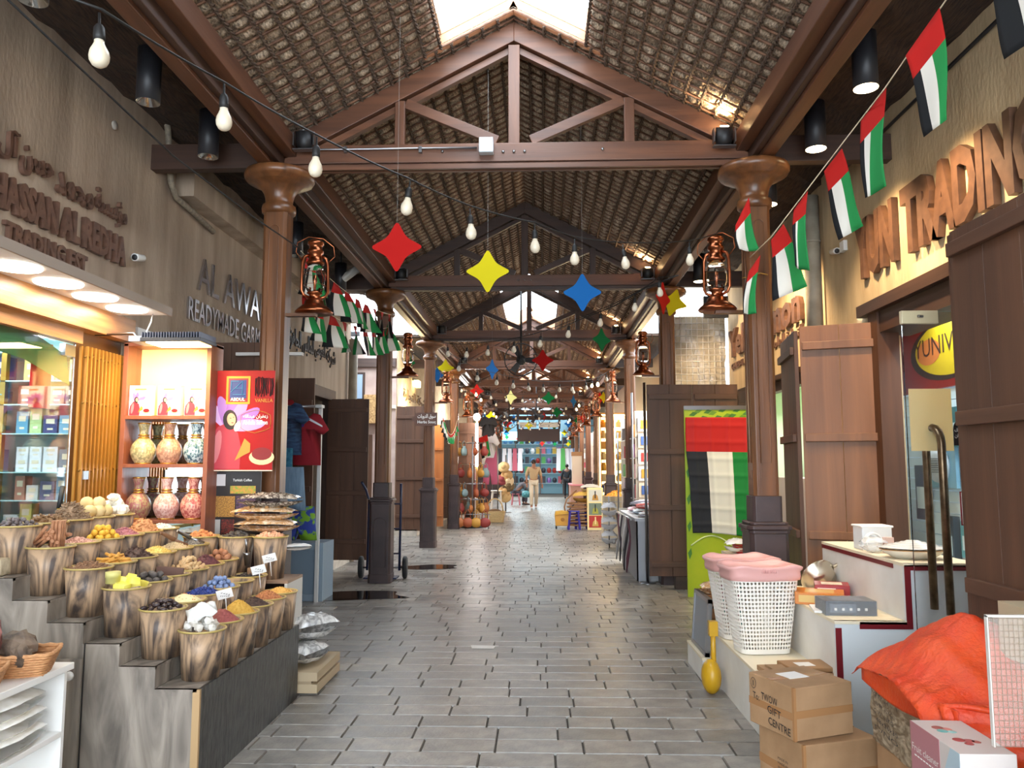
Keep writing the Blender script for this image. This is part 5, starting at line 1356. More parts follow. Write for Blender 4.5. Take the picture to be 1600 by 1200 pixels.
# ---- hand truck behind the second column
t = thing('hand_truck', 'dark blue two-wheeled hand truck parked behind the second column', 'trolley', (-2.25, 11.35, 0))
nv = pl((24, 34, 66), .4)
for x in (-2.46, -2.00): MB().tube([(x, 11.30, .12), (x, 11.36, 1.1), (x - .04, 11.32, 1.25), (x - .08, 11.22, 1.36)] if x < -2.2 else [(x, 11.30, .12), (x, 11.36, 1.1), (x, 11.34, 1.34)], .018, 8).build('upright', nv, t, world=True)
for z in (.35, .7, 1.05): MB().tube([(-2.46, 11.33, z), (-2.0, 11.33, z)], .013, 6).build('crossbar', nv, t, world=True)
MB().box(-2.46, -2.0, 11.05, 11.3, .03, .05).build('toe_plate', nv, t, world=True)
MB().tube([(-2.56, 11.36, .15), (-1.93, 11.36, .15)], .014, 8).build('axle', 'steel', t, world=True)
for x in (-2.56, -1.93):
    w_ = MB().lathe([(.06, -.03), (.13, -.035), (.155, -.02), (.155, .02), (.13, .035), (.06, .03)], 24).build('wheel', pl((28, 28, 30), .7), t, loc=(x + 2.25, .01, .155), rot=(0, pi / 2, .12))
    MB().lathe([(0, -.028), (.10, -.028), (.10, .028), (0, .028)], 16).build('wheel_hub', pl((150, 30, 34), .5), w_)
# ================================================================ FLAG SIDE: SHUTTERS, GIFT SHOP DOOR
b4 = [.32, 1.05, 1.78, 2.505]
shutter(1.42, 2.02, 10.5, .165, 2.67, 'shut_z', b4, 'brown board shutter behind the draped flag, leaf by the arcade', 'shut_x', n=2)
shutter(2.025, 2.62, 10.5, .165, 2.67, 'shut_z', b4, 'brown board shutter behind the draped flag, leaf by the wall', 'shut_x', n=2)
shutter(2.64, 2.90, 10.72, .165, 2.60, 'dark_z', [2.4], 'narrow dark shutter end beside the draped flag', 'dark_x', n=1)
tag(MB().box(1.75, 2.3, 10.45, 10.6, .0, .165).build('wooden_block', 'dark_x'), 'dark wooden block under the shutters behind the flag', 'block')
t = shutter(2.31, 2.96, 7.02, .1, 2.83, 'warmshut', [.55, 1.0, 1.84, 2.65], 'oak board shutter with warm grain beside the gift shop door jamb', 'warmshut', rz=math.atan2(-.22, .62), n=2)
t = shutter(2.31, 3.11, 7.06, .1, 2.80, 'shut_z', [1.0, 1.84, 2.62], 'folded brown shutter leaf turned towards the arcade past the oak shutter', 'shut_x', rz=math.atan2(.80, .12), n=2, side=1)
t = shutter(2.05, 2.85, 3.92, .12, 2.76, 'shut_z', [.55, 1.035, 1.825, 2.66], 'large dark brown shutter leaf beside the wire panel, in front of the glass door', 'shut_x', rz=math.radians(-88), n=3)
t = shutter(2.07, 2.88, 3.95, .12, 2.76, 'shut_z', [1.035, 1.825, 2.66], 'brown shutter leaf at right angles behind the wire panel', 'shut_x', n=2)

t = thing('glass_door', 'open frameless glass door with a long bronze pull handle', 'door', (2.06, 4.5, 0))
MB().box(2.06, 2.86, 4.495, 4.507, .03, 2.47).build('pane', 'glass', t, world=True)
MB().box(2.055, 2.26, 4.485, 4.517, 2.40, 2.475).build('patch_fitting', pl((198, 184, 148), .35), t, world=True, bevel=.003)
MB().tube([(2.17, 4.48, 2.44), (2.14, 4.47, 2.44)], .008, 6).build('lock_cylinder', 'steel', t, world=True)
brz = mat('worn_bronze', (92, 76, 58), .35, .9, col2=(140, 118, 92), scale=14)
hp = [(2.2, 4.59, .80)] + [(2.2, 4.59, 1.72)] + [(2.2, 4.50 + .09 * cos(a), 1.72 + .09 * sin(a)) for a in [pi * k / 8 for k in range(1, 8)]] + [(2.2, 4.41, 1.72), (2.2, 4.41, .80)]
MB().tube(hp, .0215, 12).build('handle', brz, t, world=True)
s_ = MB().box(2.325, 2.425, 4.488, 4.494, 1.27, 1.455).build('sticker', pl((176, 24, 34), .4), t, world=True)
b = MB()
for (x0_, x1_, z0_, z1_) in ((2.33, 2.42, 1.447, 1.450), (2.33, 2.42, 1.275, 1.278), (2.33, 2.333, 1.275, 1.45), (2.417, 2.42, 1.275, 1.45), (2.372, 2.375, 1.33, 1.44)): b.box(x0_, x1_, 4.486, 4.488, z0_, z1_)
b.ball((2.402, 4.487, 1.405), (.008, .001, .008), 8, 5); b.beam((2.398, 4.487, 1.395), (2.388, 4.487, 1.365), .002, .012, up=Y3); b.beam((2.375, 4.487, 1.39), (2.395, 4.487, 1.388), .002, .006, up=Y3); b.beam((2.388, 4.487, 1.365), (2.404, 4.487, 1.345), .002, .008, up=Y3); b.beam((2.388, 4.487, 1.365), (2.38, 4.487, 1.335), .002, .008, up=Y3)
b.build('pictogram', 'white', t, world=True, kind='stuff')
for k, ch in enumerate('PULL'): letters_mb(ch, (2.345, 4.487, 1.415 - .034 * k), X3, Z3, .022, .016, 0, .0).build('lettering', 'white', t, world=True)
ym = mat('yellow_notice', (246, 236, 196), .5)
ym.node_tree.nodes['Principled BSDF'].inputs['Transmission Weight'].default_value = .0
_tr = ym.node_tree.nodes.new('ShaderNodeBsdfTranslucent'); _tr.inputs[0].default_value = lin((252, 242, 205)); _mx = ym.node_tree.nodes.new('ShaderNodeMixShader'); _mx.inputs[0].default_value = .6
ym.node_tree.links.new(ym.node_tree.nodes['Principled BSDF'].outputs[0], _mx.inputs[1]); ym.node_tree.links.new(_tr.outputs[0], _mx.inputs[2]); ym.node_tree.links.new(_mx.outputs[0], ym.node_tree.nodes['Material Output'].inputs[0])
MB().box(2.08, 2.315, 4.509, 4.5095, 1.68, 2.03).build('paper_notice', ym, t, world=True)
MB().prism([(0, 0), (.07, 0), (.07, .09)] + [(.035 + .035 * cos(a), .09 + .05 * sin(a)) for a in [pi * k / 8 for k in range(1, 8)]] + [(0, .09)], (2.31, 4.493, 1.71), X3, Z3, .002).build('label', pl((30, 26, 28), .4), t, world=True)
letters_mb(arabic('سوق'), (2.315, 4.489, 1.785), X3, Z3, .022, .055, 0, .02).build('arabic_word', 'white', t, world=True)
letters_mb(arabic('رمضان'), (2.315, 4.489, 1.75), X3, Z3, .025, .06, 0, .02).build('arabic_word', 'white', t, world=True)
# gift shop inside
t = thing('shop_sign', 'dark red shop sign with a yellow oval reading YUNIVERSE, inside the gift shop', 'sign', (3.62, 7.0, 2.3))
MB().box(3.60, 3.64, 4.6, 8.2, 2.29, 2.96).build('board', pl((140, 18, 28), .35), t, world=True)
el = lambda cy, cz, ry, rz_, n=40: [(-(cy) + ry * cos(2 * pi * i / n), cz + rz_ * sin(2 * pi * i / n)) for i in range(n)]
def oval(name, cy, cz, ry, rz_, m, k): MB().prism(el(cy, cz, ry, rz_), (3.60 - .001 * k, 0, 0), -Y3, Z3, .0008).build(name, m, t, world=True)
oval('oval', 7.05, 2.63, .66, .275, pl((36, 24, 26), .4), 1)
oval('oval', 6.98, 2.645, .63, .25, pl((206, 178, 30), .4), 2)
oval('disc', 7.36, 2.64, .22, .12, pl((206, 120, 60), .4), 3)
letters_mb('YUNIVERSE', (3.594, 7.62, 2.60), -Y3, Z3, .17, 1.20, .0, .0).build('lettering', pl((50, 26, 24), .5), t, world=True)
t = thing('slatwall', 'pale blue-white slatwall panel with hanging goods in the gift shop', 'display', (3.64, 6.4, 0)); t['kind'] = 'structure'
for k in range(22): MB().box(3.62, 3.66, 4.4, 8.2, .08 + .10 * k, .172 + .10 * k).build('slat', pl((206, 228, 238), .35), t, world=True)
for k, (y, z, w_, h_, c, lab) in enumerate(((7.35, 1.95, .25, .30, (60, 120, 150), 'blue hanging pack high on the slatwall'), (6.95, 1.93, .22, .34, (40, 110, 120), 'teal hanging pack high on the slatwall'), (6.6, 1.55, .2, .3, (90, 100, 110), 'grey hanging pack at the edge of the slatwall'),
                                  (7.55, 1.35, .2, .5, (80, 90, 110), 'slate hanging pack low on the slatwall'), (7.1, .95, .2, .42, (60, 70, 80), 'dark box standing low by the slatwall'), (6.8, .98, .16, .3, (90, 150, 160), 'teal jar box low by the slatwall'))):
    o = MB().box(-.03, .03, -w_ / 2, w_ / 2, -h_ / 2, h_ / 2).box(-.033, -.03, -w_ * .35, w_ * .35, -h_ * .3, h_ * .1, 1).build('hanging_pack', [pl(c, .4), pl((196, 214, 220), .4)], loc=(3.58, y, z)); tag(o, lab, 'pack')
t = thing('fan_pack', 'pale blue pack with a round white fan on the slatwall', 'pack', (3.58, 7.2, 1.6))
MB().box(.0, .03, -.24, .24, -.2, .2).build('card', pl((140, 190, 214), .4), t)
MB().lathe([(0, 0), (.15, 0), (.16, .02), (.15, .05), (.09, .06), (0, .06)], 24).build('fan_body', pl((206, 216, 222), .3), t, rot=(0, -pi / 2, 0))
for k in range(7): MB().box(-.07, -.062, -.07, .07, -.065 + .02 * k, -.057 + .02 * k).build('grille_bar', pl((120, 130, 136), .4), t)
tag(MB().box(3.0, 3.6, 6.4, 7.6, .0, .8).box(2.98, 3.0, 6.38, 7.62, .74, .82, 1).build('counter', [pl((196, 214, 216), .4), pl((150, 30, 44), .4)]), 'glass-blue counter with a red edge inside the gift shop', 'counter')
tag(MB().tube([(3.4, 7.95, 0), (3.4, 7.95, 1.25)], .05, 12).build('orange_post', pl((226, 110, 40), .4)), 'orange rolled item standing behind the door jamb', 'post')
tag(MB().box(3.4, 3.8, 9.0, 11.8, .0, 1.43).box(3.8, 4.4, 9.0, 11.5, .0, 1.2).box(3.8, 4.4, 9.0, 11.5, 1.2, 1.9, 1).build('counter', [pl((200, 190, 196), .4), pl((206, 226, 180), .4)]), 'pale green and lilac shop counter seen past the second flag-side opening', 'counter')
t = thing('plastic_basket', 'small black plastic basket in the side shop window', 'basket', (3.50, 11.0, 1.44))
MB().lathe([(.05, 0), (.09, .10), (.095, .10), (.055, -.004), (0, -.004)], 16).build('body', 'black', t)

# ---- stepped display counter
t = thing('display_counter', 'stepped white display counter with dark red edge tape', 'counter', (1.3, 4.76, 0))
wm = mat('scuffed_white', (214, 210, 202), .5, col2=(226, 224, 218), scale=4); cream = pl((226, 214, 186), .5)
sx = [1.30, 1.71, 2.12, 2.56]; sz = [.36, .70, 1.03]
MB().prism([(1.30, 0), (2.56, 0), (2.56, 1.03), (2.12, 1.03), (2.12, .70), (1.71, .70), (1.71, .36), (1.30, .36)], (0, 4.76, 0), X3, Z3, -.02).build('front_panel', pl((206, 212, 214), .45), t, world=True)
for k in range(3):
    MB().box(sx[k] - .004, sx[k + 1], 4.755, 6.1, sz[k] - .018, sz[k]).build('top', cream, t, world=True)
    MB().box(sx[k], sx[k] + .018, 4.78, 6.1, (0, .36, .70)[k], sz[k] - .018).build('side_panel', wm, t, world=True)
rt = pl((132, 18, 32), .4)
for (a, b_, c_, d_) in ((1.71, 1.745, .30, .66), (1.85, 2.155, .655, .695), (2.12, 2.155, .695, 1.02), (2.155, 2.56, .99, 1.022)): MB().box(a, b_, 4.755, 4.76, c_, d_).build('edge_tape', rt, t, world=True)
MB().box(2.115, 2.12, 4.9, 6.1, .985, 1.012).build('edge_tape', rt, t, world=True)
MB().prism([(1.32, 0), (2.55, 0), (2.55, 1.0), (2.14, 1.0), (2.14, .67), (1.73, .67), (1.73, .33), (1.32, .33)], (0, 6.1, 0), X3, Z3, .02).build('back_panel', wm, t, world=True)
# low unit behind
t = thing('low_table', 'narrow white table behind the laundry hampers', 'table', (1.75, 6.9, 0))
MB().box(1.60, 1.98, 6.75, 7.15, .83, .85).build('top', cream, t, world=True)
for x in (1.62, 1.96):
    for y in (6.77, 7.13): MB().box(x - .015, x + .015, y - .015, y + .015, 0, .83).build('leg', wm, t, world=True)
MB().box(1.61, 1.97, 6.76, 6.77, .4, .83).build('front_panel', wm, t, world=True)

# ---- laundry hampers
pink = pl((222, 168, 162), .4)
def rr(a, b_, n=40, p=.35):
    out = []
    for i in range(n):
        an = 2 * pi * i / n; c_, s2 = cos(an), sin(an)
        out.append(V((a * math.copysign(abs(c_) ** p, c_), b_ * math.copysign(abs(s2) ** p, s2), 0)))
    return out
def hamper(loc, rz, label):
    t = thing('laundry_hamper', label, 'hamper', loc, rz, 'laundry hampers on the counter')
    NU, NV, hh = 64, 19, .50
    P0 = rr(1, 1, 256, .42)
    # even spacing round the outline
    L_ = [0]
    for i in range(256): L_.append(L_[-1] + (P0[(i + 1) % 256] - P0[i]).length)
    def per(u):
        d = (u % 1) * L_[-1]; i = 0
        lo, hi = 0, 255
        while lo < hi:
            mid = (lo + hi + 1) // 2
            if L_[mid] <= d: lo = mid
            else: hi = mid - 1
        f = (d - L_[lo]) / max(1e-9, L_[lo + 1] - L_[lo])
        return P0[lo].lerp(P0[(lo + 1) % 256], f)
    def surf(u, v):
        q = per(u); s2 = .72 + .28 * v
        return V((q.x * .232 * s2, q.y * .155 * s2, hh * v))
    b = MB(); vs = []; fs = []; ms = []
    for i in range(NU):
        for j in range(NV):
            solid_ = j in (0, NV - 1)
            u0, v0, du, dv = i / NU, j / NV, 1 / NU, 1 / NV
            k = len(vs)
            out = [(0, 0), (.5, 0), (1, 0), (1, .5), (1, 1), (.5, 1), (0, 1), (0, .5)]
            vs += [surf(u0 + a * du, v0 + c_ * dv) for a, c_ in out]
            if solid_: fs.append([k + q for q in range(8)]); ms.append(0)
            else:
                inn = [(.5 + (a - .5) * (.62 if (a - .5) * (c_ - .5) == 0 else .50), .5 + (c_ - .5) * (.62 if (a - .5) * (c_ - .5) == 0 else .50)) for a, c_ in out]
                vs += [surf(u0 + a * du, v0 + c_ * dv) for a, c_ in inn]
                for q in range(8): fs.append([k + q, k + (q + 1) % 8, k + 8 + (q + 1) % 8, k + 8 + q]); ms.append(0)
    k0 = len(b.v); b.v += [tuple(p) for p in vs]
    for f, m_ in zip(fs, ms): b.f.append(f); b.m.append(m_); b.s.append(False)
    b.add([surf(i / 32, 0) + V((0, 0, .002)) for i in range(32)], [list(range(32))])
    b.build('body', pl((236, 230, 220), .4), t, solid=.0022)
    lid = MB(); n = 48; rows = [(.98, .475), (1.05, .475), (1.07, .50), (1.06, .53), (1.12, .545), (1.13, .56), (1.08, .566), (.98, .56), (.94, .545), (.0, .542)]
    o_ = rr(.232, .155, n, .42)
    vs = [V((p.x * r_ + .0, p.y * r_ * (1.02), z + (.018 * abs(sin(2 * math.atan2(p.y, p.x))) ** 8 if 0 < i < 7 else 0))) for i, (r_, z) in enumerate(rows) for p in o_]
    lid.add(vs, [(i * n + j, i * n + (j + 1) % n, (i + 1) * n + (j + 1) % n, (i + 1) * n + j) for i in range(len(rows) - 1) for j in range(n)], 0, True)
    lid.build('lid', pink, t)
    for k in range(9): MB().box(-.05 + .0115 * k, -.045 + .0115 * k, -.182, -.172, .53, .558).build('grip_rib', pink, t)
    # contents seen through the holes
    MB().tube([(.0, .0, .02), (.0, 0, .46)], .10, 14).build('inner_roll', pl((226, 216, 200), .7), t)
    for k in range(16): MB().box(-.172 + .011 * (k % 2), -.164 + .011 * (k % 2), -.06, -.045, .12 + .02 * k, .135 + .02 * k).build('printed_leaf', pl((52, 140, 130) if k % 2 else (176, 60, 90), .5), t)
    return t
hamper((1.48, 5.49, .365), .12, 'white perforated laundry hamper with a pink lid, the one by the brown boxes')
hamper((1.47, 5.93, .365), .12, 'white perforated laundry hamper with a pink lid, the one behind')

cb = M['cardboard']
def carton(name, loc, dims, rz, label, tape=True, m=None, extra=None):
    t = thing(name, label, 'box', loc, rz)
    w_, d_, h_ = dims
    MB().box(0, w_, 0, d_, 0, h_).build('box', m or cb, t, bevel=.005)
    if tape:
        tp = mat('packing_tape', (160, 116, 76), .25) if 'packing_tape' not in bpy.data.materials else bpy.data.materials['packing_tape']
        MB().box(-.001, w_ + .001, d_ * .45, d_ * .58, h_, h_ + .0012).build('tape', tp, t)
        MB().box(0, w_, -.0015, 0, h_ * .42, h_ * .56).build('tape', tp, t)
        MB().box(-.0015, 0, 0, d_, h_ * .38, h_ * .52).build('tape', tp, t)
        MB().box(-.002, .012, -.002, .012, 0, h_).build('tape', tp, t)
    return t
rz = math.atan2(.14, .33)
lo_ = carton('cardboard_box', (1.225, 3.88, 0), (.42, .36, .295), rz * .8, 'large brown carton standing on the floor under the handwritten one')
up_ = carton('cardboard_box', (1.20, 3.92, .298), (.355, .335, .245), rz, 'brown carton with the handwritten line Twow Gift Centre on its side')
MB().box(.10, .22, .14, .25, .245, .2465).build('address_label', 'white', up_)
blk = pl((24, 22, 24), .7)
# handwriting on the face towards the arcade: u runs from the far edge to the near edge
def hw(s, d, z, h, w_, tilt=0): letters_mb(s, (-.003, d, z), V((0, -1, tilt)).normalized(), Z3, h, w_, 0, .004).build('handwriting', blk, up_)
hw('To:', .30, .125, .034, .05, -.1); hw('TWOW', .235, .135, .036, .12, -.05); hw('GIFT', .19, .085, .036, .10, -.1); hw('CENTRE', .185, .03, .036, .16, -.1)
hw('1', .298, .187, .026, .006); MB().tube([(-.003, .295 + .02 * cos(a), .20 + .026 * sin(a)) for a in [2 * pi * k / 16 for k in range(16)]], .0012, 4, closed=True).build('handwriting', blk, up_)
for k in range(5): letters_mb('MADE IN P.R.C'[:7 + k], (-.003, .20, .17 - .022 * k), V((0, -1, 0)), Z3, .012, .08, 0, 0).build('printed_text', blk, lo_)
# flattened cartons on the lowest step
t = thing('flat_carton', 'flattened brown carton lying on the lowest counter step', 'carton', (1.45, 4.88, .36), .1); MB().box(-.12, .30, -.09, .14, .0, .03).build('sheet', cb, t, bevel=.003); MB().cbox((-.0, -.03, .042), (.2, .16, .012), (.06, .05, .2)).build('flap', cb, t)
t = thing('padded_mailer', 'brown padded envelope with a white label on top of the flattened carton', 'envelope', (1.60, 4.90, .392), .15); MB().box(-.15, .13, -.09, .12, .0, .028).build('envelope', pl((186, 140, 94), .6), t, bevel=.006); MB().box(-.08, .02, -.04, .05, .028, .0292).build('label', 'white', t)

# goods on the counter steps
def prod(name, loc, dims, rz, c, c2, label, cat='box', txt=None):
    t = thing(name, label, cat, loc, rz)
    w_, d_, h_ = dims
    MB().box(-w_ / 2, w_ / 2, -d_ / 2, d_ / 2, 0, h_).build('box', pl(c, .35), t, bevel=.003)
    MB().box(-w_ * .42, w_ * .1, -d_ / 2 - .001, -d_ / 2, h_ * .2, h_ * .8).build('printed_panel', pl(c2, .35), t)
    MB().box(-w_ * .3, w_ * .3, -d_ * .3, d_ * .3, h_, h_ + .001).build('printed_panel', pl(c2, .35), t)
    if txt: letters_mb(txt, (-w_ * .3, -d_ / 2 - .0015, h_ * .35), X3, Z3, h_ * .35, w_ * .5, 0, 0).build('lettering', 'white', t)
    return t
t = thing('cake_pan', 'round silver cake pan lying on the middle counter step', 'pan', (2.0, 5.75, .78)); t.rotation_euler = (-1.0, -.5, 0)
MB().lathe([(.0, 0), (.10, .0), (.115, .07), (.13, .075), (.13, .08), (.11, .078), (.095, .008), (0, .008)], 28).build('body', pl((206, 196, 176), .25, .9), t)
MB().tube([(.13, 0, .075), (.20, 0, .08), (.30, 0, .07)], .011, 6).build('handle', pl((206, 196, 176), .3, .9), t)
prod('kitchen_box', (1.84, 5.38, .70), (.30, .24, .075), -.35, (236, 140, 40), (246, 200, 110), 'orange kitchenware box on the middle counter step')
prod('kitchen_box', (1.98, 5.55, .70), (.22, .2, .10), -.3, (176, 30, 36), (232, 222, 200), 'red and white box behind the orange one on the middle counter step')
t = thing('serving_tray', 'thin white plastic tray under the orange box', 'tray', (1.80, 5.12, .70), -.2); MB().box(-.1, .1, -.14, .1, 0, .014).build('tray', 'white', t, bevel=.004)
t = prod('appliance_box', (1.87, 5.02, .70), (.30, .20, .085), -.02, (70, 76, 84), (110, 118, 128), 'shrink-wrapped dark grey appliance box on the middle counter step')
for k in range(5): MB().box(-.10 + .045 * k, -.085 + .045 * k, -.103, -.101, .03, .045).build('icon', 'white', t)
MB().box(-.152, .152, -.104, .104, .0, .0865).build('shrink_film', pl((200, 205, 210), .08, alpha=.22), t)
t = thing('storage_tub', 'white square plastic storage tub on the top counter step', 'container', (2.27, 5.55, 1.03)); MB().prism([(-.10, -.08), (.10, -.08), (.10, .08), (-.10, .08)], (0, 0, 0), X3, Y3, .155).box(-.11, .11, -.09, .09, .15, .165).build('body', pl((232, 234, 234), .4), t, bevel=.012)
t = thing('cable_bag', 'clear bag with a coiled white cable on the top counter step', 'bag', (2.19, 5.35, 1.03))
for k in range(3): MB().tube([(.05 * cos(a), .015 * k - .02, .07 + .055 * sin(a)) for a in [2 * pi * j / 18 for j in range(18)]], .006, 6, closed=True).build('cable_loop', 'white', t)
sack('plastic_wrap', (2.19, 5.34, 1.085), (.16, .12, .10), pl((225, 228, 230), .15, alpha=.45), pl((225, 228, 230), .15), 'crinkled clear wrap around the coiled white cable', cat='bag')
t = thing('pump_box', 'small pink and grey packet beside the coiled cable', 'packet', (2.28, 5.33, 1.03)); MB().box(-.03, .03, -.02, .02, 0, .10).build('box', pl((220, 190, 180), .4), t)
t = thing('oval_dish', 'white oval dish with an amber rim on the top counter step', 'dish', (2.30, 5.03, 1.03)); MB().lathe([(0, 0), (.10, 0), (.13, .01), (.19, .05), (.195, .055), (.185, .052), (.12, .016), (0, .01)], 30, sc=(1, .75)).build('dish', pl((238, 232, 220), .3), t); MB().tube([(.195 * cos(a), .146 * sin(a), .055) for a in [2 * pi * j / 30 for j in range(30)]], .003, 5, closed=True).build('rim', pl((190, 140, 80), .3, .5), t)
t = thing('cut_glass_platter', 'large cut-glass platter resting on the oval dish', 'platter', (2.30, 5.03, 1.092)); MB().lathe([(0, 0)] + [(.20 * f, .05 * (1 - f) + (.004 if k % 2 else 0)) for k, f in enumerate([j / 12 for j in range(1, 13)])], 36, sc=(1, .75), sm=False).build('platter', pl((226, 228, 226), .12, alpha=.85), t, solid=.003)
t = thing('leaning_tray', 'grey aluminium framed tray leaning against the hampers', 'tray', (1.24, 6.35, .18)); t.rotation_euler = (0, .08, 0)
MB().box(-.012, .012, -.26, .26, 0, .42).build('panel', pl((120, 128, 136), .35), t)
for (a, b_, c_, d_) in ((-.27, -.24, 0, .42), (.24, .27, 0, .42), (-.27, .27, 0, .03), (-.27, .27, .39, .42)): MB().box(-.02, .016, a, b_, c_, d_).build('frame_bar', 'steel', t)
t = thing('white_plinth', 'small white plinth under the leaning aluminium tray', 'plinth', (1.35, 6.35, 0)); MB().box(-.15, .22, -.28, .32, 0, .175).build('body', wm, t); MB().box(-.155, .225, -.285, .325, .16, .178).build('top', cream, t)
sack('wrapped_pack', (1.36, 6.5, .62), (.16, .2, .10), filmo, filmo, 'amber wrapped pack behind the hampers', lumps=0)
t = thing('wooden_crate', 'small wooden crate standing behind the pink lids', 'crate', (1.42, 6.48, .18))
for k in range(4): MB().box(-.12, .06, -.1 , .1, .02 + .1 * k, .10 + .1 * k).build('slat', pl((168, 120, 80), .6), t)
t = thing('dustpan', 'yellow long-handled dustpan standing beside the counter', 'dustpan', (1.22, 5.78, 0)); yl = pl((232, 178, 30), .35)
MB().tube([(0, 0, .1), (0, 0, .48)], .018, 8).build('handle', yl, t); MB().ball((-.02, 0, .12), (.07, .10, .12), 14, 8).build('pan', yl, t); MB().box(-.03, .03, -.03, .03, .40, .50).build('grip', yl, t)
t = thing('broom', 'broom with a yellow handle leaning on the flag-side column', 'broom', at(1153, 868, Y=6.9)); MB().tube([at(1150, 880, Y=6.95), at(1186, 755, Y=6.75)], .014, 8).build('handle', pl((206, 172, 30), .4), t, world=True); MB().tube([at(1150, 880, Y=6.95), at(1146, 893, Y=6.96)], .03, 8).build('head', pl((196, 160, 40), .6), t, world=True)
t = thing('plastic_bucket', 'white plastic bucket on the narrow table under the flag', 'bucket', (1.83, 6.95, .93)); MB().lathe([(0, 0), (.06, 0), (.075, .17), (.08, .17), (.08, .18), (.072, .18), (.057, .01), (0, .01)], 20).build('body', pl((236, 226, 230), .4), t)
t = thing('plastic_basket', 'red plastic basket under the white bucket', 'basket', (1.78, 6.93, .85))
for k in range(4): MB().tube([V((p.x, p.y, .015 + .02 * k)) for p in rr(.11 + .004 * k, .08 + .004 * k, 24)], .007, 5, closed=True).build('hoop', pl((206, 40, 40), .4), t)
MB().box(-.1, .1, -.07, .07, 0, .006).build('base', pl((206, 40, 40), .4), t)
sack('plastic_bag', (1.68, 6.9, .92), (.2, .14, .12), pl((232, 228, 218), .2), 'white', 'small white crumpled bag next to the red basket')
# ---- wrapped boxes, tarpaulin, fruit cleaner box
wrap = mat('stretch_film_carton', (112, 98, 80), .18, col2=(178, 164, 142), scale=9, st=(1, 1, 2.2), lo=.38, hi=.68, dist=2.2, bump=.3, bscale=14, detail=6)
rzw = math.atan2(3.25 - 3.92, 1.62 - 1.535) + pi / 2
t = thing('cardboard_box', 'dull brown carton with a strapped corner under the film-wrapped one', 'box', (1.60, 3.28, 0), 0)
MB().box(-.03, .5, 0, .62, 0, .315).build('box', cb, t, bevel=.004)
MB().tube([(-.034, .05, .0), (-.034, .3, .16), (-.034, .05, .31)], .006, 5).build('strap', pl((206, 176, 120), .5), t)
t = thing('wrapped_carton', 'carton wrapped in shiny stretch film under the orange tarpaulin', 'box', (1.57, 3.27, .32), 0)
def wf(u, v): return V((0, .66 * u, .30 * v))
MB().grid(lambda u, v: (-.012 * abs(sin(9 * u + 5 * v)) * (rnd.random() * .6 + .4), .66 * u, .30 * v), 26, 14, sm=False).box(0, .58, 0.0, .66, 0, .30).build('carton', wrap, t)
for k in range(5):
    letters_mb(('QTY 24', 'N.W. 12KG', 'G.W. 13KG', '48x36x30', 'C/NO')[k], (-.016, .60 - (.02 * (k % 2)), .21 - .036 * k), V((0, -1, -.05)).normalized(), Z3, .02, .16 + .02 * k, 0, 0).build('printed_text', blk, t)
MB().prism([(0, 0), (.03, .03), (0, .06), (.02, .06), (.05, .03), (.02, 0)], (-.015, .14, .05), -Y3, Z3, .001).build('printed_arrow', blk, t)
orange = mat('orange_tarpaulin', (206, 56, 14), .5, col2=(220, 80, 32), scale=7, bump=.6, bscale=60)
t = thing('tarpaulin', 'bright orange folded tarpaulin piled over the wrapped carton', 'tarpaulin', (1.9, 3.5, .63))
# outline in plan (x, y), draped with height
def tarp(u, v):
    # u: from the far left tip to the wall side, v: from back edge to front edge
    bx = 1.50 + 1.0 * u; by = 3.98 - .78 * v - .10 * u
    pk = math.exp(-((u - .38) / .30) ** 2 - ((v - .38) / .45) ** 2)
    z = .645 + .27 * pk * (1 - .35 * max(0, u - .5)) + .04 * sin(3.1 * v) * u
    fold = .022 * sin(14 * v + 5 * u) * (u * .9 + .1) * (1 - abs(2 * v - 1) ** 3) + .010 * sin(31 * u - 8 * v) + .006 * sin(47 * u + 33 * v) * sin(19 * u - 41 * v)
    if v > .80:
        q = (v - .80) / .20
        z -= .10 * q * q * (1 - .3 * u); by += .03 * q
    if v < .10: z -= .05 * (.10 - v) / .10
    if u < .12: z -= .16 * (.12 - u) / .12 * 0.15
    return V((bx, by, z + fold))
MB().grid(tarp, 60, 46).build('sheet', orange, t, world=True, solid=.003)
# rolled edge folds hanging over the front
def fold(pts, r, name='fold'): 
    MB().tube(pts, r, 10).build(name, orange, t, world=True)
def drape(x0_, y0_, x1_, y1_, ztop, zbot, ph, w_=.03):
    MB().grid(lambda u, v: V((x0_ + (x1_ - x0_) * u, y0_ + (y1_ - y0_) * u - .02 - w_ * sin(pi * v) - .012 * sin(9 * u + ph), ztop(u) + (zbot(u) - ztop(u)) * v)), 26, 10).build('fold', orange, t, world=True, solid=.003)
drape(1.51, 3.90, 1.60, 3.22, lambda u: .66, lambda u: .60 - .05 * sin(pi * u), 0, .0)
drape(1.56, 3.30, 1.95, 3.07, lambda u: .67 + .03 * u, lambda u: .57 - .10 * u, 1)
drape(1.60, 3.26, 2.02, 3.02, lambda u: .62 + .02 * u, lambda u: .52 - .10 * u + .02 * sin(8 * u), 2, .05)
drape(1.70, 3.18, 2.1, 2.98, lambda u: .58, lambda u: .47 - .06 * u, 3, .05)
for k in range(3):
    fold([V((1.565 + .035 * k + .02 * cos(a), 3.30 - .03 * k, .62 - .02 * k + (.035 + .006 * k) * sin(a))) for a in [pi * j / 8 for j in range(2, 15)]], .006, 'hem')
fold([V((1.56 + .5 * f, 3.27 - .22 * f - .02 * sin(6 * f), .655 + .02 * f + .012 * sin(9 * f))) for f in [j / 14 for j in range(15)]], .012, 'hem')

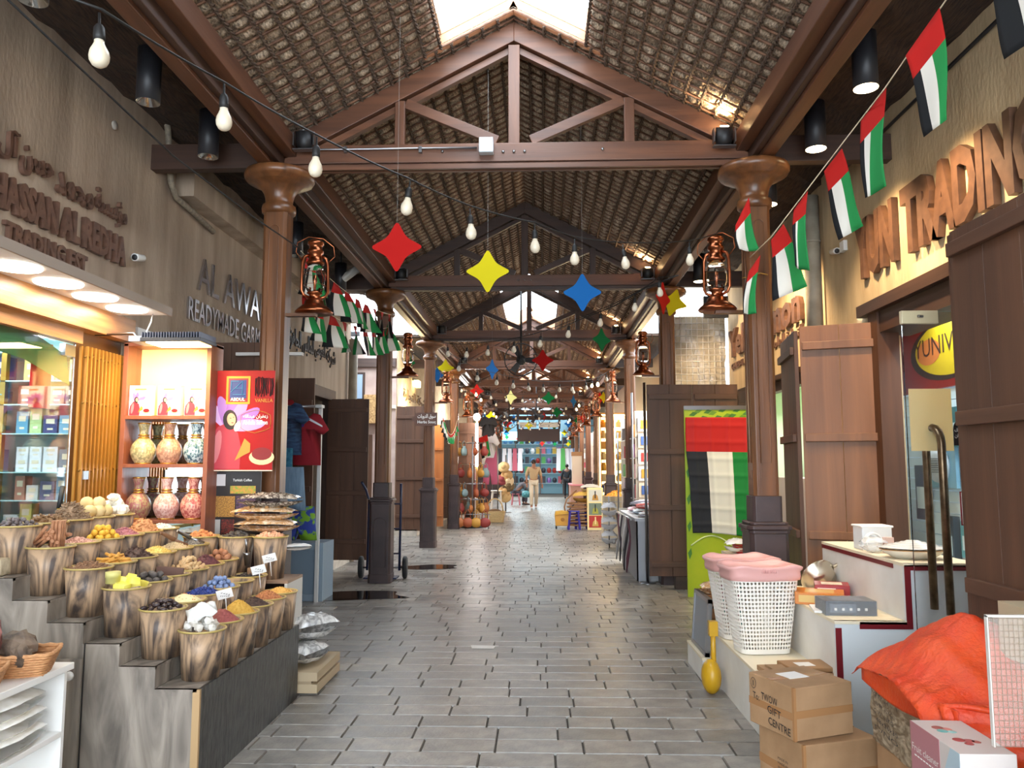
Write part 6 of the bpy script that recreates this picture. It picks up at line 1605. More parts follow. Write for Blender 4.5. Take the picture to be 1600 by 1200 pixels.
t = thing('gadget_box', 'white and pink Fruit cleaner gadget box by the wire panel', 'box', (1.42, 2.84, .055), 0)
wb = pl((206, 196, 190), .4); pk = pl((176, 116, 122), .4)
MB().box(0, .19, 0, .36, .30, .57).build('box', wb, t, bevel=.002)
MB().box(-.0015, 0, .14, .36, .30, .57).build('printed_panel', pk, t)
MB().prism([(.0, 0), (.14, 0), (.14, .12), (.06, .27), (0, .27)], (-.0015, 0, .30), Y3, Z3, .001).build('printed_panel', pl((176, 196, 206), .4), t)
letters_mb('Fruit cleaner', (-.003, .345, .47), V((0, -1, 0)), Z3, .026, .20, 0, 0).build('lettering', 'white', t)
b = MB()
for k in range(8): b.box(-.003, -.002, .33 - .022 * k - .015, .33 - .022 * k, .452, .456)
b.build('fine_print', 'white', t, kind='stuff')
MB().prism([(.09 * cos(a) * .5, .09 * sin(a) * .5) for a in [2 * pi * k / 6 for k in range(6)]], (-.002, .29, .36), -Y3, Z3, .001).build('printed_shape', pl((90, 160, 156), .4), t)
for cx, cy, r, c in ((.06, .27, .022, (206, 120, 110)), (.085, .255, .018, (226, 150, 140)), (.06, .235, .02, (110, 176, 170)), (.09, .225, .016, (150, 196, 190)), (.07, .14, .022, (206, 90, 90)), (.10, .13, .02, (216, 110, 110)), (.085, .10, .016, (206, 90, 90)), (.12, .12, .016, (226, 130, 120))):
    MB().lathe([(0, .5705), (r, .5705), (r * .9, .5712), (0, .5712)], 14, (cx, cy, 0)).build('printed_fruit', pl(c, .5), t)
MB().box(.03, .16, -.001, 0, .38, .50).build('printed_photo', pl((226, 206, 200), .4), t)
MB().ball((.075, -.002, .45), (.03, .001, .022), 12, 8).ball((.12, -.002, .45), (.016, .001, .02), 12, 8).build('printed_fruit', pl((206, 120, 120), .5), t)
t = thing('cardboard_box', 'brown carton hidden beneath the gadget box', 'box', (1.41, 2.82, 0), 0); MB().box(0, .18, 0, .38, 0, .35).build('box', cb, t, bevel=.004)
# wire panel box and dark bar
t = thing('mesh_screen', 'clear-backed panel of fine wire mesh standing in front of the tarpaulin', 'panel', (1.52, 2.83, .52))
b = MB()
for k in range(33): b.box(1.525 + .0165 * k, 1.5265 + .0165 * k, 2.81, 2.8115, .66, 1.09)
for k in range(21): b.box(1.52, 2.06, 2.8085, 2.81, .66 + .021 * k, .6615 + .021 * k)
b.build('mesh_wire', pl((150, 138, 124), .4, .3), t, world=True, kind='stuff')
MB().box(1.52, 2.06, 2.816, 2.819, .66, 1.09).build('clear_sheet', pl((226, 216, 206), .15, alpha=.22), t, world=True)
MB().box(1.518, 2.06, 2.805, 2.822, 1.085, 1.092).box(1.518, 1.522, 2.805, 2.822, .66, 1.09).build('edge', pl((220, 214, 206), .3), t, world=True)
t = thing('display_carton', 'beige open display carton behind the wire mesh panel', 'box', (2.12, 3.12, .82), 0); MB().box(-.22, .4, 0, .3, 0, .22).build('box', pl((186, 170, 140), .6), t)
t = thing('dark_board', 'dark grey long board slanting across the corner below the wire panel', 'board', (1.68, 2.75, .5))
MB().beam(V((1.66, 2.80, .665)), V((1.60, 1.95, .655)), .08, .10).build('board', pl((58, 54, 56), .5), t, world=True, bevel=.003)
t = thing('carton_stack_base', 'plain brown carton supporting the dark board', 'box', (1.60, 2.0, 0)); MB().box(0, .5, 0, .75, 0, .60).build('box', cb, t, bevel=.004)

# ================================================================ DRAPED FLAG AND GREEN POSTER
t = thing('green_poster', 'tall lime-green leafy poster board behind the draped flag', 'poster', (1.80, 9.9, 0))
MB().box(1.80, 2.72, 9.90, 9.93, .0, 2.32).build('board', mat('lime_print', (126, 164, 26), .35, col2=(168, 186, 36), scale=1.4), t, world=True)
MB().box(1.795, 2.725, 9.885, 9.90, 2.29, 2.34).build('top_rail', 'steel', t, world=True)
for k in range(14):
    x = 1.86 + .06 * k; z = 2.22 + .05 * sin(k * 2.3)
    MB().prism([(0, 0), (.05, .045), (.11, .03), (.06, -.01)], (x, 9.899, z), X3, Z3, .0015).build('printed_leaf', pl(((70, 130, 30), (110, 160, 30), (60, 110, 40))[k % 3], .5), t, world=True)
for k in range(5): MB().prism([(0, 0), (.03, .07), (.02, .14), (-.02, .08)], (1.83, 9.899, .45 + .33 * k), X3, Z3, .0015).build('printed_leaf', pl((60, 120, 40), .5), t, world=True)
MB().tube([(1.85 + .5 * f, 9.897, .62 + .12 * sin(pi * f)) for f in [j / 12 for j in range(13)]], .008, 5).build('printed_arc', pl((214, 230, 170), .5), t, world=True)
t = thing('draped_flag', 'large red, black, white and green flag with fold creases hung on the green poster', 'flag', (1.82, 9.87, .72))
FM = [pl((200, 28, 24), .6, spec=.3), pl((30, 33, 40), .6, spec=.3), pl((206, 206, 198), .6, spec=.3), pl((16, 138, 56), .6, spec=.3)]
q = [at(1071, 652, Y=9.87), at(1178, 652, Y=9.87), at(1183, 838, Y=9.87), at(1083, 833, Y=9.87)]
def df(u, v):
    a = q[0].lerp(q[1], u); b_ = q[3].lerp(q[2], u); p = a.lerp(b_, v)
    p.x += .03 * (1 - u) * sin(pi * min(1, v * 2.2)) * -.3 - .04 * (1 - u) * max(0, .3 - abs(v - .3))
    crease = -.007 * (abs(sin(pi * v * 7)) ** 14 + abs(sin(pi * (u * 4))) ** 20)
    p.y += crease - .012 * sin(4 * u + 5 * v) + .01
    p.z += .012 * sin(5 * u) * (v if v > .9 else 0)
    return p
MB().grid(df, 56, 84, mf=lambda u, v: 0 if v < .30 else (1 if u < .31 else 2 if u < .67 else 3)).build('cloth', FM, t, world=True, solid=.0015)

# grid panel with crumpled plastic, small window light
t = thing('wire_grid_panel', 'white wire grid panel over crumpled plastic sheet above the brown shutters', 'panel', (2.0, 12.2, 2.4))
gx0, gx1 = 2.02, 2.88
for k in range(11): x = gx0 + (gx1 - gx0) * k / 10; MB().tube([(x, 12.2, 2.3), (x, 12.2, 3.92)], .006, 5).build('wire', 'white', t, world=True)
for k in range(17): z = 2.3 + .1 * k; MB().tube([(gx0, 12.19, z), (gx1, 12.19, z)], .006, 5).build('wire', 'white', t, world=True)
cp = mat('crumpled_plastic', (176, 166, 146), .25, col2=(206, 196, 176), scale=5, bump=.8, bscale=9)
tag(MB().grid(lambda u, v: (gx0 - .02 + (gx1 - gx0 + .03) * u, 12.27 + .02 * sin(11 * u + 7 * v) + rnd.uniform(-.012, .012), 2.3 + 1.62 * v), 30, 40).build('plastic_sheet', cp, solid=.002), 'crumpled beige plastic sheet behind the wire grid', 'sheet')
t = thing('grid_post', 'brown timber post beside the wire grid panel', 'post', (1.95, 12.15, 0)); MB().box(1.86, 2.0, 12.12, 12.26, 0, 4.1).build('post', 'col_z', t, world=True)
tag(MB().box(2.2, 2.62, 12.42, 12.45, 3.95, 4.5).build('window_glow', pl((255, 255, 250), .3, emis=(255, 250, 240), es=5)), 'bright square window above the wire grid, its daylight put in as glow', 'lamp')  # a bright window; daylight through it is put in as a glowing surface
t = thing('flood_lamp', 'small framed flood lamp under the flag-side lantern', 'lamp', at(1118, 480, Y=11.6)); p = at(1118, 480, Y=11.6)
MB().cbox(p, (.36, .08, .32)).build('housing', 'black', t, world=True); MB().cbox(p + V((0, -.045, 0)), (.26, .01, .22)).build('lens', pl((206, 210, 196), .2, emis=(230, 230, 210), es=.8), t, world=True); MB().box(p.x - .01, p.x + .01, p.y, p.y + .02, p.z + .15, 4.56).build('stem', 'black', t, world=True)
# white paper on paving
c_ = at(756, 1011, Z=.005)
tag(MB().prism([(-.10, -.055), (.09, -.05), (.10, .03), (.13, .05), (-.12, .06)], (c_.x, c_.y, .004), X3, Y3, .003).build('paper_scrap', pl((216, 212, 206), .6)), 'white paper scrap stuck on the paving in the middle', 'paper')
# ================================================================ FURTHER DOWN THE ARCADE
def P(px, py, Y): return at(px, py, Y=Y)
# ---- bag rack with leather bags
RX, RY = at(738, 800, Y=20.6).x, 20.6
t = thing('bag_rack', 'revolving metal rack hung with small orange leather bags', 'rack', (RX, RY, 0))
MB().tube([(0, 0, 0), (0, 0, 2.35)], .022, 8).build('pole', 'steel', t)
MB().lathe([(0, 0), (.32, 0), (.3, .03), (0, .04)], 20).build('base', 'black', t)
tiers = [.72, 1.12, 1.62, 2.18]
for z in tiers:
    MB().tube([(.33 * cos(a), .33 * sin(a), z) for a in [2 * pi * k / 20 for k in range(20)]], .01, 5, closed=True).tube([(-.33, 0, z), (.33, 0, z)], .008, 5).build('ring', 'steel', t)
bag_cols = [((206, 118, 54), 'orange'), ((190, 92, 52), 'russet'), ((226, 160, 60), 'yellow-tan'), ((170, 60, 50), 'red-brown'), ((120, 140, 140), 'grey-green')]
tn = ['lowest', 'second', 'third', 'top']
bag_me = {}
for c, cn in bag_cols:
    for sty in (0, 1):
        b = MB().lathe([(0, -.16), (.06, -.155), (.085, -.10), (.08, -.03), (.045, .02), (.05, .04), (0, .045)], 10, sc=(1, .6)) if sty == 0 else MB().ball((0, 0, -.07), (.10, .045, .085), 10, 6)
        b.tube([(-.05, 0, .0), (-.04, 0, .10), (0, 0, .15), (.04, 0, .10), (.05, 0, .0)], .008, 5)
        bag_me[cn, sty] = b.mesh('leather_bag', pl(c, .55))
for k, z in enumerate(tiers):
    for j in range(7):
        a = 2 * pi * j / 7 + k * .4 + .2
        c, cn = bag_cols[(j * 2 + k) % 5]; sty = (j + k) % 2
        o = bpy.data.objects.new('leather_bag', bag_me[cn, sty]); COL.objects.link(o)
        o.location = (RX + .34 * cos(a), RY + .34 * sin(a), z - .14); o.rotation_euler = (0, 0, a); o.scale = (1.25, 1.25, 1.25)
        tag(o, '%s %s leather bag, %s round the %s ring of the rack' % (cn, 'pouch' if sty == 0 else 'round', ORD[j], tn[k]), 'bag', 'leather bags on the rack')
# floor row of bags and a little figure of goods
for j in range(4):
    o = bpy.data.objects.new('leather_bag', bag_me[bag_cols[j][1], 1]); COL.objects.link(o); o.location = (RX - .3 + .22 * j, RY - .45, .26); o.scale = (1.5,) * 3
    tag(o, '%s round leather bag in the row at the foot of the rack' % bag_cols[j][1], 'bag', 'leather bags on the rack')
MB().tube([(RX - .45 - RX, -.45, .36), (.5, -.45, .36)], .012, 5).tube([(-.4, -.45, 0), (-.4, -.45, .36)], .012, 5).tube([(.45, -.45, 0), (.45, -.45, .36)], .012, 5).build('lower_rail', 'steel', bpy.data.objects['bag_rack'])
# wicker hand basket
wk2 = mat('pale_wicker', (186, 156, 106), .6, col2=(214, 186, 138), scale=60)
p = at(773, 816, Z=0); t = thing('wicker_basket', 'pale wicker hand basket with a tall loop handle beside the bag rack', 'basket', p)
for k in range(9): MB().tube([V((q.x, q.y, .02 + .035 * k)) for q in rr(.24 + .006 * k, .16, 24)], .018, 5, closed=True).build('wicker_hoop', wk2, t)
MB().tube([(.24 * cos(a), 0, .28 + .38 * sin(a)) for a in [pi * j / 14 for j in range(15)]], .02, 6).build('handle', wk2, t)
MB().ball((0, 0, .26), (.22, .14, .12), 12, 6).build('lining', pl((120, 90, 60), .7), t)
p = at(776, 801, Z=0); t = thing('plastic_stool', 'white plastic stool behind the wicker basket', 'stool', (p.x, p.y, 0))
def stool(t, m, h=.45, r=.15, holes=False):
    MB().prism([(x * 1.0, y * 1.0) for x, y in [(q.x, q.y) for q in rr(r, r, 20)]], (0, 0, h - .03), X3, Y3, .03).build('seat', m, t, bevel=.006)
    for a in (pi / 4, 3 * pi / 4, 5 * pi / 4, 7 * pi / 4):
        MB().beam((r * .95 * cos(a), r * .95 * sin(a), h - .02), (r * 1.35 * cos(a), r * 1.35 * sin(a), 0), .05, .03).build('leg', m, t)
    for z, f in ((.16, 1.22), (h - .08, 1.0)):
        MB().tube([(r * f * cos(a), r * f * sin(a), z) for a in (pi / 4, 3 * pi / 4, 5 * pi / 4, 7 * pi / 4)], .014, 5, closed=True).build('stretcher', m, t)
stool(t, pl((226, 226, 224), .4), .75, .2)
# pink stool
p = at(806, 789, Z=0); t = thing('plastic_stool', 'pink plastic stool with cut-out legs that the hunched person sits on', 'stool', (p.x, p.y, 0))
stool(t, pl((232, 140, 156), .4), .46, .17)
PINK = p
# purple stools
for k, (px, lab) in enumerate(((897, 'blue-violet plastic stool by the yellow mop bucket'), (909, 'blue-violet plastic stool by the picture cabinet'))):
    p = at(px, 827, Z=0); t = thing('plastic_stool', lab, 'stool', (p.x, p.y + .1 * k, 0)); stool(t, pl((70, 60, 170), .35), .47, .15)
# mop bucket
p = at(879, 826, Z=0); t = thing('mop_bucket', 'yellow wheeled mop bucket with wringer and dark handle', 'bucket', (p.x, p.y, 0)); yb = pl((240, 166, 30), .35)
MB().prism([(-.18, .08), (.16, .08), (.20, .40), (-.20, .34)], (0, .15, 0), X3, Z3, .30).build('body', yb, t, bevel=.01)
MB().prism([(-.20, .34), (.22, .38), (.20, .43), (-.02, .46), (-.18, .44)], (0, .17, 0), X3, Z3, .34).build('wringer', pl((246, 180, 40), .35), t, bevel=.01)
for x in (-.16, .16):
    for y in (-.12, .12): MB().tube([(x - .02, y, .04), (x + .02, y, .04)], .04, 10).build('caster', 'black', t)
MB().tube([(.12, 0, .42), (.34, 0, .66), (.42, 0, .74)], .014, 6).build('handle', pl((60, 66, 76), .4), t)
MB().ball((.0, -.152, .24), (.05, .002, .05), 12, 6).build('emblem', pl((190, 120, 20), .4), t)
# picture cabinet
p = at(930, 828, Z=0); y0 = p.y; xa, xb = at(918, 828, Z=0).x, at(943, 828, Z=0).x
t = thing('picture_cabinet', 'narrow cream cabinet front with three framed perfume pictures', 'cabinet', (xa, y0, 0))
crm = pl((240, 214, 150), .45)
MB().box(xa, xb, y0, y0 + .3, 0, 1.04).build('body', crm, t, world=True, bevel=.004)
for k, (z, c) in enumerate(((.70, (206, 196, 176)), (.37, (110, 120, 100)), (.06, (206, 50, 30)))):
    f = MB().box(xa + .04, xb - .04, y0 - .008, y0, z, z + .29).build('picture', pl(c, .4), t, world=True)
    cx = (xa + xb) / 2
    MB().prism([(-.08, .03), (.08, .03), (.06, .14), (0, .2), (-.06, .14)], (cx, y0 - .009, z), X3, Z3, .001).build('printed_bottle', pl(((216, 150, 50), (190, 180, 60), (236, 190, 90))[k], .4), t, world=True)
    MB().box(cx - .015, cx + .015, y0 - .011, y0 - .0095, z + .08, z + .26).build('printed_cap', 'black' if k != 2 else crm, t, world=True)
# rattan chair with yellow cushion
p = at(908, 815, Y=20.2); t = thing('rattan_chair', 'low rattan chair with a puffy yellow cushion behind the violet stools', 'chair', (p.x, 20.3, 0))
rt2 = pl((176, 122, 74), .5)
for k in range(7): MB().tube([(.34 * cos(a), .3 * sin(a), .10 + .09 * k) for a in [2 * pi * j / 18 for j in range(18)]], .022, 5, closed=True).build('hoop', rt2, t)
MB().tube([(-.36, .0, .2), (-.42, -.1, .55), (-.36, -.1, .75), (-.1, .2, .95)], .02, 6).build('arm', rt2, t)
tag(sack('cushion', (p.x + .05, 20.25, .80), (.5, .4, .26), pl((236, 184, 80), .7), pl((236, 184, 80), .7), None), 'puffy yellow cushion on the rattan chair', 'cushion')
tag(sack('cushion', (p.x + .25, 20.35, 1.02), (.5, .4, .2), pl((206, 196, 180), .7), pl((206, 196, 180), .7), None), 'beige cushion leaning above the yellow one', 'cushion')
# half barrel of orange goods
p = at(962, 800, Y=17.8); t = thing('half_barrel', 'pale wooden half barrel heaped with orange spice', 'barrel', (p.x, 17.8, .42))
for k in range(20):
    a = 2 * pi * k / 20
    MB().box(-.043, .043, -.008, .008, 0, .50).build('stave', pl((186, 170, 140) if k % 2 else (166, 150, 122), .7), t, loc=(.28 * cos(a), .28 * sin(a), 0), rot=(0, 0, a + pi / 2))
for z in (.10, .38): MB().tube([(.29 * cos(a), .29 * sin(a), z) for a in [2 * pi * j / 24 for j in range(24)]], .008, 5, closed=True).build('hoop', 'steel', t)
stuff('loose_spice', heap_mesh('loose_spice', colr((236, 140, 30), (246, 170, 60)), .27, .14, 'grain', 120, .03), (p.x, 17.8, .88), 'orange spice heaped in the half barrel')
tag(MB().box(p.x - .3, p.x + .3, 17.5, 18.1, 0, .42).build('low_platform', pl((206, 190, 160), .6)), 'low pale platform under the half barrel', 'platform')
# lit display frame with shelves
y0 = 20.6; xa, xb = at(936, 700, Y=y0).x, at(988, 700, Y=y0).x
t = thing('lit_display', 'tall glowing display cabinet full of amber and gold goods', 'cabinet', (xa, y0, 0))
gw = pl((206, 150, 80), .4)
MB().box(xa, xa + .06, y0, y0 + .5, 0, 2.95).build('side', gw, t, world=True); MB().box(xb - .06, xb, y0, y0 + .5, 0, 2.95).build('side', gw, t, world=True)
MB().box(xa, xb, y0, y0 + .5, 2.89, 2.97).build('top', gw, t, world=True)
MB().box(xa, xb, y0 + .48, y0 + .5, 0, 2.9).build('lit_back', pl((255, 236, 190), .4, emis=(255, 226, 160), es=1.6), t, world=True)
MB().box(xa + .01, xa + .03, y0 - .012, y0, .1, 2.9).box(xb - .03, xb - .01, y0 - .012, y0, .1, 2.9).box(xa, xb, y0 - .012, y0, 2.88, 2.92).build('light_strip', pl((255, 236, 190), .3, emis=(255, 226, 160), es=5), t, world=True)
GC = [((240, 180, 40), 'yellow'), ((226, 120, 40), 'orange'), ((250, 226, 150), 'pale gold'), ((150, 80, 50), 'brown'), ((60, 90, 180), 'blue'), ((120, 60, 140), 'purple')]
jar_me = {c[1]: MB().lathe([(0, 0), (.07, 0), (.085, .04), (.085, .12), (.05, .16), (.055, .2), (0, .2)], 10).mesh('goods_jar', pl(c[0], .35)) for c in GC}
cub_me = {c[1]: MB().box(-.08, .08, -.05, .05, 0, .19).mesh('goods_box', pl(c[0], .35)) for c in GC}
for k in range(9):
    z = .35 + .28 * k
    MB().box(xa + .06, xb - .06, y0 + .08, y0 + .46, z - .012, z).build('shelf', pl((236, 226, 206), .2), t, world=True)
    for j in range(4):
        c = GC[(j + k * 2) % (6 if k < 3 else 4)]
        jar = (k + j) % 3 > 0
        o = bpy.data.objects.new('goods_jar' if jar else 'goods_box', (jar_me if jar else cub_me)[c[1]]); COL.objects.link(o)
        o.location = (xa + .13 + (xb - xa - .26) * j / 3, y0 + .2, z)
        tag(o, '%s %s, %s along the %s shelf of the glowing display' % (c[1], 'jar' if jar else 'box', ORD[j], ORD[k]), 'jar' if jar else 'box', 'goods in the glowing display cabinet')
# bright stalls along the flag side, behind the columns
def stall(x, y, z1, n, cols, label, back=(255, 246, 230), es=.8, depth=.45, w_=2.2, side=1, group='stalls along the arcade'):
    """open-front stall shelf facing the arcade"""
    t = thing('market_stall', label, 'stall', (x, y, 0), group=group)
    MB().box(min(x, x + side * depth), max(x, x + side * depth), y, y + w_, 0, .6).build('base', pl((206, 196, 186), .6), t, world=True)
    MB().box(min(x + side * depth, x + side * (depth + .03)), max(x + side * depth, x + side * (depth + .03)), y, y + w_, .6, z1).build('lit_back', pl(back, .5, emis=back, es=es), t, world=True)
    for s2 in (0, w_ - .03): MB().box(min(x, x + side * depth), max(x, x + side * depth), y + s2, y + s2 + .03, .6, z1).build('side', pl((206, 196, 184), .5), t, world=True)
    b = {}
    for k in range(n):
        z = .6 + (z1 - .7) * k / n
        MB().box(min(x, x + side * depth), max(x, x + side * depth), y, y + w_, z - .015, z).build('shelf', pl((226, 220, 210), .4), t, world=True)
    return t
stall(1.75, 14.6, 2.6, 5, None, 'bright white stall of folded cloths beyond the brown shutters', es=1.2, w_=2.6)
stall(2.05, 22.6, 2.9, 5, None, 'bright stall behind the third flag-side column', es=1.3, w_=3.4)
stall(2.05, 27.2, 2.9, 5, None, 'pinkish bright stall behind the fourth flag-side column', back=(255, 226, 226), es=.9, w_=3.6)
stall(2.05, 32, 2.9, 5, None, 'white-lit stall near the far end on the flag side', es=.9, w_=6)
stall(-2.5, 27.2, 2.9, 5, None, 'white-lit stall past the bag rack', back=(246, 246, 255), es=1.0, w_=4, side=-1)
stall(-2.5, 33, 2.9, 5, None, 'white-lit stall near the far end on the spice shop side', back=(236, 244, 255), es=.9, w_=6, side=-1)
SCN = [((206, 60, 80), 'red'), ((240, 240, 240), 'white'), ((60, 150, 160), 'teal'), ((226, 160, 60), 'amber'), ((150, 120, 190), 'lilac'), ((70, 60, 60), 'dark'), ((230, 150, 170), 'pink'), ((90, 150, 80), 'green')]
sb_me = {}
for c, n_ in SCN: sb_me[n_] = MB().box(-.12, .12, -.15, .15, 0, .26).mesh('goods_bundle', pl(c, .6))
for (x, y, w_, nm, z1) in ((1.75, 14.6, 2.6, 'stall beyond the brown shutters', 2.6), (2.05, 22.6, 3.4, 'stall behind the third flag-side column', 2.9), (2.05, 27.2, 3.6, 'pinkish stall', 2.9), (2.05, 32, 6, 'far flag-side stall', 2.9), (-2.5, 27.2, 4, 'stall past the bag rack', 2.9), (-2.5, 33, 6, 'far spice-side stall', 2.9)):
    sgn = 1 if x > 0 else -1
    for k in range(5):
        z = .6 + (z1 - .7) * k / 5
        for j in range(5):
            c, n_ = SCN[rnd.randrange(8)]
            o = bpy.data.objects.new('goods_bundle', sb_me[n_]); COL.objects.link(o); o.location = (x + sgn * .16, y + .3 + (w_ - .6) * j / 4, z); o.rotation_euler = (0, 0, rnd.uniform(-.2, .2))
            tag(o, '%s goods bundle, %s along the %s shelf of the %s' % (n_, ORD[j], ORD[k], nm), 'goods', 'goods on the lit stalls')
for k in range(6):
    o = MB().box(0, .34, 0, .03, 0, .26).box(.05, .29, -.012, 0, .05, .21, 1).build('wall_pack', [pl(((240, 236, 230), (206, 190, 170), (226, 226, 236))[k % 3], .6), pl(((190, 60, 60), (60, 90, 150), (226, 170, 60))[k % 3], .6)], loc=(1.80, 14.56, .72 + .30 * k))
    tag(o, 'flat pack hung on the end of the bright cloth stall, %s from below' % ORD[k], 'pack', 'packs on the end of the cloth stall')
# metal table with scarves, chrome poles, slipper board
t = thing('scarf_table', 'grey metal table hung with dark scarves beyond the brown shutters', 'table', (1.25, 11.6, 0))
MB().box(1.32, 1.95, 11.2, 13.2, .82, .86).build('top', pl((186, 188, 192), .4), t, world=True)
MB().box(1.34, 1.36, 11.2, 13.2, 0, .82).build('side_panel', pl((150, 152, 156), .4), t, world=True)
MB().box(1.34, 1.95, 11.2, 11.22, .0, .82).build('front_panel', pl((170, 172, 176), .4), t, world=True)
MB().tube([(1.27, 11.25, .84), (1.27, 13.1, .84)], .012, 6).build('side_rail', 'steel', t, world=True)
for k in range(7):
    y = 11.35 + .26 * k; c = ((96, 46, 60), (40, 36, 40), (206, 200, 196), (60, 50, 60), (120, 70, 80), (30, 28, 30), (150, 146, 144))[k]
    o = MB().grid(lambda u, v: (.03 * sin(4 * v + k) - .02, (u - .5) * .16 * (1 - .5 * v), -.55 * v + (-.05 * abs(u - .5) * 8 * v)), 6, 12).build('scarf', pl(c, .8), loc=(1.25, y, .85), solid=.012)
    tag(o, '%s scarf draped over the edge of the grey metal table' % ('maroon', 'black', 'cream', 'plum', 'dusty red', 'jet', 'grey')[k], 'scarf', 'scarves on the metal table')
b = MB()
cloths = [((226, 226, 232), 'white'), ((210, 70, 50), 'red'), ((200, 210, 220), 'pale blue'), ((70, 66, 80), 'dark'), ((226, 190, 200), 'pink')]
for k in range(10):
    c, n_ = cloths[k % 5]
    o = sack('folded_cloth', (1.62 + .1 * (k % 2), 11.5 + .35 * (k % 5), .90 + .10 * (k // 5)), (.42, .3, .09), pl(c, .8), pl(c, .8), None)
    tag(o, '%s folded cloth in the %s layer on the grey metal table' % (n_, 'upper' if k > 4 else 'lower'), 'cloth', 'folded cloths on the metal table')
for k, (px, Y, z1) in enumerate(((1009, 11.0, 2.75), (989, 14.2, 2.9), (966, 17.0, 2.3))):
    x = at(px, 750, Y=Y).x
    tag(MB().tube([(x, Y, 0), (x, Y, z1)], .02, 8).lathe([(0, 0), (.12, 0), (.10, .015), (0, .02)], 12, (x, Y, 0)).build('chrome_pole', 'steel'), 'tall chrome pole standing on the paving, %s one past the brown shutters' % ORD[k], 'pole', 'chrome poles')
p = at(968, 858, Z=0); t = thing('slipper_board', 'white board hung with pale slippers', 'board', (p.x, p.y, 0))
MB().box(0, .42, 0, .04, 0, .78).build('board', 'white', t)
for k in range(2):
    for j in range(3):
        s2 = MB().ball((0, 0, 0), (.05, .03, .12), 12, 8).build('slipper', pl((206, 176, 150), .6), loc=(p.x + .14 + .15 * k, p.y - .03, .62 - .26 * j)); tag(s2, 'pale slipper in the %s row, %s of the pair on the white board' % (ORD[j], ('outer', 'inner')[k]), 'slipper', 'slippers on the board')
for k in range(3):
    o = sack('net_bundle', (at(952, 850, Y=15.6).x, 15.6, .75 - .27 * k), (.3, .3, .24), pl((190, 190, 194), .5), pl((190, 190, 194), .5), None, lumps=8)
    tag(o, 'grey-white net bundle, %s of three hanging in a column by the slipper board' % ('topmost', 'middle', 'lowest')[k], 'bundle', 'net bundles by the slipper board')
tag(MB().tube([(at(952, 850, Y=15.6).x, 15.6, 0), (at(952, 850, Y=15.6).x, 15.6, 1.0)], .015, 6).build('bundle_pole', 'steel'), 'thin pole holding the net bundles', 'pole')
t = thing('goods_table', 'low table of boxes by the far flag-side columns', 'table', (1.15, 29.5, 0)); MB().box(1.1, 1.6, 29.2, 31.5, .85, .9).build('top', pl((226, 150, 160), .6), t, world=True); MB().box(1.13, 1.58, 29.25, 31.4, 0, .85).build('skirt', pl((190, 150, 130), .6), t, world=True)
tag(MB().box(1.2, 1.56, 29.6, 30.2, .9, 1.95).box(1.18, 1.58, 29.58, 30.22, 1.95, 2.1, 1).build('pillar_box', [pl((214, 200, 176), .5), pl((190, 140, 90), .5)]), 'cream boxed display on the low table by the far columns', 'box')
# left far: hanging clothes, hats, tube light
t = thing('lamp_tube', 'glaring white vertical tube lamp on the stall past the bag rack', 'lamp', at(745, 690, Y=24.0)); p = at(745, 690, Y=24.0)
MB().tube([p + V((0, 0, -.75)), p + V((0, 0, .55))], .04, 10).build('tube', pl((255, 255, 255), .3, emis=(255, 250, 245), es=22), t, world=True)
MB().ball(p + V((0, 0, .75)), .11, 12, 8).build('bulb', pl((255, 255, 255), .3, emis=(255, 250, 245), es=40), t, world=True)
MB().box(p.x - .03, p.x + .03, p.y + .05, p.y + .08, 0, 3.1).build('post', gw, t, world=True)
garment('shirt', [(x * 1.1, z * 1.2) for x, z in tee], tuple(at(763, 690, Y=23.4)), pl((60, 60, 66), .8), 'dark grey top hanging beside the glaring lamp')
garment('shirt', [(x * 1.2, z * 1.6) for x, z in tee], tuple(at(764, 728, Y=23.4)), pl((226, 222, 226), .8), 'white top hanging beneath the dark grey one')
garment('trousers', [(x * 1.0, z * 2.0) for x, z in short], tuple(at(766, 757, Y=23.4)), pl((226, 110, 150), .8), 'pink trousers hanging below the white top')
tag(MB().tube([at(750, 670, Y=23.42), at(780, 667, Y=23.42)], .02, 6).tube([at(778, 667, Y=23.42), V((at(778, 667, Y=23.42).x, 23.42, 0))], .02, 6).build('garment_stand', 'steel'), 'steel stand carrying the dark top and pink trousers', 'stand')
t = thing('flag_cloth', 'small furled striped flag beside the white top', 'flag', at(754, 705, Y=23.0)); p = at(754, 690, Y=23.0)
flag(t, p + V((-.12, 0, .1)), p + V((.14, 0, .2)), .6, (.1, 0, 0), .1)
hat_cols = [(206, 176, 126), (186, 150, 100), (166, 70, 80), (226, 206, 170), (110, 90, 60), (196, 160, 110)]
hx = at(790, 760, Y=27)
for k, (px, py) in enumerate(((787, 730), (792, 743), (784, 750), (794, 752), (795, 760), (788, 768), (790, 777))):
    c = hat_cols[k % 6]
    o = MB().lathe([(0, .12), (.08, .115), (.10, .02), (.20, .0), (.205, .01), (.10, .035)], 18).build('straw_hat', pl(c, .7), loc=at(px, py, Y=27), rot=(1.1, .2 * (k % 3 - 1), 0))
    tag(o, '%s hat hanging on the hat stand, %s from the top' % ({0: 'straw', 1: 'tan', 2: 'maroon', 3: 'cream', 4: 'olive', 5: 'sandy'}[k % 6], ORD[k]), 'hat', 'hats on the stand')
tag(MB().tube([(hx.x, 27.1, 0), (hx.x, 27.1, 1.95)], .025, 8).lathe([(0, 0), (.2, 0), (.18, .03), (0, .04)], 14, (hx.x, 27.1, 0)).build('hat_stand', 'steel'), 'upright stand carrying the hats', 'stand')

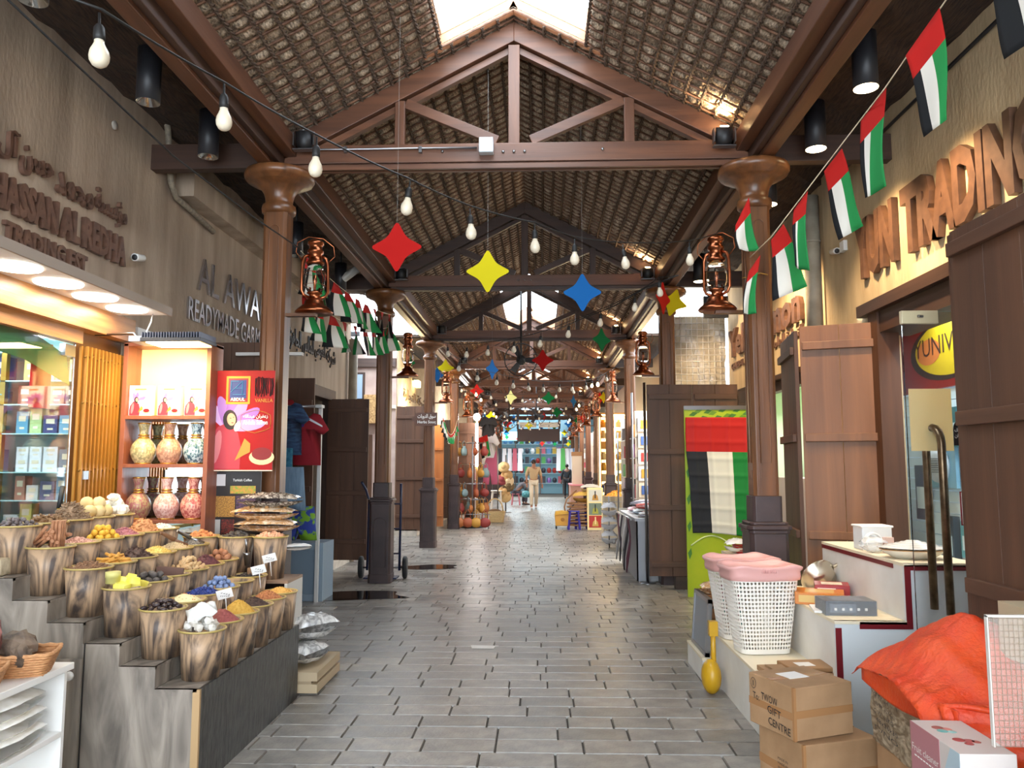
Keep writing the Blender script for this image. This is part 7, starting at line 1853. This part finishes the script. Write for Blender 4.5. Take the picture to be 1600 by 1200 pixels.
# ---- end wall shop
ye = 44.8
t = thing('end_stall', 'wide shelving of the blue-lit shop closing the arcade', 'shelves', (-.4, ye, 0))
MB().box(-4.5, 3.5, ye + .4, ye + .45, 0, 4.6).build('back_panel', pl((96, 120, 130), .5, emis=(150, 214, 236), es=.10), t, world=True)
for z in (.6, 1.15, 1.7, 2.25, 2.8): MB().box(-2.8, 2.6, ye, ye + .4, z - .02, z).build('shelf', pl((206, 216, 220), .4), t, world=True)
for x in (-2.8, -1.4, 0, 1.3, 2.6): MB().box(x - .03, x + .03, ye, ye + .4, 0, 3.2).build('upright', pl((110, 90, 80), .5), t, world=True)
MB().box(-2.6, 1.2, ye - .1, ye, 3.0, 3.5).build('lit_panel', pl((170, 226, 236), .4, emis=(160, 226, 240), es=1.3), t, world=True)
EC = [((60, 60, 70), 'dark'), ((226, 110, 130), 'pink'), ((90, 170, 90), 'green'), ((120, 170, 226), 'light blue'), ((206, 60, 50), 'red'), ((236, 236, 236), 'white'), ((150, 110, 180), 'violet'), ((230, 190, 70), 'yellow')]
eb_me = {n_: (MB().box(-.11, .11, -.1, .1, 0, .38).mesh('shop_item', pl(c, .5)), MB().ball((0, 0, .16), (.13, .1, .16), 8, 6).mesh('shop_item', pl(c, .5))) for c, n_ in EC}
for k, z in enumerate((.6, 1.15, 1.7, 2.25, 2.8)):
    for j in range(17):
        c, n_ = EC[rnd.randrange(8)] if rnd.random() < .55 else EC[0]
        o = bpy.data.objects.new('shop_item', eb_me[n_][rnd.randrange(2)]); COL.objects.link(o); o.location = (-2.6 + .31 * j, ye + .12, z)
        tag(o, '%s item, %s along the %s shelf of the shop closing the arcade' % (n_, (ORD + ['thirteenth', 'fourteenth', 'fifteenth', 'sixteenth', 'seventeenth'])[j], ORD[k]), 'goods', 'goods of the end shop')
for k in range(12):
    c, n_ = EC[(k * 3) % 8]; x = (-2.2 + .28 * k) if k < 5 else (1.0 + .22 * (k - 5))
    o = MB().prism([(-.1, 0), (.1, 0), (.14, -1.2), (-.14, -1.2)], (0, 0, 0), X3, Z3, .06).build('hanging_robe', pl(((236, 230, 236) if k % 3 else c), .8), loc=(x, 42.5 + .1 * (k % 3), 2.5)); tag(o, 'robe or scarf hanging before the end shop, %s in line' % ORD[k], 'clothing', 'robes before the end shop')
tag(MB().tube([(-2.6, 42.6, 0), (-2.6, 42.6, 2.52), (2.6, 42.6, 2.52), (2.6, 42.6, 0)], .02, 6).build('hanging_rail', 'steel'), 'rail carrying the robes before the end shop', 'rail')
# dark sign board hanging near the end
p = at(842, 674, Y=36.0)
t = thing('hanging_board', 'dark brown board hanging across the far arcade over the stars', 'board', (p.x, 36, 3.0))
MB().box(at(808, 675, Y=36).x, at(875, 675, Y=36).x, 36, 36.06, at(800, 690, Y=36).z, at(800, 670, Y=36).z).build('board', pl((62, 42, 34), .5), t, world=True)
for px in (809, 874): q = at(px, 670, Y=36); MB().box(q.x - .05, q.x + .05, 36, 36.06, q.z, 4.8).build('hanger', pl((62, 42, 34), .5), t, world=True)
for px0, px1 in ((812, 838), (842, 872)): a, b_ = at(px0, 668, Y=36.2), at(px1, 660, Y=36.2); MB().box(a.x, b_.x, 36.1, 36.14, min(a.z, b_.z), max(a.z, b_.z)).build('picture_panel', pl((226, 216, 196), .5), t, world=True)
# ---- cage fans
def cagefan(px, py, Y, r, label):
    p = at(px, py, Y=Y); t = thing('cage_fan', label, 'fan', p, group='black cage fans on drop poles')
    for k in range(16): a = 2 * pi * k / 16; MB().tube([(.03 * cos(a), -.08, .03 * sin(a)), (r * .8 * cos(a), -.09, r * .8 * sin(a)), (r * cos(a), 0, r * sin(a)), (r * .8 * cos(a), .07, r * .8 * sin(a))], .005, 4).build('cage_wire', 'black', t)
    MB().tube([(r * cos(a), 0, r * sin(a)) for a in [2 * pi * k / 28 for k in range(28)]], .012, 6, closed=True).build('cage_ring', 'black', t)
    for k in range(3): a = 2 * pi * k / 3; MB().prism([(.03, -.04), (r * .85, -.09), (r * .9, .05), (.03, .04)], (0, 0, 0), V((cos(a), 0, sin(a))), V((-sin(a), .3, cos(a))).normalized(), .004).build('blade', 'lampmetal', t)
    MB().lathe([(0, -.02), (.09, -.02), (.10, .1), (.06, .2), (0, .2)], 14).build('motor', 'black', t, rot=(-pi / 2, 0, 0))
    MB().tube([(0, .15, 0), (.0, .2, .2), (.0, .2, roofz(p.x - XC) - p.z + .05)], .02, 8).build('drop_pole', 'black', t)
cagefan(814, 562, 15.3, .32, 'black cage fan hanging behind the third truss')
cagefan(795, 655, 29.0, .35, 'black cage fan hanging further down over the stars')
cagefan(838, 650, 30.5, .35, 'tilted black cage fan beside the dark hanging board')

# ================================================================ PEOPLE
def skin_mesh(name, joints, edges, m, parent, sub=2, root=0):
    me = bpy.data.meshes.new(name); me.from_pydata([j[0] for j in joints], edges, []); me.update()
    me.materials.append(m)
    o = bpy.data.objects.new(name, me); COL.objects.link(o)
    if parent: o.parent = parent
    md = o.modifiers.new('skin', 'SKIN'); md.use_smooth_shade = True
    for i, j in enumerate(joints):
        sv = me.skin_vertices[0].data[i]; sv.radius = (j[1], j[2] if len(j) > 2 else j[1]); sv.use_root = (i == root)
    s = o.modifiers.new('sub', 'SUBSURF'); s.levels = sub; s.render_levels = sub
    return o
def person(label, loc, rz, h, shirt, trousers, skin, hair, pose='walk', sleeves=True, shoe=(40, 36, 40)):
    """figure about 1.72 m tall before scaling, facing -Y"""
    t = thing('person', label, 'person', loc, rz); t.scale = (h / 1.72,) * 3
    sk = pl(skin, .55)
    if pose == 'sit':
        hip = [(-.10, 0, .50), (.10, 0, .50)]; knee = [(-.14, -.40, .48), (.14, -.40, .50)]; ank = [(-.14, -.38, .09), (.15, -.36, .09)]
        pel, bel, che, nek, hea = (0, 0, .52), (0, -.10, .66), (0, -.26, .82), (0, -.38, .90), (0, -.47, .93)
        sho = [(-.17, -.28, .86), (.17, -.28, .86)]; elb = [(-.22, -.44, .66), (.22, -.44, .66)]; wri = [(-.12, -.58, .56), (.12, -.58, .56)]
    else:
        hip = [(-.09, 0, .92), (.09, 0, .92)]
        st = .16 if pose == 'walk' else .0
        knee = [(-.10, -st - .03, .50), (.10, st * .3 - .02, .50)]; ank = [(-.10, -st * 1.3, .09), (.10, st * 1.6, .10)]
        pel, bel, che, nek, hea = (0, 0, .95), (0, -.01, 1.12), (0, 0, 1.33), (0, -.01, 1.47), (0, -.04, 1.60)
        sho = [(-.18, 0, 1.40), (.18, 0, 1.40)]; elb = [(-.25, .03, 1.13), (.26, .02, 1.13)]; wri = [(-.25, -.08, .90), (.28, -.02, .88)]
    J = [(pel, .13, .10), (bel, .12, .095), (che, .14, .10), (nek, .055, .055), (hea, .075, .085)]
    E = [(0, 1), (1, 2), (2, 3), (3, 4)]
    for s2 in (0, 1):
        k = len(J); toe = (ank[s2][0], ank[s2][1] - .15, .035)
        J += [(hip[s2], .085), (knee[s2], .058), (ank[s2], .042), (toe, .035)]; E += [(0, k), (k, k + 1), (k + 1, k + 2), (k + 2, k + 3)]
        k = len(J); J += [(sho[s2], .058), (elb[s2], .042), (wri[s2], .028)]; E += [(2, k), (k, k + 1), (k + 1, k + 2)]
    skin_mesh('body', J, E, sk, t)
    g = .016
    JJ = [(pel, .15, .115), (bel, .135 + g, .105 + g), (che, .15 + g * .5, .11 + g * .5), (tuple(V(che).lerp(V(nek), .6)), .075)]; EE = [(0, 1), (1, 2), (2, 3)]
    for s2 in (0, 1):
        k = len(JJ); e2 = tuple(V(sho[s2]).lerp(V(elb[s2]), 1.0)) ; w2 = tuple(V(elb[s2]).lerp(V(wri[s2]), .85))
        JJ += [(sho[s2], .058 + g), (e2, .046 + g)] + ([(w2, .036 + g)] if sleeves else []); EE += [(2, k), (k, k + 1)] + ([(k + 1, k + 2)] if sleeves else [])
    skin_mesh('shirt', JJ, EE, pl(shirt, .85), t)
    JJ = [(pel, .145, .115)]; EE = []
    for s2 in (0, 1):
        k = len(JJ); JJ += [(hip[s2], .10), (knee[s2], .078), (tuple(V(ank[s2]) + V((0, 0, .03))), .066)]; EE += [(0, k), (k, k + 1), (k + 1, k + 2)]
    skin_mesh('trousers', JJ, EE, pl(trousers, .85), t)
    H_ = V(hea)
    MB().ball(H_ + V((0, .018, .035)), (.088, .100, .088), 16, 10).build('hair', pl(hair, .8), t)
    MB().ball(H_ + V((0, -.075, -.01)), (.013, .022, .02), 8, 5).build('nose', sk, t)
    for s2 in (-1, 1):
        MB().ball(H_ + V((s2 * .03, -.078, .018)), (.011, .008, .007), 8, 5).build('eye', pl((30, 24, 22), .4), t)
        MB().ball(H_ + V((s2 * .082, .0, .0)), (.012, .02, .03), 8, 5).build('ear', sk, t)
        a = ank[(s2 + 1) // 2]
        MB().ball((a[0], a[1] - .06, .045), (.045, .13, .045), 12, 7).build('shoe', pl(shoe, .5), t)
    MB().ball(H_ + V((0, -.08, -.045)), (.022, .007, .006), 8, 5).build('mouth', pl((140, 80, 70), .5), t)
    for s2 in (0, 1):                     # hands: palm and five fingers
        w_ = V(wri[s2]); d = (w_ - V(elb[s2])).normalized(); a_ = d.cross(Y3).normalized()
        Jh = [(tuple(w_), .026), (tuple(w_ + d * .045), .030, .018), (tuple(w_ + d * .08), .032, .018)]; Eh = [(0, 1), (1, 2)]
        for f in range(4):
            o2 = a_ * (.024 - .016 * f); k = len(Jh); ln = (.07, .08, .075, .06)[f]
            Jh += [(tuple(w_ + d * .095 + o2), .009), (tuple(w_ + d * (.095 + ln * .5) + o2 + V((0, -.010, 0))), .0085), (tuple(w_ + d * (.095 + ln) + o2 + V((0, -.028, 0))), .007)]; Eh += [(2, k), (k, k + 1), (k + 1, k + 2)]
        k = len(Jh); Jh += [(tuple(w_ + d * .05 + a_ * .038 + V((0, -.012, 0))), .010), (tuple(w_ + d * .085 + a_ * .05 + V((0, -.025, 0))), .008)]; Eh += [(1, k), (k, k + 1)]
        skin_mesh('hand', Jh, Eh, sk, t, sub=1)
    return t, wri
p = at(834, 795.5, Z=0)
t, wri = person('man in a beige polo shirt and light trousers walking with a blue bag', (p.x, p.y, 0), .12, 1.82, (176, 152, 116), (206, 196, 174), (150, 104, 78), (24, 20, 20), sleeves=False, shoe=(206, 206, 206))
q = V((p.x - .28, p.y - .1, .55))
sack('carrier_bag', tuple(q), (.30, .26, .42), pl((90, 186, 200), .4), pl((90, 186, 200), .4), 'light blue carrier bag in the hand of the walking man')
bpy.data.objects['carrier_bag'].rotation_euler = (pi / 2, 0, 0)
MB().tube([q + V((-.08, 0, .15)), q + V((.0, 0, .36)), q + V((.08, 0, .15))], .012, 5).build('handle', pl((90, 186, 200), .4), bpy.data.objects['carrier_bag'])
hb = bpy.data.objects['carrier_bag'].children[0]; hb.matrix_parent_inverse = Matrix.Rotation(-pi / 2, 4, 'X') @ Matrix.Translation(-q)
p = at(886, 779, Z=0)
person('person in a long dark tunic standing with their back turned near the far columns', (p.x, p.y, 0), pi - .2, 1.66, (24, 32, 40), (26, 30, 36), (120, 84, 64), (16, 14, 14), pose='stand')
bpy.data.objects['person.001'].location.y = p.y
person('person in a grey shirt sitting hunched on the pink stool', (PINK.x, PINK.y, -.02), 1.9, 1.72, (96, 96, 104), (60, 60, 70), (130, 92, 70), (24, 22, 22), pose='sit')
